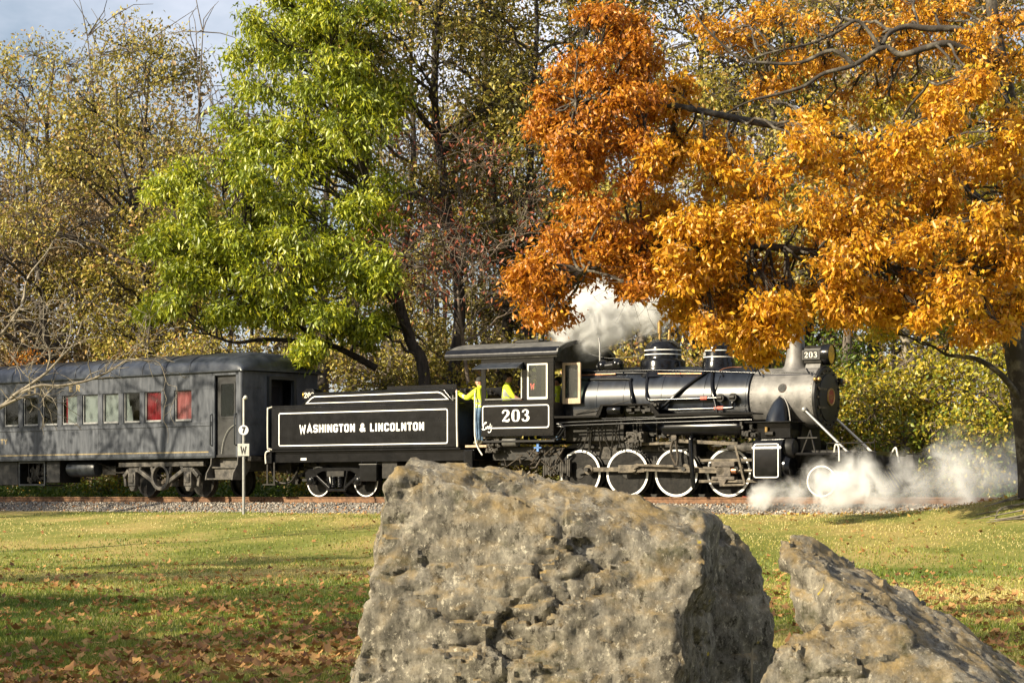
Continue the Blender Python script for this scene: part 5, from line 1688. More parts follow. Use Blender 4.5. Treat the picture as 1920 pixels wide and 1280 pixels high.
def boulder(name, label, hulls, voxel=0.022, amp=1.0, strata=0.5, tilt=0.0):
    bm = bmesh.new()
    for pts in hulls:
        sub = bmesh.new()
        for p in pts:
            sub.verts.new(p)
        res = bmesh.ops.convex_hull(sub, input=sub.verts)
        bmesh.ops.delete(sub, geom=[g for g in res['geom_interior'] if isinstance(g, bmesh.types.BMVert)], context='VERTS')
        me_ = bpy.data.meshes.new('h')
        sub.to_mesh(me_)
        sub.free()
        bm.from_mesh(me_)
    me = bpy.data.meshes.new(name)
    bmesh.ops.recalc_face_normals(bm, faces=bm.faces)
    bm.to_mesh(me)
    bm.free()
    o = bpy.data.objects.new(name, me)
    col.objects.link(o)
    md = o.modifiers.new('r', 'REMESH')
    md.mode = 'VOXEL'
    md.voxel_size = voxel
    sm = o.modifiers.new('s', 'SMOOTH')
    sm.iterations = 1
    sm.factor = 0.5
    bpy.context.view_layer.update()
    dg = bpy.context.evaluated_depsgraph_get()
    new = bpy.data.meshes.new_from_object(o.evaluated_get(dg))
    o.modifiers.clear()
    o.data = new
    n = len(new.vertices)
    co = np.empty(n * 3, np.float32)
    no = np.empty(n * 3, np.float32)
    new.vertices.foreach_get('co', co)
    new.vertices.foreach_get('normal', no)
    co, no = co.reshape(-1, 3), no.reshape(-1, 3)
    ca_, sa_ = math.cos(tilt), math.sin(tilt)
    disp = np.empty(n)
    for i in range(n):
        x, y, z = (float(c) for c in co[i])
        a = mnoise.fractal((x * 1.6, y * 1.6, z * 1.6), 1.0, 2.0, 5)
        b = mnoise.fractal((x * 6 + 9, y * 6, z * 6), 0.9, 2.1, 5)
        xs_, zs_ = x * ca_ + z * sa_, -x * sa_ + z * ca_
        c = mnoise.ridged_multi_fractal((xs_ * 1.3, y * 1.3 + 4, zs_ * 4.6), 1.0, 2.0, 4, 1.0, 2.0)
        e = mnoise.noise((x * 2.3 + 3, y * 2.3, z * 2.3 - 7))
        crack = max(0.0, c - 1.25) * strata * (0.4 + max(0, e + 0.25) * 1.6)
        g = mnoise.fractal((x * 20 + 2, y * 20, z * 13), 0.8, 2.1, 3)
        u_ = zs_ * 4.2 + 1.1 * mnoise.fractal((x * 1.1, y * 1.1, z * 1.1 + 5), 1.0, 2.0, 3) + 0.35 * b
        fr_ = u_ - math.floor(u_)
        ledge = (fr_ ** 0.6 - 0.6) * max(0.0, min(1.0, (e + 0.12) * 3.0))
        f_ = 0.0
        for sc_, k_, cr_ in ((2.1, 0.36, 0.05), (6.2, 0.42, 0.022)):
            q_ = Vector((xs_ * sc_, y * sc_, zs_ * sc_ * 1.5))
            q_ += mnoise.noise_vector(q_ * 0.9) * 0.22
            dist, cell = mnoise.voronoi(q_)
            f_ += k_ * (q_ - cell[0]).dot(mnoise.noise_vector(cell[0] * 5.3 + Vector((7, 3, 1)))) / sc_
            f_ -= cr_ * max(0.0, 1.0 - (dist[1] - dist[0]) / 0.09) * max(0.0, min(1.0, 0.35 + e * 1.6))
        disp[i] = amp * (0.034 * a + 0.010 * b + 0.011 * g - 0.06 * crack + 0.045 * strata * ledge + f_ * (0.20 + 0.38 * max(0.0, min(1.0, e * 1.7 + 0.25))))
    co = co + no * disp[:, None]
    new.vertices.foreach_set('co', co.astype(np.float32).ravel())
    new.polygons.foreach_set('use_smooth', np.ones(len(new.polygons), bool))
    new.materials.clear()
    new.materials.append(M['rock'])
    new.update()
    new.set_sharp_from_angle(angle=R(38))
    return tag(o, label, 'boulder')


def pts_of(lst):
    return [at(*p) for p in lst]


A_up = pts_of([(702, 1110, 10.0), (712, 1000, 10.05), (716, 915, 10.1), (742, 884, 10.15), (776, 863, 10.35), (860, 866, 10.35), (960, 880, 10.3), (1060, 905, 10.3), (1160, 926, 10.3), (1240, 950, 10.3), (1325, 966, 10.3), (1318, 1030, 10.05), (1318, 1090, 10.0), (1280, 1140, 9.95), (700, 1180, 9.95),
               (730, 930, 11.2), (800, 880, 11.3), (1000, 905, 11.3), (1200, 950, 11.3), (1352, 985, 10.95), (1350, 1080, 10.95), (1345, 1180, 10.9), (720, 1180, 11.2)])
A_lo = pts_of([(700, 1085, 9.98), (690, 1180, 9.92), (652, 1300, 9.85), (610, 1560, 9.7), (1262, 1150, 9.93), (1248, 1210, 9.9), (1250, 1300, 9.85), (1270, 1560, 9.7), (1285, 1090, 10.0),
               (1345, 1120, 10.9), (1340, 1300, 10.9), (1340, 1480, 11.0), (720, 1120, 11.2), (650, 1500, 11.3)])
boulder('boulder', 'huge grey limestone boulder in front of the tender and locomotive', [A_up, A_lo], 0.018, strata=1.0)
Bk = pts_of([(1335, 968, 11.1), (1372, 980, 11.1), (1394, 1003, 11.15), (1422, 1070, 11.2), (1440, 1130, 11.2), (1448, 1210, 11.2), (1446, 1480, 11.1), (1325, 1000, 11.0), (1320, 1480, 10.9),
             (1345, 985, 12.0), (1400, 1040, 12.0), (1440, 1150, 12.0), (1440, 1440, 12.0), (1330, 1440, 12.0)])
boulder('boulder', 'dark shaded rock slab standing close behind the huge boulder', [Bk], 0.022, strata=1.2)
C_up = pts_of([(1466, 1010, 9.55), (1480, 1003, 9.7), (1512, 1008, 9.75), (1463, 1052, 9.45), (1473, 1105, 9.4), (1530, 1185, 9.25), (1560, 1085, 9.2), (1580, 1160, 9.1), (1545, 1030, 9.9), (1605, 1074, 10.0), (1705, 1126, 9.95), (1805, 1174, 9.9), (1925, 1248, 9.7), (2060, 1345, 9.5), (1650, 1200, 9.0), (1750, 1260, 8.9), (1600, 1400, 9.3), (1900, 1450, 9.2)])
C_lo = pts_of([(1412, 1290, 8.8), (1448, 1225, 8.85), (1520, 1180, 8.95), (1600, 1165, 9.05), (1690, 1185, 9.0), (1780, 1240, 8.9), (1850, 1300, 8.8), (1380, 1500, 8.7), (1900, 1560, 8.7), (1450, 1300, 9.6), (1900, 1350, 9.6), (1450, 1500, 9.6), (1900, 1500, 9.6)])
boulder('boulder', 'pointed grey and ochre boulder leaning beside the huge one', [C_up, C_lo], 0.018, strata=1.0, tilt=-0.55)
mb = MB().tube(crom([tuple(at(1407, 1420, 10.2)), tuple(at(1409, 1290, 10.2)), tuple(at(1411, 1214, 10.2))], 4), [0.005] * 8 + [0.003], 6)
tag(mb.build('dry_stalk', M['bark_pale']), 'thin dry upright stalk between the boulders', 'stalk')

# ---------------------------------------------------------------- whistle post
pb = at(457, 960, 58.4)
pz = float(ground_z(pb.x, pb.y)[0])
post = thing('whistle_post', 'slim metal trackside post with round 7 plate above square W plate', 'sign', (pb.x, pb.y, pz))
zt = at(457, 745, 58.4).z - pz
z7 = at(457, 806, 58.4).z - pz
zw = at(457, 843, 58.4).z - pz
MB().cyl((0, 0, -0.2), (0, 0, z7 - 0.1), 0.038, seg=12).build('pole', M['galv'], post, smooth=40)
MB().tube(crom([(0, 0, z7 - 0.1), (0, 0, zt - 0.12), (0.0, -0.01, zt - 0.03), (0.04, -0.03, zt)], 3), 0.027, 10).ball((0.05, -0.03, zt), 0.055).build('upper_pole', M['sign_grey'], post, smooth=50)
d7 = MB().lathe([(1e-5, -0.045), (0.128, -0.045), (0.13, -0.04), (0.13, -0.03), (1e-5, -0.03)], (0, 0, z7), 'y', 28).build('round_plate', M['sign_white'], post, smooth=30)
dw = MB().box(-0.15, 0.15, -0.052, -0.040, zw - 0.16, zw + 0.16).build('square_plate', M['sign_grey'], post, bevel=0.01)
lettering('numeral', '7', 0.16, lambda u, v, d: (-0.045 + u, -0.046 - d, z7 - 0.08 + v), M['sign_black'], d7, stroke_w=0.26)
lettering('letter', 'W', 0.19, lambda u, v, d: (-0.082 + u, -0.053 - d, zw - 0.095 + v), M['sign_black'], dw, stroke_w=0.2)

# ---------------------------------------------------------------- people
def in_loco(x, y, z):
    t = -R(HEAD0)
    return Vector((TRACK0[0] + x * math.cos(t) - y * math.sin(t), TRACK0[1] + x * math.sin(t) + y * math.cos(t), RAIL_TOP + z))


def person(label, loc, rz, pose, pick, mats, extras, scale=1.0):
    """pose: name -> (x, y, z, radius) with x forward, y to the person's left; pick(face centre) -> material index"""
    J = dict(pose)
    E_ = [('pelvis', 'waist'), ('waist', 'chest'), ('chest', 'neck0'), ('neck0', 'neck1'), ('neck1', 'jaw'), ('jaw', 'brow'), ('brow', 'crown'), ('jaw', 'nose')]
    for s in 'lr':
        E_ += [('chest', s + 'sh'), (s + 'sh', s + 'el'), (s + 'el', s + 'wr'), (s + 'wr', s + 'palm')]
        E_ += [('pelvis', s + 'hip'), (s + 'hip', s + 'kn'), (s + 'kn', s + 'an'), (s + 'an', s + 'toe')]
        p, w_ = Vector(J[s + 'palm'][:3]), Vector(J[s + 'wr'][:3])
        d = (p - w_).normalized()
        side = Vector((0, 1 if s == 'l' else -1, 0))
        across = d.cross(side)
        across = across.normalized() if across.length > 1e-3 else Vector((0, 0, 1))
        for k in range(4):
            a = p + d * 0.035 + across * (0.03 - 0.02 * k)
            b = a + d * (0.045, 0.05, 0.046, 0.036)[k] * 0.8 - side * 0.02
            J[f'{s}f{k}a'] = (*a, 0.0095)
            J[f'{s}f{k}b'] = (*b, 0.0085)
            E_ += [(s + 'palm', f'{s}f{k}a'), (f'{s}f{k}a', f'{s}f{k}b')]
        a = w_ + d * 0.03 + across * 0.045
        b = a + d * 0.035 + across * 0.012 - side * 0.02
        J[s + 'ta'] = (*a, 0.011)
        J[s + 'tb'] = (*b, 0.009)
        E_ += [(s + 'palm', s + 'ta'), (s + 'ta', s + 'tb')]
    names = list(J)
    me = bpy.data.meshes.new('person')
    me.from_pydata([J[n][:3] for n in names], [(names.index(a), names.index(b)) for a, b in E_], [])
    o = bpy.data.objects.new('person', me)
    col.objects.link(o)
    sk = o.modifiers.new('skin', 'SKIN')
    sk.use_smooth_shade = True
    for i, n in enumerate(names):
        r_ = J[n][3]
        rx, ry = (r_ if isinstance(r_, tuple) else (r_, r_))
        gk = 1.0 if r_ == J[n][3] and not isinstance(r_, tuple) and r_ < 0.03 else 1.1
        me.skin_vertices[0].data[i].radius = (rx * gk, ry * gk)
        me.skin_vertices[0].data[i].use_root = n == 'pelvis'
    sb = o.modifiers.new('sub', 'SUBSURF')
    sb.levels = sb.render_levels = 2
    bpy.context.view_layer.update()
    dg = bpy.context.evaluated_depsgraph_get()
    new = bpy.data.meshes.new_from_object(o.evaluated_get(dg))
    o.modifiers.clear()
    o.data = new
    new.materials.clear()
    for m_ in mats:
        new.materials.append(m_)
    for p in new.polygons:
        p.material_index = pick(p.center)
        p.use_smooth = True
    o.location = loc
    o.rotation_euler = (0, 0, rz)
    o.scale = (scale,) * 3
    hx, hy, hz = J['brow'][:3]
    for kind in extras:
        if kind == 'cap':
            mb = MB().lathe([(0.102, -0.02), (0.108, 0.0), (0.104, 0.04), (0.085, 0.085), (0.05, 0.105), (1e-5, 0.11)], (hx - 0.01, hy, hz + 0.015), 'z', 20)
            mb.prism([(hx + 0.05, hy - 0.075), (hx + 0.13, hy - 0.06), (hx + 0.165, hy), (hx + 0.13, hy + 0.06), (hx + 0.05, hy + 0.075)], hz + 0.0, hz + 0.012, 'xy')
            mb.build('cap', M['cap'], o, smooth=40)
        if kind == 'hair':
            MB().ball((hx - 0.022, hy, hz + 0.012), (0.108, 0.098, 0.118), 16, 10).build('hair', M['hair'], o, smooth=60)
        if kind == 'face':
            for sg in (-1, 1):
                MB().ball((hx + 0.088, hy + sg * 0.033, hz - 0.012), 0.011, 8, 6).build('eye', M['hair'], o, smooth=60)
                MB().ball((hx - 0.005, hy + sg * 0.094, hz - 0.03), (0.022, 0.012, 0.032), 8, 6).build('ear', M['skin'], o, smooth=60)
            MB().ball((hx + 0.075, hy, hz - 0.085), (0.014, 0.028, 0.008), 8, 6).build('mouth', M['red_paint'], o, smooth=60)
    return tag(o, label, 'person', 'train crew in high visibility clothing' if 'yellow' in label else None)


base_pose = {
    'pelvis': (0, 0, 0.93, (0.135, 0.165)), 'waist': (0.01, 0, 1.08, (0.135, 0.165)), 'chest': (0.02, 0, 1.30, (0.14, 0.185)), 'neck0': (0.0, 0, 1.46, (0.075, 0.09)), 'neck1': (0.02, 0, 1.52, 0.058),
    'jaw': (0.04, 0, 1.575, (0.085, 0.07)), 'brow': (0.03, 0, 1.645, (0.10, 0.085)), 'crown': (0.02, 0, 1.70, (0.075, 0.065)), 'nose': (0.125, 0, 1.615, 0.018),
    'lsh': (0, 0.19, 1.41, 0.085), 'rsh': (0, -0.19, 1.41, 0.085),
    'lel': (0.02, 0.25, 1.12, 0.06), 'rel': (0.02, -0.25, 1.12, 0.06), 'lwr': (0.1, 0.25, 0.89, 0.042), 'rwr': (0.1, -0.25, 0.89, 0.042),
    'lpalm': (0.13, 0.25, 0.82, (0.02, 0.04)), 'rpalm': (0.13, -0.25, 0.82, (0.02, 0.04)),
    'lhip': (0, 0.10, 0.86, 0.10), 'rhip': (0, -0.10, 0.86, 0.10), 'lkn': (0.02, 0.11, 0.48, 0.073), 'rkn': (0.02, -0.11, 0.48, 0.073),
    'lan': (-0.03, 0.11, 0.09, 0.06), 'ran': (-0.03, -0.11, 0.09, 0.06), 'ltoe': (0.14, 0.12, 0.045, 0.045), 'rtoe': (0.14, -0.12, 0.045, 0.045)}


def pick_worker(c, sleeves=True, hand_x=9):
    if c.z < 0.12:
        return 4
    head = c.z > 1.525 and abs(c.y) < 0.12
    if head:
        return 3
    if c.z < 0.95 and abs(c.y) < 0.235 or c.z < 0.86:
        return 2 if (abs(c.y) < 0.22 or c.z < 0.6) else 3
    return 0


p1 = dict(base_pose)
p1.update({'lel': (0.27, 0.23, 1.20, 0.066), 'lwr': (0.52, 0.22, 1.33, 0.048), 'lpalm': (0.585, 0.21, 1.375, (0.022, 0.042)), 'rel': (0.20, -0.23, 1.15, 0.065), 'rwr': (0.40, -0.20, 1.27, 0.046), 'rpalm': (0.46, -0.2, 1.30, (0.02, 0.04)),
           'rkn': (0.12, -0.11, 0.50, 0.075), 'ran': (0.0, -0.11, 0.09, 0.06), 'rtoe': (0.16, -0.12, 0.045, 0.045)})


def pick1(c):
    if c.z < 0.13:
        return 4
    if c.z > 1.535 and abs(c.y) < 0.12:
        return 3
    if c.x > 0.545 or (c.x > 0.42 and c.y < 0):
        return 3
    if c.z < 0.97:
        return 2
    if abs(c.z - 1.02) < 0.028 or abs(c.z - 1.14) < 0.026 and c.x < 0.16:
        return 1
    if c.y > 0.1 and abs(c.x - 0.36) < 0.03:
        return 1
    return 0


th0 = -R(HEAD0)
person('person in yellow high visibility hoodie, blue jeans and dark cap standing between tender and cab', in_loco(-5.0, -1.12, 1.345), th0 + math.pi, p1, pick1, [M['hivis'], M['reflective'], M['jeans'], M['skin'], M['boot']], ('cap', 'face'), 1.0)
p2 = dict(base_pose)
p2.update({'lel': (0.16, 0.25, 1.16, 0.058), 'rel': (0.16, -0.26, 1.17, 0.058), 'lwr': (0.38, 0.2, 1.08, 0.042), 'rwr': (0.37, -0.24, 1.06, 0.042), 'lpalm': (0.45, 0.2, 1.06, (0.02, 0.04)), 'rpalm': (0.44, -0.24, 1.03, (0.02, 0.04))})


def pick2(c):
    if c.z < 0.13:
        return 4
    if c.z > 1.53 and abs(c.y) < 0.12 or c.x > 0.19:
        return 3
    if c.z < 0.95:
        return 2
    if c.x < -0.115:
        return 5
    if 1.16 < c.z < 1.34 and -0.09 < c.x < 0.09 and abs(c.y) < 0.2:
        return 1
    return 0


person('person in yellow safety vest with grey stripes seen from behind at the cab window', in_loco(-4.30, -0.95, 1.345), th0 + 0.5, p2, pick2, [M['hivis'], M['reflective'], M['jeans'], M['skin'], M['boot'], M['grey_shirt']], ('hair', 'face'), 1.05)
p3 = dict(base_pose)
p3.update({'lel': (0.15, 0.25, 1.15, 0.06), 'lwr': (0.3, 0.12, 1.05, 0.045), 'lpalm': (0.36, 0.1, 1.05, (0.02, 0.04))})
person('person with shade painted into face and clothes at the middle of the cab window', in_loco(-3.86, -0.62, 1.345), th0 + 2.9, p3, lambda c: 4 if c.z < 0.13 else (3 if c.z > 1.53 and abs(c.y) < 0.12 else (2 if c.z < 0.95 else 0)), [M['shaded_figure'], M['shaded_figure'], M['shaded_figure'], M['hair'], M['boot']], ('hair',), 0.965)  # cab shade put into the colours: head in hair black, clothes near-black
p4 = dict(base_pose)
person('person in yellow vest half hidden behind the others on the far side of the cab', in_loco(-3.75, 0.75, 1.345), th0 + math.pi * 1.2, p4, pick2, [M['hivis'], M['reflective'], M['jeans'], M['skin'], M['boot'], M['hivis']], ('hair', 'face'), 1.03)

# ---------------------------------------------------------------- trees
def unit(a):
    return a / np.maximum(np.linalg.norm(a, axis=-1, keepdims=True), 1e-9)


def tube_batch(P, Rr, sides):
    """n polylines of k points each -> verts, quads"""
    n, k, _ = P.shape
    d = np.empty_like(P)
    d[:, 1:-1] = P[:, 2:] - P[:, :-2]
    d[:, 0] = P[:, 1] - P[:, 0]
    d[:, -1] = P[:, -1] - P[:, -2]
    d = unit(d)
    ref = np.where(np.abs(d[..., 2:3]) < 0.9, np.array([0, 0, 1.0]), np.array([1.0, 0, 0]))
    a = unit(np.cross(d, ref))
    b = np.cross(d, a)
    t = 2 * np.pi * np.arange(sides) / sides
    V = P[:, :, None, :] + Rr[:, :, None, None] * (a[:, :, None, :] * np.cos(t)[None, None, :, None] + b[:, :, None, :] * np.sin(t)[None, None, :, None])
    idx = np.arange(n * k * sides).reshape(n, k, sides)
    nx = np.roll(idx, -1, axis=2)
    Q = np.stack([idx[:, :-1], nx[:, :-1], nx[:, 1:], idx[:, 1:]], -1).reshape(-1)
    return V.reshape(-1, 3), Q


def curve_batch(A, B, k, wob, sag, r0, r1, rg):
    """bent polylines from A to B"""
    n = len(A)
    t = np.linspace(0, 1, k)[None, :, None]
    L_ = np.linalg.norm(B - A, axis=1)[:, None, None]
    P = A[:, None, :] * (1 - t) + B[:, None, :] * t
    bow = rg.normal(0, 1, (n, 1, 3)) * wob * L_ * np.sin(np.pi * t)
    jit = rg.normal(0, 1, (n, k, 3)) * wob * 0.35 * L_
    jit[:, 0] = 0
    P = P + bow + jit
    P[:, :, 2] += (np.asarray(sag).reshape(-1, 1) * L_[:, :, 0]) * np.sin(np.pi * t[:, :, 0])
    rad = np.asarray(r0).reshape(-1, 1) * (1 - t[:, :, 0]) + np.asarray(r1).reshape(-1, 1) * t[:, :, 0]
    return P, rad * np.ones((n, 1))


def leaf_batch(pos, axis, nrm, Ln, Wd, fold=0.25, six=False, curl=0.0):
    axis = unit(axis)
    side = unit(np.cross(axis, nrm))
    up = np.cross(side, axis)
    n = len(pos)
    Ln, Wd = Ln[:, None], Wd[:, None]
    if six:
        base = pos
        tip = pos + axis * Ln - up * Ln * curl
        l1 = pos + axis * Ln * 0.46 + side * Wd * 0.55 + up * (Wd * fold - Ln * curl * 0.2)
        r1 = pos + axis * Ln * 0.46 - side * Wd * 0.55 + up * (Wd * fold - Ln * curl * 0.2)
        mid = pos + axis * Ln * 0.52 - up * Ln * curl * 0.25
        V = np.stack([base, l1, tip, r1, mid], 1)
        tri = np.array([(0, 4, 1), (1, 4, 2), (2, 4, 3), (3, 4, 0)])
        kv = 5
    else:
        V = np.stack([pos, pos + axis * Ln * 0.5 + side * Wd * 0.5 + up * Wd * fold, pos + axis * Ln, pos + axis * Ln * 0.5 - side * Wd * 0.5 + up * Wd * fold], 1)
        tri = np.array([(0, 2, 1), (0, 3, 2)])
        kv = 4
    Fc = (tri[None] + kv * np.arange(n)[:, None, None]).ravel()
    return V.reshape(-1, 3), Fc, kv


def leafy(name, tips, centre, m, parent, rg, per=10, spread=0.25, ln=(0.10, 0.17), ratio=0.45, droop=0.5, six=False, fold=0.25, curl=0.0, shift=0.0, tint_by=0.35, kind=None, loose=0.15):
    """sprays of leaves round the twig tips"""
    n = len(tips)
    out = unit(tips - centre + rg.normal(0, 0.3, (n, 3)))
    pos = np.repeat(tips, per, 0) + rg.normal(0, 1, (n * per, 3)) * spread * np.array([1, 1, 0.7])
    o = np.repeat(out, per, 0)
    ax = unit(o * 0.5 + rg.normal(0, 0.75, (n * per, 3)) + np.array([0, 0, -1.0]) * droop)
    nr = unit(rg.normal(0, 0.8, (n * per, 3)) + np.array([0, 0, 0.8]) + o * 0.4)
    L_ = rg.uniform(*ln, n * per)
    V, Fc, kv = leaf_batch(pos, ax, nr, L_, L_ * ratio * rg.uniform(0.8, 1.2, n * per), fold, six, curl)
    clump = np.repeat(rg.random(n), per)
    tint = np.clip(tint_by * clump + (1 - tint_by) * rg.random(n * per) + shift, 0, 1)
    return fast_mesh(name, V, Fc, 3, m, parent, np.repeat(tint, kv), kind=kind)


def grow(name, label, trunk, radii, clumps, bark, leafm, seed, twigs=24, leaf=None, cat='tree', limb_r=0.10, group=None, extra_limbs=(), twig_r=0.010, shell=0.55, crown_label=None, crowns=None, attach_bias=0.55, bare_twigs=0, tk=3):
    """trunk: world points; clumps: (x, y, z, rx, ry, rz)"""
    rg = np.random.default_rng(seed)
    base = Vector(trunk[0])
    root = thing(name, label, cat, base, 0, group)
    T = np.array([tuple(Vector(p) - base) for p in trunk])
    C = np.array(clumps, float).reshape(-1, 6).copy()
    C[:, :3] -= np.array(tuple(base))
    # tapered radii along the smoothed trunk
    mb = MB()
    sm = crom([(*p, r_) for p, r_ in zip(T, radii)], 5)
    mb.tube([p[:3] for p in sm], [max(0.012, p[3]) for p in sm], 10)
    V0, Q0 = np.array(mb.v), [f for f in mb.f if len(f) == 4]
    parts_v, parts_q = [V0], [np.array(Q0).ravel()]
    off = len(V0)
    S = np.array([p[:3] for p in sm])
    Sr = np.array([p[3] for p in sm])
    # limbs to every clump
    A, ra = [], []
    XS, XR = [], []
    for pts, r0, r1 in extra_limbs:
        q0 = np.array(crom([tuple(Vector(p) - base) for p in pts], 5))
        XS.append(q0[3:])
        XR.append(np.linspace(r0, r1, len(q0))[3:])
    for c in C:
        if XS:
            XA, XB = np.concatenate(XS), np.concatenate(XR)
            dd = np.linalg.norm(XA - c[:3], axis=1)
            ds_ = np.linalg.norm(S - c[:3], axis=1)
            if dd.min() < ds_.min():
                k = int(np.argmin(dd + rg.uniform(0, 0.25, len(dd))))
                A.append(XA[k])
                ra.append(min(limb_r, XB[k] * 0.75))
                continue
        hd = np.linalg.norm(S[:, :2] - c[:2], axis=1)
        want = c[2] - attach_bias * hd
        k = int(np.argmin(np.abs(S[:, 2] - want) + 0.15 * hd))
        A.append(S[k])
        ra.append(min(limb_r, Sr[k] * 0.62))
    A, ra = np.array(A), np.array(ra)
    P, Rr = curve_batch(A, C[:, :3], 8, 0.055, 0.06, ra, 0.022, rg)
    v, q_ = tube_batch(P, Rr, 6)
    parts_v.append(v); parts_q.append(q_ + off); off += len(v)
    for pts, r0, r1 in extra_limbs:
        pts = crom([tuple(Vector(p) - base) for p in pts], 5)
        k = len(pts)
        v, q_ = tube_batch(np.array(pts)[None], (r0 + (r1 - r0) * np.linspace(0, 1, k))[None], 8)
        parts_v.append(v); parts_q.append(q_ + off); off += len(v)
    # twigs through the clumps
    nc = len(C)
    dirs = unit(rg.normal(0, 1, (nc, twigs, 3)))
    rad = rg.uniform(shell ** 2, 1.0, (nc, twigs, 1)) ** 0.5
    tips = C[:, None, :3] + dirs * rad * C[:, None, 3:]
    li = rg.integers(4, 8, (nc, twigs))
    starts = P[np.arange(nc)[:, None], li]
    P2, R2 = curve_batch(starts.reshape(-1, 3), tips.reshape(-1, 3), tk, 0.07, 0.05, twig_r * 1.6, twig_r * 0.55, rg)
    v, q_ = tube_batch(P2, R2, 3)
    parts_v.append(v); parts_q.append(q_ + off); off += len(v)
    if bare_twigs:
        n2 = nc * bare_twigs
        st_ = P2[rg.integers(0, len(P2), n2), rg.integers(1, tk, n2)]
        en = st_ + unit(rg.normal(0, 1, (n2, 3))) * rg.uniform(0.3, 1.1, (n2, 1))
        P3, R3 = curve_batch(st_, en, 3, 0.10, 0.02, twig_r * 0.8, twig_r * 0.4, rg)
        v, q_ = tube_batch(P3, R3, 3)
        parts_v.append(v); parts_q.append(q_ + off); off += len(v)
    fast_mesh('trunk', np.concatenate(parts_v), np.concatenate(parts_q), 4, bark, root, smooth=True)
    if leaf is not None:
        cen = np.repeat(C[:, None, :3], twigs, 1)
        sets = crowns or [(slice(None), leafm, leaf, crown_label)]
        for sl, lm, lf_, lab in sets:
            o = leafy('crown', tips[sl].reshape(-1, 3), cen[sl].reshape(-1, 3), lm, root, rg, **lf_)
            if lab:
                o['label'] = lab
    return root


LM = {
    'green': leaf_mat('long_green_leaf', [(0.0, (0.090, 0.125, 0.010)), (0.35, (0.23, 0.285, 0.014)), (0.7, (0.44, 0.45, 0.022)), (0.92, (0.58, 0.50, 0.03)), (1.0, (0.62, 0.36, 0.03))], 0.36, 0.45, 0.05),
    'orange': leaf_mat('amber_autumn_leaf', [(0.0, (0.30, 0.11, 0.012)), (0.35, (0.52, 0.225, 0.016)), (0.7, (0.68, 0.35, 0.020)), (1.0, (0.72, 0.46, 0.030))], 0.40, 0.45, 0.04),
    'russet': leaf_mat('russet_autumn_leaf', [(0.0, (0.22, 0.066, 0.012)), (0.4, (0.44, 0.155, 0.014)), (0.8, (0.58, 0.25, 0.018)), (1.0, (0.64, 0.34, 0.025))], 0.36, 0.45, 0.04),
    'gold': leaf_mat('yellow_green_leaf', [(0.0, (0.13, 0.14, 0.014)), (0.4, (0.34, 0.31, 0.024)), (0.8, (0.56, 0.44, 0.035)), (1.0, (0.58, 0.30, 0.03))], 0.38, 0.45, 0.04),
    'olive': leaf_mat('olive_autumn_leaf', [(0.0, (0.090, 0.080, 0.016)), (0.35, (0.22, 0.195, 0.030)), (0.65, (0.42, 0.345, 0.050)), (0.85, (0.44, 0.28, 0.085)), (1.0, (0.38, 0.17, 0.06))], 0.32, 0.5, 0.04),
    'tan': leaf_mat('tan_withered_leaf', [(0.0, (0.09, 0.060, 0.028)), (0.5, (0.24, 0.165, 0.080)), (0.85, (0.36, 0.26, 0.12)), (1.0, (0.30, 0.28, 0.05))], 0.28, 0.55, 0.03),
    'dark': leaf_mat('dark_green_leaf', [(0.0, (0.040, 0.042, 0.012)), (0.5, (0.11, 0.105, 0.026)), (0.85, (0.22, 0.18, 0.050)), (1.0, (0.30, 0.17, 0.06))], 0.32, 0.5, 0.04),
    'red': leaf_mat('dusty_red_leaf', [(0.0, (0.12, 0.030, 0.020)), (0.5, (0.30, 0.075, 0.040)), (1.0, (0.38, 0.17, 0.06))], 0.30, 0.5, 0.03),
    'shrub': leaf_mat('shrub_leaf', [(0.0, (0.030, 0.058, 0.010)), (0.4, (0.090, 0.145, 0.014)), (0.7, (0.22, 0.25, 0.022)), (1.0, (0.50, 0.37, 0.03))], 0.38, 0.45, 0.04),
    'ivy': leaf_mat('ground_ivy_leaf', [(0.0, (0.025, 0.060, 0.010)), (0.5, (0.085, 0.17, 0.018)), (0.85, (0.20, 0.27, 0.030)), (1.0, (0.42, 0.34, 0.04))], 0.35, 0.45, 0.05),
}


def clump_px(lst, Y, dY, seed, ry=0.8):
    """clumps given as photograph ellipses (px, py, rx, ry) at about Y metres"""
    r_ = random.Random(seed)
    out = []
    for px, py, rx, rz in lst:
        y = Y + r_.uniform(-dY, dY)
        p = at(px, py, y)
        k = y / F
        out.append((p.x, p.y, p.z, rx * k, (rx + rz) / 2 * k * ry, rz * k))
    return out


def split_px(lst, k, seed, fx=0.58, fz=0.36):
    """break big ellipses into smaller flat sprays layered one above another"""
    r_ = random.Random(seed)
    out = []
    for px, py, rx, rz in lst:
        for j in range(k):
            a, q_ = r_.uniform(0, 6.28), math.sqrt(r_.random())
            s_ = r_.uniform(0.75, 1.2)
            out.append((px + rx * 0.72 * q_ * math.cos(a), py + rz * 0.78 * q_ * math.sin(a), rx * fx * s_, rz * fz * s_))
    return out


def far_depth(px, extra):
    """distance along the view of a point `extra` metres behind the track at column px"""
    a = (px - CX) / F
    Yt = np.arange(35, 140, 0.5)
    dd = track_dist(a * Yt, Yt)
    return float(np.interp(extra, -dd, Yt))


def on_ground(px, Y):
    x = (px - CX) / F * Y
    return Vector((x, Y, float(ground_z(x, Y)[0])))


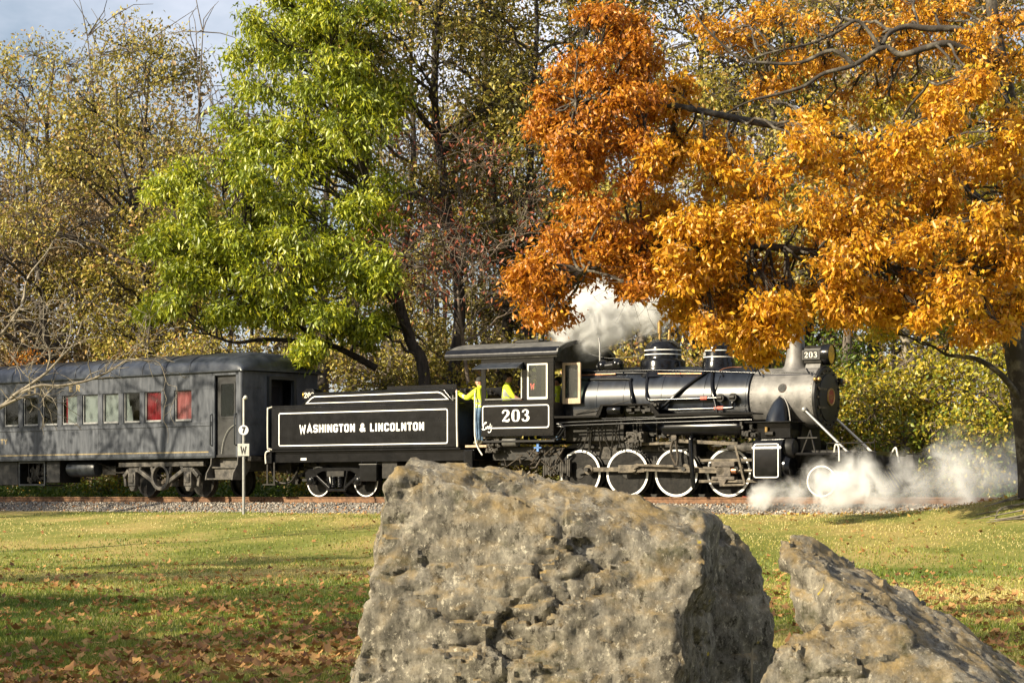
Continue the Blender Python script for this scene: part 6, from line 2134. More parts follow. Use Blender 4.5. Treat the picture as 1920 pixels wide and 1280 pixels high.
# the green tree behind the tender
YG = far_depth(790, 4.0)
gb = on_ground(806, YG)
g_cl = [(590, 0, 90, 45), (520, 40, 60, 55), (660, 45, 90, 55), (600, 105, 105, 55), (482, 118, 48, 55), (700, 135, 65, 55), (525, 185, 88, 52), (640, 195, 100, 55), (728, 195, 45, 60), (468, 235, 50, 55), (560, 262, 95, 52), (680, 270, 75, 55), (470, 322, 62, 50), (565, 340, 95, 52), (665, 345, 72, 48),
        (330, 345, 45, 40), (352, 402, 65, 52), (315, 462, 45, 52), (400, 455, 80, 52), (500, 420, 85, 55), (600, 420, 85, 55), (690, 410, 55, 45), (335, 530, 62, 48), (430, 535, 85, 48), (530, 520, 85, 52), (630, 510, 85, 55), (702, 515, 42, 42), (300, 575, 32, 25), (420, 595, 55, 28), (530, 595, 72, 36), (640, 585, 75, 42), (705, 600, 38, 42), (590, 655, 40, 22), (470, 470, 60, 40), (580, 480, 60, 40), (560, 60, 60, 40), (620, -60, 90, 50), (540, -40, 60, 40)]
g_tr = [gb] + [at(px, py, YG + dy) for px, py, dy in ((795, 700, 0), (770, 640, 0), (745, 555, 0), (716, 450, -0.2), (695, 370, -0.4), (665, 250, -0.6), (640, 120, -0.6), (625, 0, -0.6), (620, -90, -0.6))]
g_rad = [0.22, 0.18, 0.165, 0.15, 0.14, 0.12, 0.10, 0.08, 0.05, 0.02]
g_limb = [([at(705, 690, YG), at(640, 655, YG - 0.4), (at(590, 643, YG - 0.6)), at(500, 636, YG - 0.7), at(440, 642, YG - 0.8), at(395, 628, YG - 0.8)], 0.11, 0.03),
          ([at(730, 500, YG), at(690, 470, YG - 0.2), at(640, 450, YG - 0.5)], 0.08, 0.03),
          ([at(600, 640, YG - .5), at(550, 605, YG - .7), at(500, 590, YG - .9), at(440, 525, YG - .9)], 0.07, 0.03)]
grow('broadleaf_tree', 'tall bright green tree with long drooping leaves behind the tender', g_tr, g_rad, clump_px(split_px([(a, b, c * 1.18, d * 1.18) for a, b, c, d in g_cl], 4, 91, 0.50, 0.52), YG - 1.2, 1.9, 4), M['bark_dark'], LM['green'], 21, twigs=25,
     leaf=dict(per=19, spread=0.17, ln=(0.13, 0.26), ratio=0.30, droop=1.0, six=False, fold=0.18, curl=0.12, tint_by=0.55, shift=-0.07), limb_r=0.05, extra_limbs=g_limb, shell=0.3)

# the orange tree that reaches over the locomotive from the right
YO = 47.0
ob = on_ground(1938, YO)
o_tr = [ob] + [at(px, py, YO) for px, py in ((1933, 880), (1921, 770), (1909, 680), (1893, 600), (1887, 540))] + [at(px, py, YO) for px, py in ((1893, 440), (1900, 330), (1893, 200), (1872, 90), (1858, 0), (1850, -80))]
o_rad = [0.34, 0.29, 0.27, 0.26, 0.26, 0.23, 0.21, 0.18, 0.16, 0.14, 0.12, 0.08]
main_cl = [(1290, 190, 42, 38), (1305, 280, 58, 52), (1335, 390, 72, 66), (1275, 440, 52, 46), (1400, 325, 82, 66), (1480, 262, 82, 60), (1560, 300, 82, 66), (1650, 272, 72, 54), (1480, 415, 95, 64), (1600, 410, 90, 60), (1700, 375, 78, 60), (1430, 505, 82, 52), (1350, 490, 68, 52), (1262, 492, 46, 38), (1440, 585, 62, 42), (1330, 600, 42, 28), (1545, 515, 72, 46), (1625, 560, 80, 36), (1700, 555, 72, 42), (1790, 515, 70, 50), (1862, 420, 62, 36), (1885, 505, 46, 46), (1755, 465, 68, 42), (1428, 630, 44, 28), (1412, 655, 24, 16), (1395, 560, 50, 40), (1300, 520, 40, 34), (1500, 560, 50, 36), (1660, 470, 60, 44), (1540, 440, 60, 44), (1350, 300, 48, 44), (1420, 430, 60, 46), (1600, 590, 40, 22), (1240, 480, 30, 30), (1400, 620, 36, 26)]
top_cl = [(1600, 55, 95, 42), (1480, 40, 72, 36), (1700, 25, 55, 36), (1540, 120, 52, 30), (1400, 60, 40, 36), (1660, 120, 52, 34), (1440, 150, 40, 26), (1770, 20, 50, 30)]
yel_cl = [(1700, 205, 70, 46), (1800, 250, 70, 60), (1880, 320, 46, 56), (1785, 145, 52, 36), (1880, 215, 38, 52), (1760, 320, 60, 46), (1830, 360, 56, 42), (1860, 270, 46, 46), (1720, 600, 60, 26), (1800, 590, 48, 24), (1660, 610, 36, 20)]
rus_cl = [(1122, 30, 56, 30), (1150, 88, 52, 44), (1092, 128, 60, 50), (1052, 188, 44, 48), (1112, 205, 60, 50), (1160, 165, 42, 50), (1030, 255, 40, 36), (1188, 50, 34, 42), (1080, 250, 40, 28), (1130, 418, 70, 38), (1062, 455, 68, 50), (1002, 500, 42, 48), (1152, 478, 52, 42), (1090, 520, 80, 34), (1012, 560, 44, 40), (1035, 598, 34, 30), (1190, 545, 26, 16), (1165, 505, 40, 22), (980, 520, 20, 28), (1100, 390, 50, 24), (1195, 430, 24, 34), (1050, 310, 26, 28)]
r_f = random.Random(77)
main_cl += [(r_f.uniform(1270, 1880), r_f.uniform(230, 590), r_f.uniform(34, 60), r_f.uniform(28, 46)) for _ in range(6)]
main_cl += [(1300, 560, 18, 34), (1365, 585, 18, 34), (1480, 590, 18, 34), (1560, 565, 20, 36), (1650, 595, 20, 30), (1740, 590, 20, 34), (1820, 605, 18, 30), (1880, 590, 20, 34)]
main_cl += [(1720, 280, 60, 44), (1800, 330, 60, 44), (1870, 300, 50, 44), (1760, 210, 50, 36), (1850, 170, 50, 40), (1900, 240, 44, 50), (1905, 390, 44, 44), (1915, 470, 40, 40), (1840, 470, 56, 40), (1900, 560, 44, 30), (1240, 380, 34, 40), (1250, 300, 30, 36), (1820, 560, 56, 30)]
main_cl = split_px([(a, b, c * 1.1, d * 1.1) for a, b, c, d in main_cl], 3, 92, 0.54, 0.46)
top_cl = split_px(top_cl + [(1820, 60, 60, 40), (1890, 120, 50, 50), (1900, 40, 50, 40), (1340, 60, 40, 40)], 3, 93)
rus_cl = split_px(rus_cl + [(1200, 120, 36, 44), (1215, 200, 30, 44), (1180, 255, 36, 34), (1130, 285, 44, 32), (1095, 325, 36, 28), (1200, 330, 30, 40), (1215, 500, 30, 34)], 3, 94)
top_cl += split_px([(1690, 150, 60, 36), (1640, 200, 60, 36), (1780, 190, 56, 40), (1560, 190, 50, 34), (1840, 90, 50, 40), (1740, 90, 50, 30), (1480, 130, 50, 40)], 2, 96)
yel_cl = split_px(yel_cl, 2, 95)
cl = clump_px(main_cl, YO - 2.8, 1.8, 5) + clump_px(top_cl, YO + 0.5, 1.6, 6) + clump_px(yel_cl, YO + 0.8, 1.4, 7) + clump_px(rus_cl, YO - 3.0, 1.1, 8)
n1, n2, n3 = len(main_cl), len(main_cl) + len(top_cl), len(main_cl) + len(top_cl) + len(yel_cl)
o_limbs = [
    ([at(1893, 215, YO), at(1850, 118, YO - .8), at(1800, 90, YO - .9), at(1770, 82, YO - 1.0), at(1730, 92, YO - 1), at(1690, 103, YO - 1), at(1655, 90, YO - 1), at(1600, 123, YO - 1.1), at(1545, 138, YO - 1.1), at(1500, 165, YO - 1.2), at(1415, 187, YO - 1.2)], 0.095, 0.028),
    ([at(1880, 120, YO), at(1810, 60, YO - .6), at(1740, 54, YO - .7), at(1700, 50, YO - .7), at(1668, 62, YO - .8), at(1655, 84, YO - 1.0)], 0.085, 0.04),
    ([at(1650, 90, YO - .9), at(1610, 40, YO - .8), at(1570, 60, YO - .9), at(1520, 82, YO - .9), at(1440, 100, YO - .9), at(1400, 118, YO - .9)], 0.045, 0.015),
    ([at(1600, 120, YO - 1.1), at(1560, 95, YO - 1.1), at(1500, 118, YO - 1.1), at(1430, 118, YO - 1.1), at(1385, 108, YO - 1.1), at(1330, 60, YO - 1.1), at(1290, 10, YO - 1.1)], 0.05, 0.016),
    ([at(1921, 760, YO), at(1880, 705, YO - .5), at(1836, 675, YO - .6), at(1800, 668, YO - .6), at(1775, 665, YO - .6), at(1752, 650, YO - .6)], 0.075, 0.025),
    ([at(1893, 600, YO), at(1835, 540, YO - .4), at(1800, 470, YO - .4), at(1770, 420, YO - .4), at(1720, 330, YO - .5)], 0.13, 0.04),
    ([at(1893, 590, YO), at(1800, 540, YO - .9), at(1650, 500, YO - 1.8), at(1500, 470, YO - 2.4), at(1350, 455, YO - 2.7), at(1210, 462, YO - 2.8), at(1160, 490, YO - 2.8), at(1090, 510, YO - 3.3)], 0.12, 0.04),
    ([at(1893, 440, YO), at(1780, 330, YO - .8), at(1600, 260, YO - 1.8), at(1420, 230, YO - 2.4), at(1240, 195, YO - 2.7), at(1150, 200, YO - 2.8), at(1080, 190, YO - 3.4)], 0.12, 0.03),
]
grow('autumn_tree', 'orange autumn tree on the bank reaching over the locomotive', o_tr, o_rad, cl, M['bark_lichen'], LM['orange'], 22, twigs=22, limb_r=0.03, twig_r=0.006,
     leaf=True, extra_limbs=o_limbs, shell=0.2, attach_bias=0.25, bare_twigs=5,
     crowns=[(slice(0, n1), LM['orange'], dict(per=17, spread=0.15, ln=(0.09, 0.19), ratio=0.44, droop=0.75, fold=0.2, tint_by=0.5, shift=0.13), 'amber orange leaves over the boiler'),
             (slice(n1, n2), LM['orange'], dict(per=11, spread=0.14, ln=(0.08, 0.16), ratio=0.44, droop=0.6, fold=0.2, shift=0.0), None),
             (slice(n2, n3), LM['gold'], dict(per=12, spread=0.15, ln=(0.08, 0.16), ratio=0.44, droop=0.7, fold=0.2, shift=0.12), 'yellow leaves near the trunk'),
             (slice(n3, None), LM['russet'], dict(per=17, spread=0.14, ln=(0.08, 0.16), ratio=0.44, droop=0.65, fold=0.2, tint_by=0.45, shift=0.08), 'deeper russet leaves above the cab')])
# surface roots
mb = MB()
r_f = random.Random(3)
for k, (a, b, c) in enumerate([((1930, 0), (1890 + r_f.uniform(-12, 12), 0), (r_f.uniform(1818, 1875), 0)) for _ in range(7)]):
    pts = []
    for (px, py), dy in ((a, 0), (b, -0.3), (c, -0.6)):
        g = on_ground(px, YO - 1.6 + dy * r_f.uniform(-0.6, 1.2) + 0.3 * k)
        pts.append((g.x, g.y, g.z + 0.03 + r_f.uniform(-0.03, 0.05)))
    mb.tube(crom(pts, 5), [0.026 - 0.002 * i for i in range(11)], 7)
rt = mb.build('surface_roots', M['bark_pale'], bpy.data.objects['autumn_tree'], smooth=60)
rt.location = -Vector(bpy.data.objects['autumn_tree'].location)

# the leafless branches entering from the left
YB = 47.0
bb = on_ground(-330, YB)
b_tr = [bb, at(-300, 880, YB), at(-250, 820, YB), at(-180, 795, YB)]
b_limbs = [
    ([at(-190, 800, YB), at(-60, 785, YB), at(0, 763, YB), at(30, 738, YB), at(55, 722, YB), at(87, 698, YB), at(112, 672, YB), at(140, 641, YB), at(153, 604, YB)], 0.055, 0.012),
    ([at(0, 763, YB), at(40, 745, YB - .1), at(75, 739, YB - .1), at(83, 762, YB - .1)], 0.032, 0.010),
    ([at(40, 735, YB), at(75, 722, YB - .2), at(109, 723, YB - .2), at(157, 715, YB - .2), at(192, 702, YB - .2), at(219, 687, YB - .2), at(241, 674, YB - .2), at(278, 676, YB - .2), at(300, 682, YB - .2), at(312, 715, YB - .2)], 0.032, 0.010),
    ([at(-160, 790, YB), at(-60, 690, YB), at(0, 628, YB), at(22, 601, YB), at(44, 560, YB), at(52, 520, YB), at(90, 470, YB), at(110, 430, YB)], 0.042, 0.010),
    ([at(-60, 660, YB), at(0, 640, YB + .2), at(20, 665, YB + .2), at(45, 700, YB + .2), at(62, 712, YB + .2)], 0.02, 0.008),
    ([at(-50, 600, YB), at(10, 595, YB + .1), at(35, 580, YB + .1), at(75, 590, YB + .1), at(130, 575, YB + .1)], 0.02, 0.008),
    ([at(87, 698, YB), at(95, 660, YB), at(82, 640, YB), at(82, 570, YB)], 0.02, 0.007),
    ([at(112, 672, YB), at(128, 640, YB + .1), at(133, 610, YB + .1), at(130, 595, YB + .1)], 0.018, 0.008),
    ([at(241, 674, YB - .2), at(255, 655, YB - .2), at(272, 640, YB - .2)], 0.014, 0.005),
]
b_cl = clump_px([(60, 700, 50, 40), (120, 650, 45, 40), (180, 700, 50, 30), (260, 690, 45, 28), (290, 700, 30, 30), (40, 600, 50, 50), (90, 560, 40, 40), (20, 720, 40, 30), (-60, 620, 60, 60), (60, 640, 40, 40), (330, 690, 30, 20), (220, 690, 30, 20)], YB, 0.4, 9)


def bare_tree(name, label, trunk, radii, limbs, bark, seed, per_limb=26, sub=4, tw=0.008, lim=(0.35, 1.1), cat='tree'):
    rg = np.random.default_rng(seed)
    base = Vector(trunk[0])
    root = thing(name, label, cat, base)
    vs_, qs_, off = [], [], 0
    segs = [(trunk, radii)] + [(p, None) for p in limbs]
    S = []
    for pts, rd in segs:
        if rd is None:
            pts, r0, r1 = pts
            rd = [r0 + (r1 - r0) * i / (len(pts) - 1) for i in range(len(pts))]
        sm = np.array(crom([(*(Vector(p) - base), r_) for p, r_ in zip(pts, rd)], 5))
        v, q_ = tube_batch(sm[None, :, :3], np.maximum(sm[None, :, 3], 0.006), 7)
        vs_.append(v); qs_.append(q_ + off); off += len(v)
        if len(pts) and pts is not trunk:
            S.append(sm)
    fast_mesh('trunk', np.concatenate(vs_), np.concatenate(qs_), 4, bark, root, smooth=True)
    vs_, qs_, off = [], [], 0
    src = []
    for sm in S[1:] if len(S) > 1 else S:
        k = rg.integers(3, len(sm), per_limb)
        st_ = sm[k, :3]
        d = unit(sm[k, :3] - sm[np.maximum(k - 2, 0), :3])
        en = st_ + unit(d * 0.7 + rg.normal(0, 0.7, (per_limb, 3)) + np.array([0, 0, 0.15])) * rg.uniform(*lim, (per_limb, 1))
        P, Rr = curve_batch(st_, en, 6, 0.09, 0.05, np.minimum(sm[k, 3] * 0.5, tw * 2.2), tw * 0.7, rg)
        v, q_ = tube_batch(P, Rr, 4)
        vs_.append(v); qs_.append(q_ + off); off += len(v)
        n2 = per_limb * sub
        i, j = rg.integers(0, per_limb, n2), rg.integers(1, 6, n2)
        st2 = P[i, j]
        en2 = st2 + unit(unit(en - st_)[i] * 0.5 + rg.normal(0, 0.8, (n2, 3))) * rg.uniform(0.1, 0.45, (n2, 1)) * lim[1]
        P2, R2 = curve_batch(st2, en2, 4, 0.11, 0.0, tw * 0.8, tw * 0.4, rg)
        v, q_ = tube_batch(P2, R2, 3)
        vs_.append(v); qs_.append(q_ + off); off += len(v)
    fast_mesh('twigs', np.concatenate(vs_), np.concatenate(qs_), 4, bark, root, smooth=True)
    return root


bare_tree('bare_tree', 'leafless pale branches reaching in front of the coach at the photo edge', b_tr, [0.22, 0.18, 0.14, 0.10], b_limbs, M['bark_pale'], 31, per_limb=13, sub=3)

# trees standing beyond the frame whose branches throw the shade on coach and lawn
def crown_clumps(c, rad, hgt, n, seed, size=(1.0, 1.9)):
    r_ = random.Random(seed)
    out = []
    for k in range(n):
        a = r_.uniform(0, 6.28)
        q_ = math.sqrt(r_.random())
        z = r_.uniform(0, 1)
        rr_ = rad * q_ * (0.55 + 0.75 * math.sin(math.pi * (0.15 + 0.75 * z)))
        s_ = r_.uniform(*size)
        out.append((c[0] + rr_ * math.cos(a), c[1] + rr_ * math.sin(a), c[2] + hgt * z, s_, s_, s_ * 0.7))
    return out


def plain_tree(name, label, base, top, r0, crown_c, rad, hgt, n, bark, lm, seed, twigs, leaf, group=None, size=(1.0, 1.9), limb_r=0.09, bare=0, cat='tree'):
    b, t = Vector(base), Vector(top)
    r_ = random.Random(seed)
    tr, rd = [], []
    for k in range(7):
        f_ = k / 6
        p = b.lerp(t, f_)
        if 0 < k:
            p += Vector((r_.uniform(-.25, .25), r_.uniform(-.25, .25), 0))
        tr.append(p)
        rd.append(r0 * (1 - 0.85 * f_))
    return grow(name, label, tr, rd, crown_clumps(crown_c, rad, hgt, n, seed, size), bark, lm, seed, twigs=twigs, leaf=leaf, limb_r=limb_r, group=group, bare_twigs=bare, cat=cat, tk=3)


sp = dict(per=6, spread=0.3, ln=(0.10, 0.17), ratio=0.6, droop=0.4)
for i, (x, y, h, rad, n, tw, per, lab) in enumerate((
        (-28.0, 59.0, 18.0, 4.2, 60, 20, 18, 'leafy lawn tree beyond the frame that shades the far coach windows'),
        (-22.4, 56.2, 16.5, 2.2, 30, 14, 3, 'thin nearly bare lawn tree beyond the frame beside the coach'),
        (-12.6, 9.0, 11, 3.1, 44, 16, 16, 'lawn tree beyond the frame that shades the leaf-strewn grass'),
        (-14.5, 13.6, 11, 2.8, 38, 16, 16, 'second lawn tree beyond the frame shading the leaf-strewn grass'),
        (-17.6, 19.5, 11, 3.0, 42, 16, 16, 'lawn tree beyond the frame that shades the middle of the lawn'),
        (-18.8, 27.5, 11.5, 2.8, 36, 14, 16, 'lawn tree beyond the frame that shades the lawn before the coach'),
        (-21.0, 33.5, 11.5, 2.4, 26, 14, 12, 'lawn tree beyond the frame that shades the far lawn before the tender'),
        (-8.6, 16.0, 9, 1.8, 18, 14, 10, 'slim lawn tree beyond the frame that shades the grass by the pointed boulder'))):
    z = float(ground_z(x, y)[0])
    plain_tree('lawn_tree', lab, (x, y, z), (x + 0.5, y, z + h), 0.24, (x, y, z + h * 0.35), rad, h * 0.65, n, M['bark'], LM['tan'], 50 + i, tw, dict(per=max(1, per // 2), spread=0.3, ln=(0.15, 0.25), ratio=0.6, droop=0.4), bare=4)

# ---- woodland behind the railway: every tree with its own trunk and crown
def wood(px, extra, top_px, top_z, r0, z0, rad, n, lm, bark, seed, lab, twigs=22, per=8, ln=(0.11, 0.21), size=(1.0, 1.9), bare=4, droop=0.45, shift=0.0, spread=0.30, name='woodland_tree', ratio=0.5):
    Y = far_depth(px, extra)
    b = on_ground(px, Y)
    t = at(top_px, HY, Y)
    top = Vector((t.x, Y, top_z))
    cx_, cy_ = (b.x + 2 * top.x) / 3, Y
    return plain_tree(name, lab, b, top, r0, (cx_, cy_, z0), rad, top_z + 1.0 - z0, n, M[bark], LM[lm], seed, twigs, dict(per=per, spread=spread, ln=ln, ratio=ratio, droop=droop, shift=shift), group='woodland trees behind the railway', size=size, bare=bare)


W = [
    # px, behind, top px, top z, trunk r, crown base z, radius, clumps, leaf, bark, label
    (40, 11, 110, 17.5, 0.26, 6.0, 4.2, 40, 'olive', 'bark_dark', 'tall olive-leaved tree rising above the far end of the coach'),
    (225, 13, 285, 17.0, 0.24, 5.5, 2.0, 30, 'olive', 'bark_dark', 'yellow-olive tree with thin upright top beside the patch of sky'),
    (330, 10, 215, 15.0, 0.24, 5.0, 3.2, 30, 'olive', 'bark_dark', 'tan-leaved tree with leaning ivy-dark trunk above the coach windows'),
    (150, 9, 40, 11.5, 0.28, 4.6, 3.2, 24, 'tan', 'bark_dark', 'leaning dark-trunked tree with withered leaves left of the yellow bush'),
    (400, 17, 400, 10.5, 0.2, 3.5, 3.0, 26, 'olive', 'bark', 'olive tree filling the gap under the patch of sky'),
    (580, 15, 640, 18, 0.22, 4.0, 2.4, 22, 'dark', 'bark_dark', 'dark tree hidden behind the bright green tree'),
    (720, 12, 790, 18, 0.22, 6.5, 3.2, 26, 'dark', 'bark_dark', 'dark-limbed tree just to the side of the green crown'),
    (868, 6, 805, 18, 0.24, 7.5, 2.8, 26, 'olive', 'bark_dark', 'dark forked tree with thin brown leaves above the tender'),
    (960, 10, 905, 18.5, 0.24, 7.5, 3.2, 26, 'olive', 'bark_dark', 'olive-brown tree between the green crown and the orange crown'),
    (985, 7, 1000, 17, 0.22, 7.0, 2.4, 16, 'dark', 'bark_dark', 'dark straight tree standing behind the cab roof'),
    (1080, 12, 1070, 18, 0.22, 6.0, 3.2, 28, 'olive', 'bark', 'brown thin-leaved tree behind the russet leaves'),
    (1180, 8, 1210, 17, 0.20, 6.0, 2.8, 20, 'olive', 'bark', 'grey-trunked tree behind the steam dome'),
    (1300, 12, 1330, 18, 0.22, 5.5, 3.2, 26, 'tan', 'bark', 'brown tree with many fine twigs behind the sand dome'),
    (1430, 10, 1440, 17, 0.22, 5.5, 3.2, 24, 'olive', 'bark', 'olive tree behind the smoke stack'),
    (1590, 5, 1575, 15, 0.17, 5.5, 2.6, 20, 'olive', 'bark', 'slender olive-leaved tree standing just ahead of the headlamp'),
    (1705, 6, 1712, 14, 0.20, 4.5, 2.6, 20, 'olive', 'bark_pale', 'pale straight-trunked tree with olive leaves ahead of the locomotive'),
    (1812, 6, 1765, 15, 0.20, 5.0, 2.8, 20, 'tan', 'bark', 'crooked leaning tree with tan leaves near the orange tree trunk'),
    (1640, 14, 1650, 17, 0.22, 5.0, 3.4, 26, 'olive', 'bark_dark', 'olive tree deep in the wood ahead of the locomotive'),
    (1850, 14, 1850, 17, 0.22, 5.0, 3.4, 26, 'shrub', 'bark_dark', 'green-leaved tree deep in the wood beside the orange tree trunk'),
    (1500, 18, 1520, 18, 0.22, 5.0, 3.6, 26, 'tan', 'bark_dark', 'brown tree deep in the wood behind the headlamp'),
    (-80, 9, -120, 16, 0.26, 5.0, 3.8, 24, 'tan', 'bark_dark', 'brown tree at the photo edge above the coach roof'),
    (2010, 8, 2000, 16, 0.24, 4.5, 3.4, 24, 'gold', 'bark', 'yellow tree cut by the photo edge behind the orange tree trunk'),
]
for i, (px, ex, tpx, tz, r0, z0, rad, n, lm, bark, lab) in enumerate(W):
    wood(px, ex, tpx, tz, r0, z0, rad, n, lm, bark, 100 + i, lab, per=24 if lm in ('olive', 'gold', 'shrub') else 17, bare=5)

# reddish shrub tree with hanging bare vines above the tender
wood(905, 4.5, 860, 9.2, 0.09, 5.4, 2.2, 22, 'red', 'twig', 140, 'small red-leaved tree with bare twigs above the tender and cab', twigs=14, per=5, bare=26, ln=(0.12, 0.2), ratio=0.38, droop=0.9, size=(0.7, 1.3))
# bushes
SH = [
    (235, 5.0, 4.6, 2.2, 26, 'gold', 'yellow-olive bush above the coach roof near the red curtains', 0.0),
    (330, 7.0, 5.6, 2.0, 22, 'olive', 'tall olive bush behind the coach end under the green tree', 0.15),
    (90, 6.0, 4.4, 2.0, 16, 'dark', 'dark bush behind the far coach windows', 0.0),
    (20, 7.0, 6.0, 1.8, 16, 'russet', 'orange-brown bush at the photo edge behind the bare branches', 0.0),
    (620, 3.6, 3.2, 1.7, 22, 'gold', 'bright yellow bush between the coach end and the tender', 0.05),
    (700, 4.2, 2.9, 1.4, 16, 'shrub', 'green bush behind the tender bunker', 0.0),
    (800, 6.0, 4.2, 1.9, 20, 'olive', 'olive bush behind the front of the tender', 0.0),
    (765, 10.0, 7.2, 2.3, 38, 'olive', 'tall olive thicket deep behind the leaning green tree trunk', -0.05),
    (880, 9.0, 8.0, 2.4, 42, 'olive', 'tall olive thicket behind the forked dark tree', -0.15),
    (985, 11.0, 7.8, 2.4, 40, 'dark', 'tall dark thicket between cab roof and wood', 0.1),
    (1200, 8.5, 6.8, 2.2, 34, 'olive', 'tall olive thicket behind the white steam plume', -0.1),
    (480, 8.0, 5.6, 2.2, 26, 'olive', 'olive thicket above the coach end under the green branches', 0.0),
    (930, 4.6, 3.6, 1.6, 18, 'gold', 'yellow bush seen through the cab window', -0.1),
    (1030, 6.5, 5.2, 2.0, 20, 'olive', 'olive bush behind the cab roof', 0.0),
    (1130, 4.8, 4.6, 1.7, 20, 'olive', 'tangled brown-green bush between cab and steam dome', 0.1),
    (1300, 4.8, 4.6, 1.7, 20, 'olive', 'tangled olive bush between the two domes', 0.2),
    (1400, 5.5, 4.6, 1.7, 20, 'shrub', 'green bush between sand dome and smoke stack', -0.05),
    (1520, 5.0, 4.8, 1.5, 20, 'shrub', 'dark green bush above the headlamp', -0.15),
    (1620, 3.8, 3.4, 1.7, 26, 'shrub', 'leafy yellow-green bush just ahead of the smokebox', 0.32),
    (1690, 4.4, 4.2, 1.6, 24, 'gold', 'yellow-leaved bush ahead of the locomotive', 0.0),
    (1745, 3.4, 2.4, 1.6, 22, 'shrub', 'low yellow-green bush rising behind the steam', 0.22),
    (1830, 4.4, 4.2, 1.7, 24, 'shrub', 'light yellow-green bush beside the orange tree trunk', 0.28),
    (1915, 5.0, 4.6, 1.7, 20, 'gold', 'yellow-green bush at the photo edge behind the trunk', -0.1),
]
for i, (px, ex, h, rad, n, lm, lab, shf) in enumerate(SH):
    Y = far_depth(px, ex)
    b = on_ground(px, Y)
    plain_tree('bush', lab, b, (b.x, b.y, b.z + h * 0.8), 0.05, (b.x, b.y, b.z + 0.35), rad, h - 0.5, n, M['twig'], LM[lm], 160 + i, 17, dict(per=15, spread=0.22, ln=(0.09, 0.17), ratio=0.55, droop=0.35, shift=shf), group='bushes along the wood edge', size=(0.5, 0.95), limb_r=0.03, bare=4, cat='bush')

# ground cover along the far side of the line, and the far wood that reads as one mass
n = 5200
s_ = rng.uniform(-34, 24, n)
d_ = -rng.uniform(1.7, 8.5, n)
gx = np.interp(s_, TS, TP[:, 0]) - d_ * np.sin(np.radians(np.interp(s_, TS, TP[:, 2])))
gy = np.interp(s_, TS, TP[:, 1]) - d_ * np.cos(np.radians(np.interp(s_, TS, TP[:, 2])))
hh = 0.12 + 0.75 * value_noise(gx, gy, 0.6, 12) * smooth01((-d_ - 1.2) / 2.5)
gz = ground_z(gx, gy) + 0.12 + rng.random(n) * hh
tips = np.stack([gx, gy, gz], 1)
tag(leafy('undergrowth', tips, tips - np.array([0, 0.3, 1.0]), LM['ivy'], None, rng, per=9, spread=0.16, ln=(0.08, 0.14), ratio=0.7, droop=0.1, kind='stuff'), 'low green undergrowth behind the track', None, None, 'stuff')
n = 14000
px_ = rng.uniform(-300, 2250, n)
Yf = rng.uniform(84, 118, n)
gx = (px_ - CX) / F * Yf
zf = rng.random(n) ** 1.1 * 15.5
zf = np.where(value_noise(gx, zf, 0.35, 21) > 0.40, zf, zf * 0.4)
gz = ground_z(gx, Yf) + 0.3 + zf
tips = np.stack([gx, Yf, gz], 1)
tag(leafy('treeline', tips, tips + np.array([0, 2.0, -1.0]), LM['tan'], None, rng, per=8, spread=0.5, ln=(0.20, 0.34), ratio=0.55, droop=0.4, kind='stuff'), 'brown far wood seen between the nearer trees', None, None, 'stuff')
n = 2600
n = 2800
an = rng.uniform(R(-100), R(115), n)  # unseen ring of foliage, added to darken what the black paint reflects
rd = rng.uniform(95, 112, n)
gx, gyb = -rd * np.sin(an), 40 - rd * np.cos(an)
tips = np.stack([gx, gyb, ground_z(gx, gyb) + rng.uniform(0.2, 10.0, n)], 1)
tag(leafy('treeline', tips, tips + np.array([0, -2.0, -1.0]), LM['dark'], None, rng, per=7, spread=0.9, ln=(0.7, 1.3), ratio=0.6, droop=0.3, kind='stuff'), 'dark unseen trees added behind the camera to dim reflections in the black paint', None, None, 'stuff')
n = 150
px_ = rng.uniform(-200, 2150, n)
Yf = rng.uniform(84, 116, n)
gx = (px_ - CX) / F * Yf
A = np.stack([gx, Yf, ground_z(gx, Yf) - 0.2], 1)
B = A + np.stack([rng.normal(0, 1.2, n), rng.normal(0, 0.5, n), rng.uniform(13, 19, n)], 1)
P, Rr = curve_batch(A, B, 7, 0.012, 0.0, rng.uniform(0.09, 0.2, n), 0.02, rng)
v, q_ = tube_batch(P, Rr, 6)
v2, q2, off = [v], [q_], len(v)
i, j = rng.integers(0, n, 4200), rng.integers(1, 7, 4200)
st_ = P[i, j]
en = st_ + unit(rng.normal(0, 1, (4200, 3)) + np.array([0, 0, 0.7])) * rng.uniform(0.8, 3.0, (4200, 1))
P2, R2 = curve_batch(st_, en, 4, 0.07, 0.05, 0.028, 0.009, rng)
v, q_ = tube_batch(P2, R2, 3)
v2.append(v); q2.append(q_ + off)
tag(fast_mesh('far_woods', np.concatenate(v2), np.concatenate(q2), 4, M['bark'], None, None, True), 'thin far trunks and twigs deep in the wood', None, None, 'stuff')

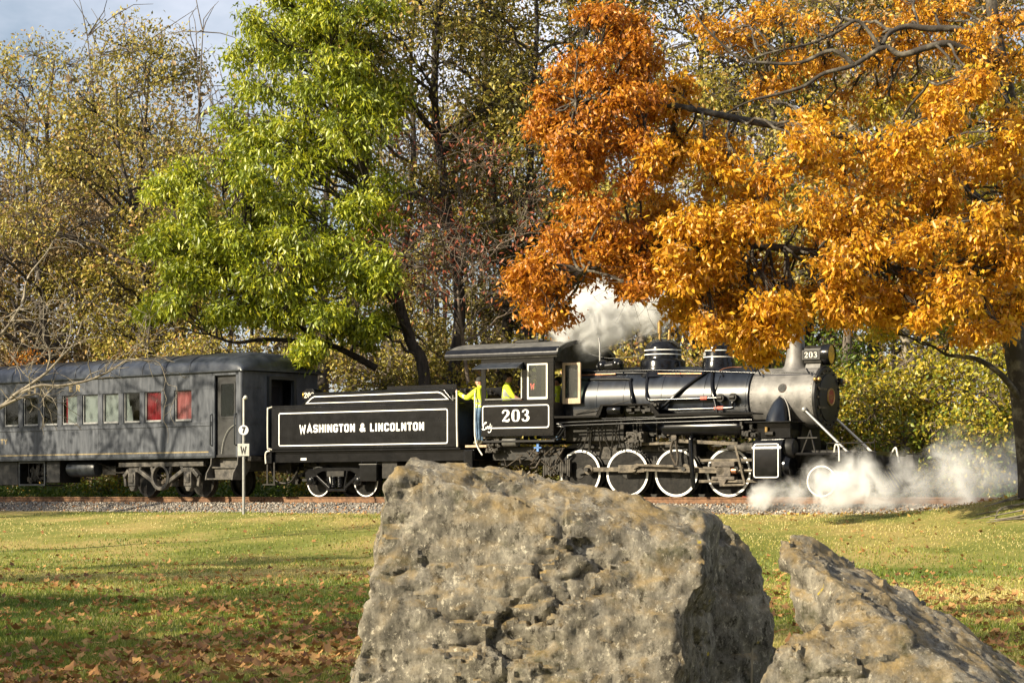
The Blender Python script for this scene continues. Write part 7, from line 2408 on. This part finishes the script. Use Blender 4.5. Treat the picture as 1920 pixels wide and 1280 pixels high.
# ---------------------------------------------------------------- steam
def steam(name, label, blobs, density, scale, seed, pad=0.25, lo=0.42, hi=0.62, aniso=0.0):
    B = [(at(px, py, Y), r_, k) for px, py, Y, r_, k in blobs]
    lo_ = Vector([min(b[0][i] - b[1] for b in B) - 0.02 for i in range(3)])
    hi_ = Vector([max(b[0][i] + b[1] for b in B) + 0.02 for i in range(3)])
    o = MB().box(lo_.x, hi_.x, lo_.y, hi_.y, lo_.z, hi_.z).build(name, None)
    m = bpy.data.materials.new(name + '_vapour')
    m.use_nodes = True
    t = m.node_tree
    t.nodes.clear()
    out = t.nodes.new('ShaderNodeOutputMaterial')
    vol = t.nodes.new('ShaderNodeVolumePrincipled')
    vol.inputs['Color'].default_value = (0.97, 0.97, 0.96, 1)
    vol.inputs['Anisotropy'].default_value = aniso
    tc = t.nodes.new('ShaderNodeTexCoord')
    n1 = t.nodes.new('ShaderNodeTexNoise')
    n1.inputs['Scale'].default_value = scale
    n1.inputs['Detail'].default_value = 7
    n1.inputs['Roughness'].default_value = 0.6
    n1.inputs['Distortion'].default_value = 0.9
    mp = t.nodes.new('ShaderNodeMapping')
    mp.inputs['Location'].default_value = (seed, seed * 2.3, 0)
    t.links.new(tc.outputs['Object'], mp.inputs['Vector'])
    t.links.new(mp.outputs['Vector'], n1.inputs['Vector'])
    # the puffs, edges broken up by the noise
    warp = t.nodes.new('ShaderNodeVectorMath')
    warp.operation = 'MULTIPLY_ADD'
    warp.inputs[1].default_value = (0.9, 0.9, 0.9)
    sub = t.nodes.new('ShaderNodeVectorMath')
    sub.operation = 'SUBTRACT'
    sub.inputs[1].default_value = (0.5, 0.5, 0.5)
    t.links.new(n1.outputs['Color'], sub.inputs[0])
    t.links.new(sub.outputs[0], warp.inputs[0])
    t.links.new(tc.outputs['Object'], warp.inputs[2])
    acc = None
    for c, r_, k in B:
        d = t.nodes.new('ShaderNodeVectorMath')
        d.operation = 'DISTANCE'
        d.inputs[1].default_value = tuple(c)
        t.links.new(warp.outputs[0], d.inputs[0])
        mr = t.nodes.new('ShaderNodeMapRange')
        mr.interpolation_type = 'SMOOTHSTEP'
        mr.inputs['From Min'].default_value = r_ * 0.9
        mr.inputs['From Max'].default_value = r_ * 0.12
        mr.inputs['To Min'].default_value = 0.0
        mr.inputs['To Max'].default_value = k
        t.links.new(d.outputs['Value'], mr.inputs['Value'])
        if acc is None:
            acc = mr.outputs[0]
        else:
            ad = t.nodes.new('ShaderNodeMath')
            ad.operation = 'ADD'
            t.links.new(acc, ad.inputs[0])
            t.links.new(mr.outputs[0], ad.inputs[1])
            acc = ad.outputs[0]
    nr = t.nodes.new('ShaderNodeMapRange')
    nr.inputs['From Min'].default_value = lo
    nr.inputs['From Max'].default_value = hi
    nr.inputs['To Min'].default_value = 0.04
    nr.inputs['To Max'].default_value = 1.0
    t.links.new(n1.outputs['Fac'], nr.inputs['Value'])
    mu = t.nodes.new('ShaderNodeMath')
    mu.operation = 'MULTIPLY'
    t.links.new(acc, mu.inputs[0])
    t.links.new(nr.outputs[0], mu.inputs[1])
    mu2 = t.nodes.new('ShaderNodeMath')
    mu2.operation = 'MULTIPLY'
    mu2.inputs[1].default_value = density
    t.links.new(mu.outputs[0], mu2.inputs[0])
    t.links.new(mu2.outputs[0], vol.inputs['Density'])
    t.links.new(vol.outputs[0], out.inputs['Volume'])
    m.cycles.volume_step_rate = 0.6 if hasattr(m, 'cycles') and hasattr(m.cycles, 'volume_step_rate') else 1
    o.data.materials.clear()
    o.data.materials.append(m)
    return tag(o, label, 'steam', None, 'stuff')


steam('steam_cloud', 'white steam blown low over the rails from the cylinder cocks',
      [(1440, 932, 52.5, 0.55, 1.0), (1490, 928, 52.3, 0.6, 0.8), (1570, 920, 51.8, 0.85, 1.2), (1610, 890, 51.6, 0.8, 1.0), (1650, 925, 51.4, 0.75, 1.0), (1720, 920, 51.0, 0.7, 0.35), (1790, 895, 51.6, 1.1, 0.32), (1795, 840, 51.8, 0.8, 0.2), (1830, 925, 51.3, 0.8, 0.3), (1870, 890, 51.4, 1.2, 0.18), (1530, 890, 51.9, 0.5, 0.5), (1700, 880, 51.6, 0.6, 0.25), (1930, 860, 51.4, 1.2, 0.12)],
      5.8, 1.9, 3.0)
steam('steam_plume', 'white steam drifting from the safety valves above the boiler',
      [(1098, 600, 57.6, 1.25, 1.3), (1145, 590, 57.6, 1.1, 1.1), (1185, 565, 57.6, 0.9, 0.9), (1225, 585, 57.4, 0.8, 0.6), (1235, 560, 57.4, 0.85, 0.7), (1275, 580, 57.3, 0.7, 0.5), (1310, 575, 57.3, 0.7, 0.4), (1080, 570, 57.6, 0.6, 0.4), (1350, 590, 57.2, 0.6, 0.3)],
      17.0, 1.9, 9.0)
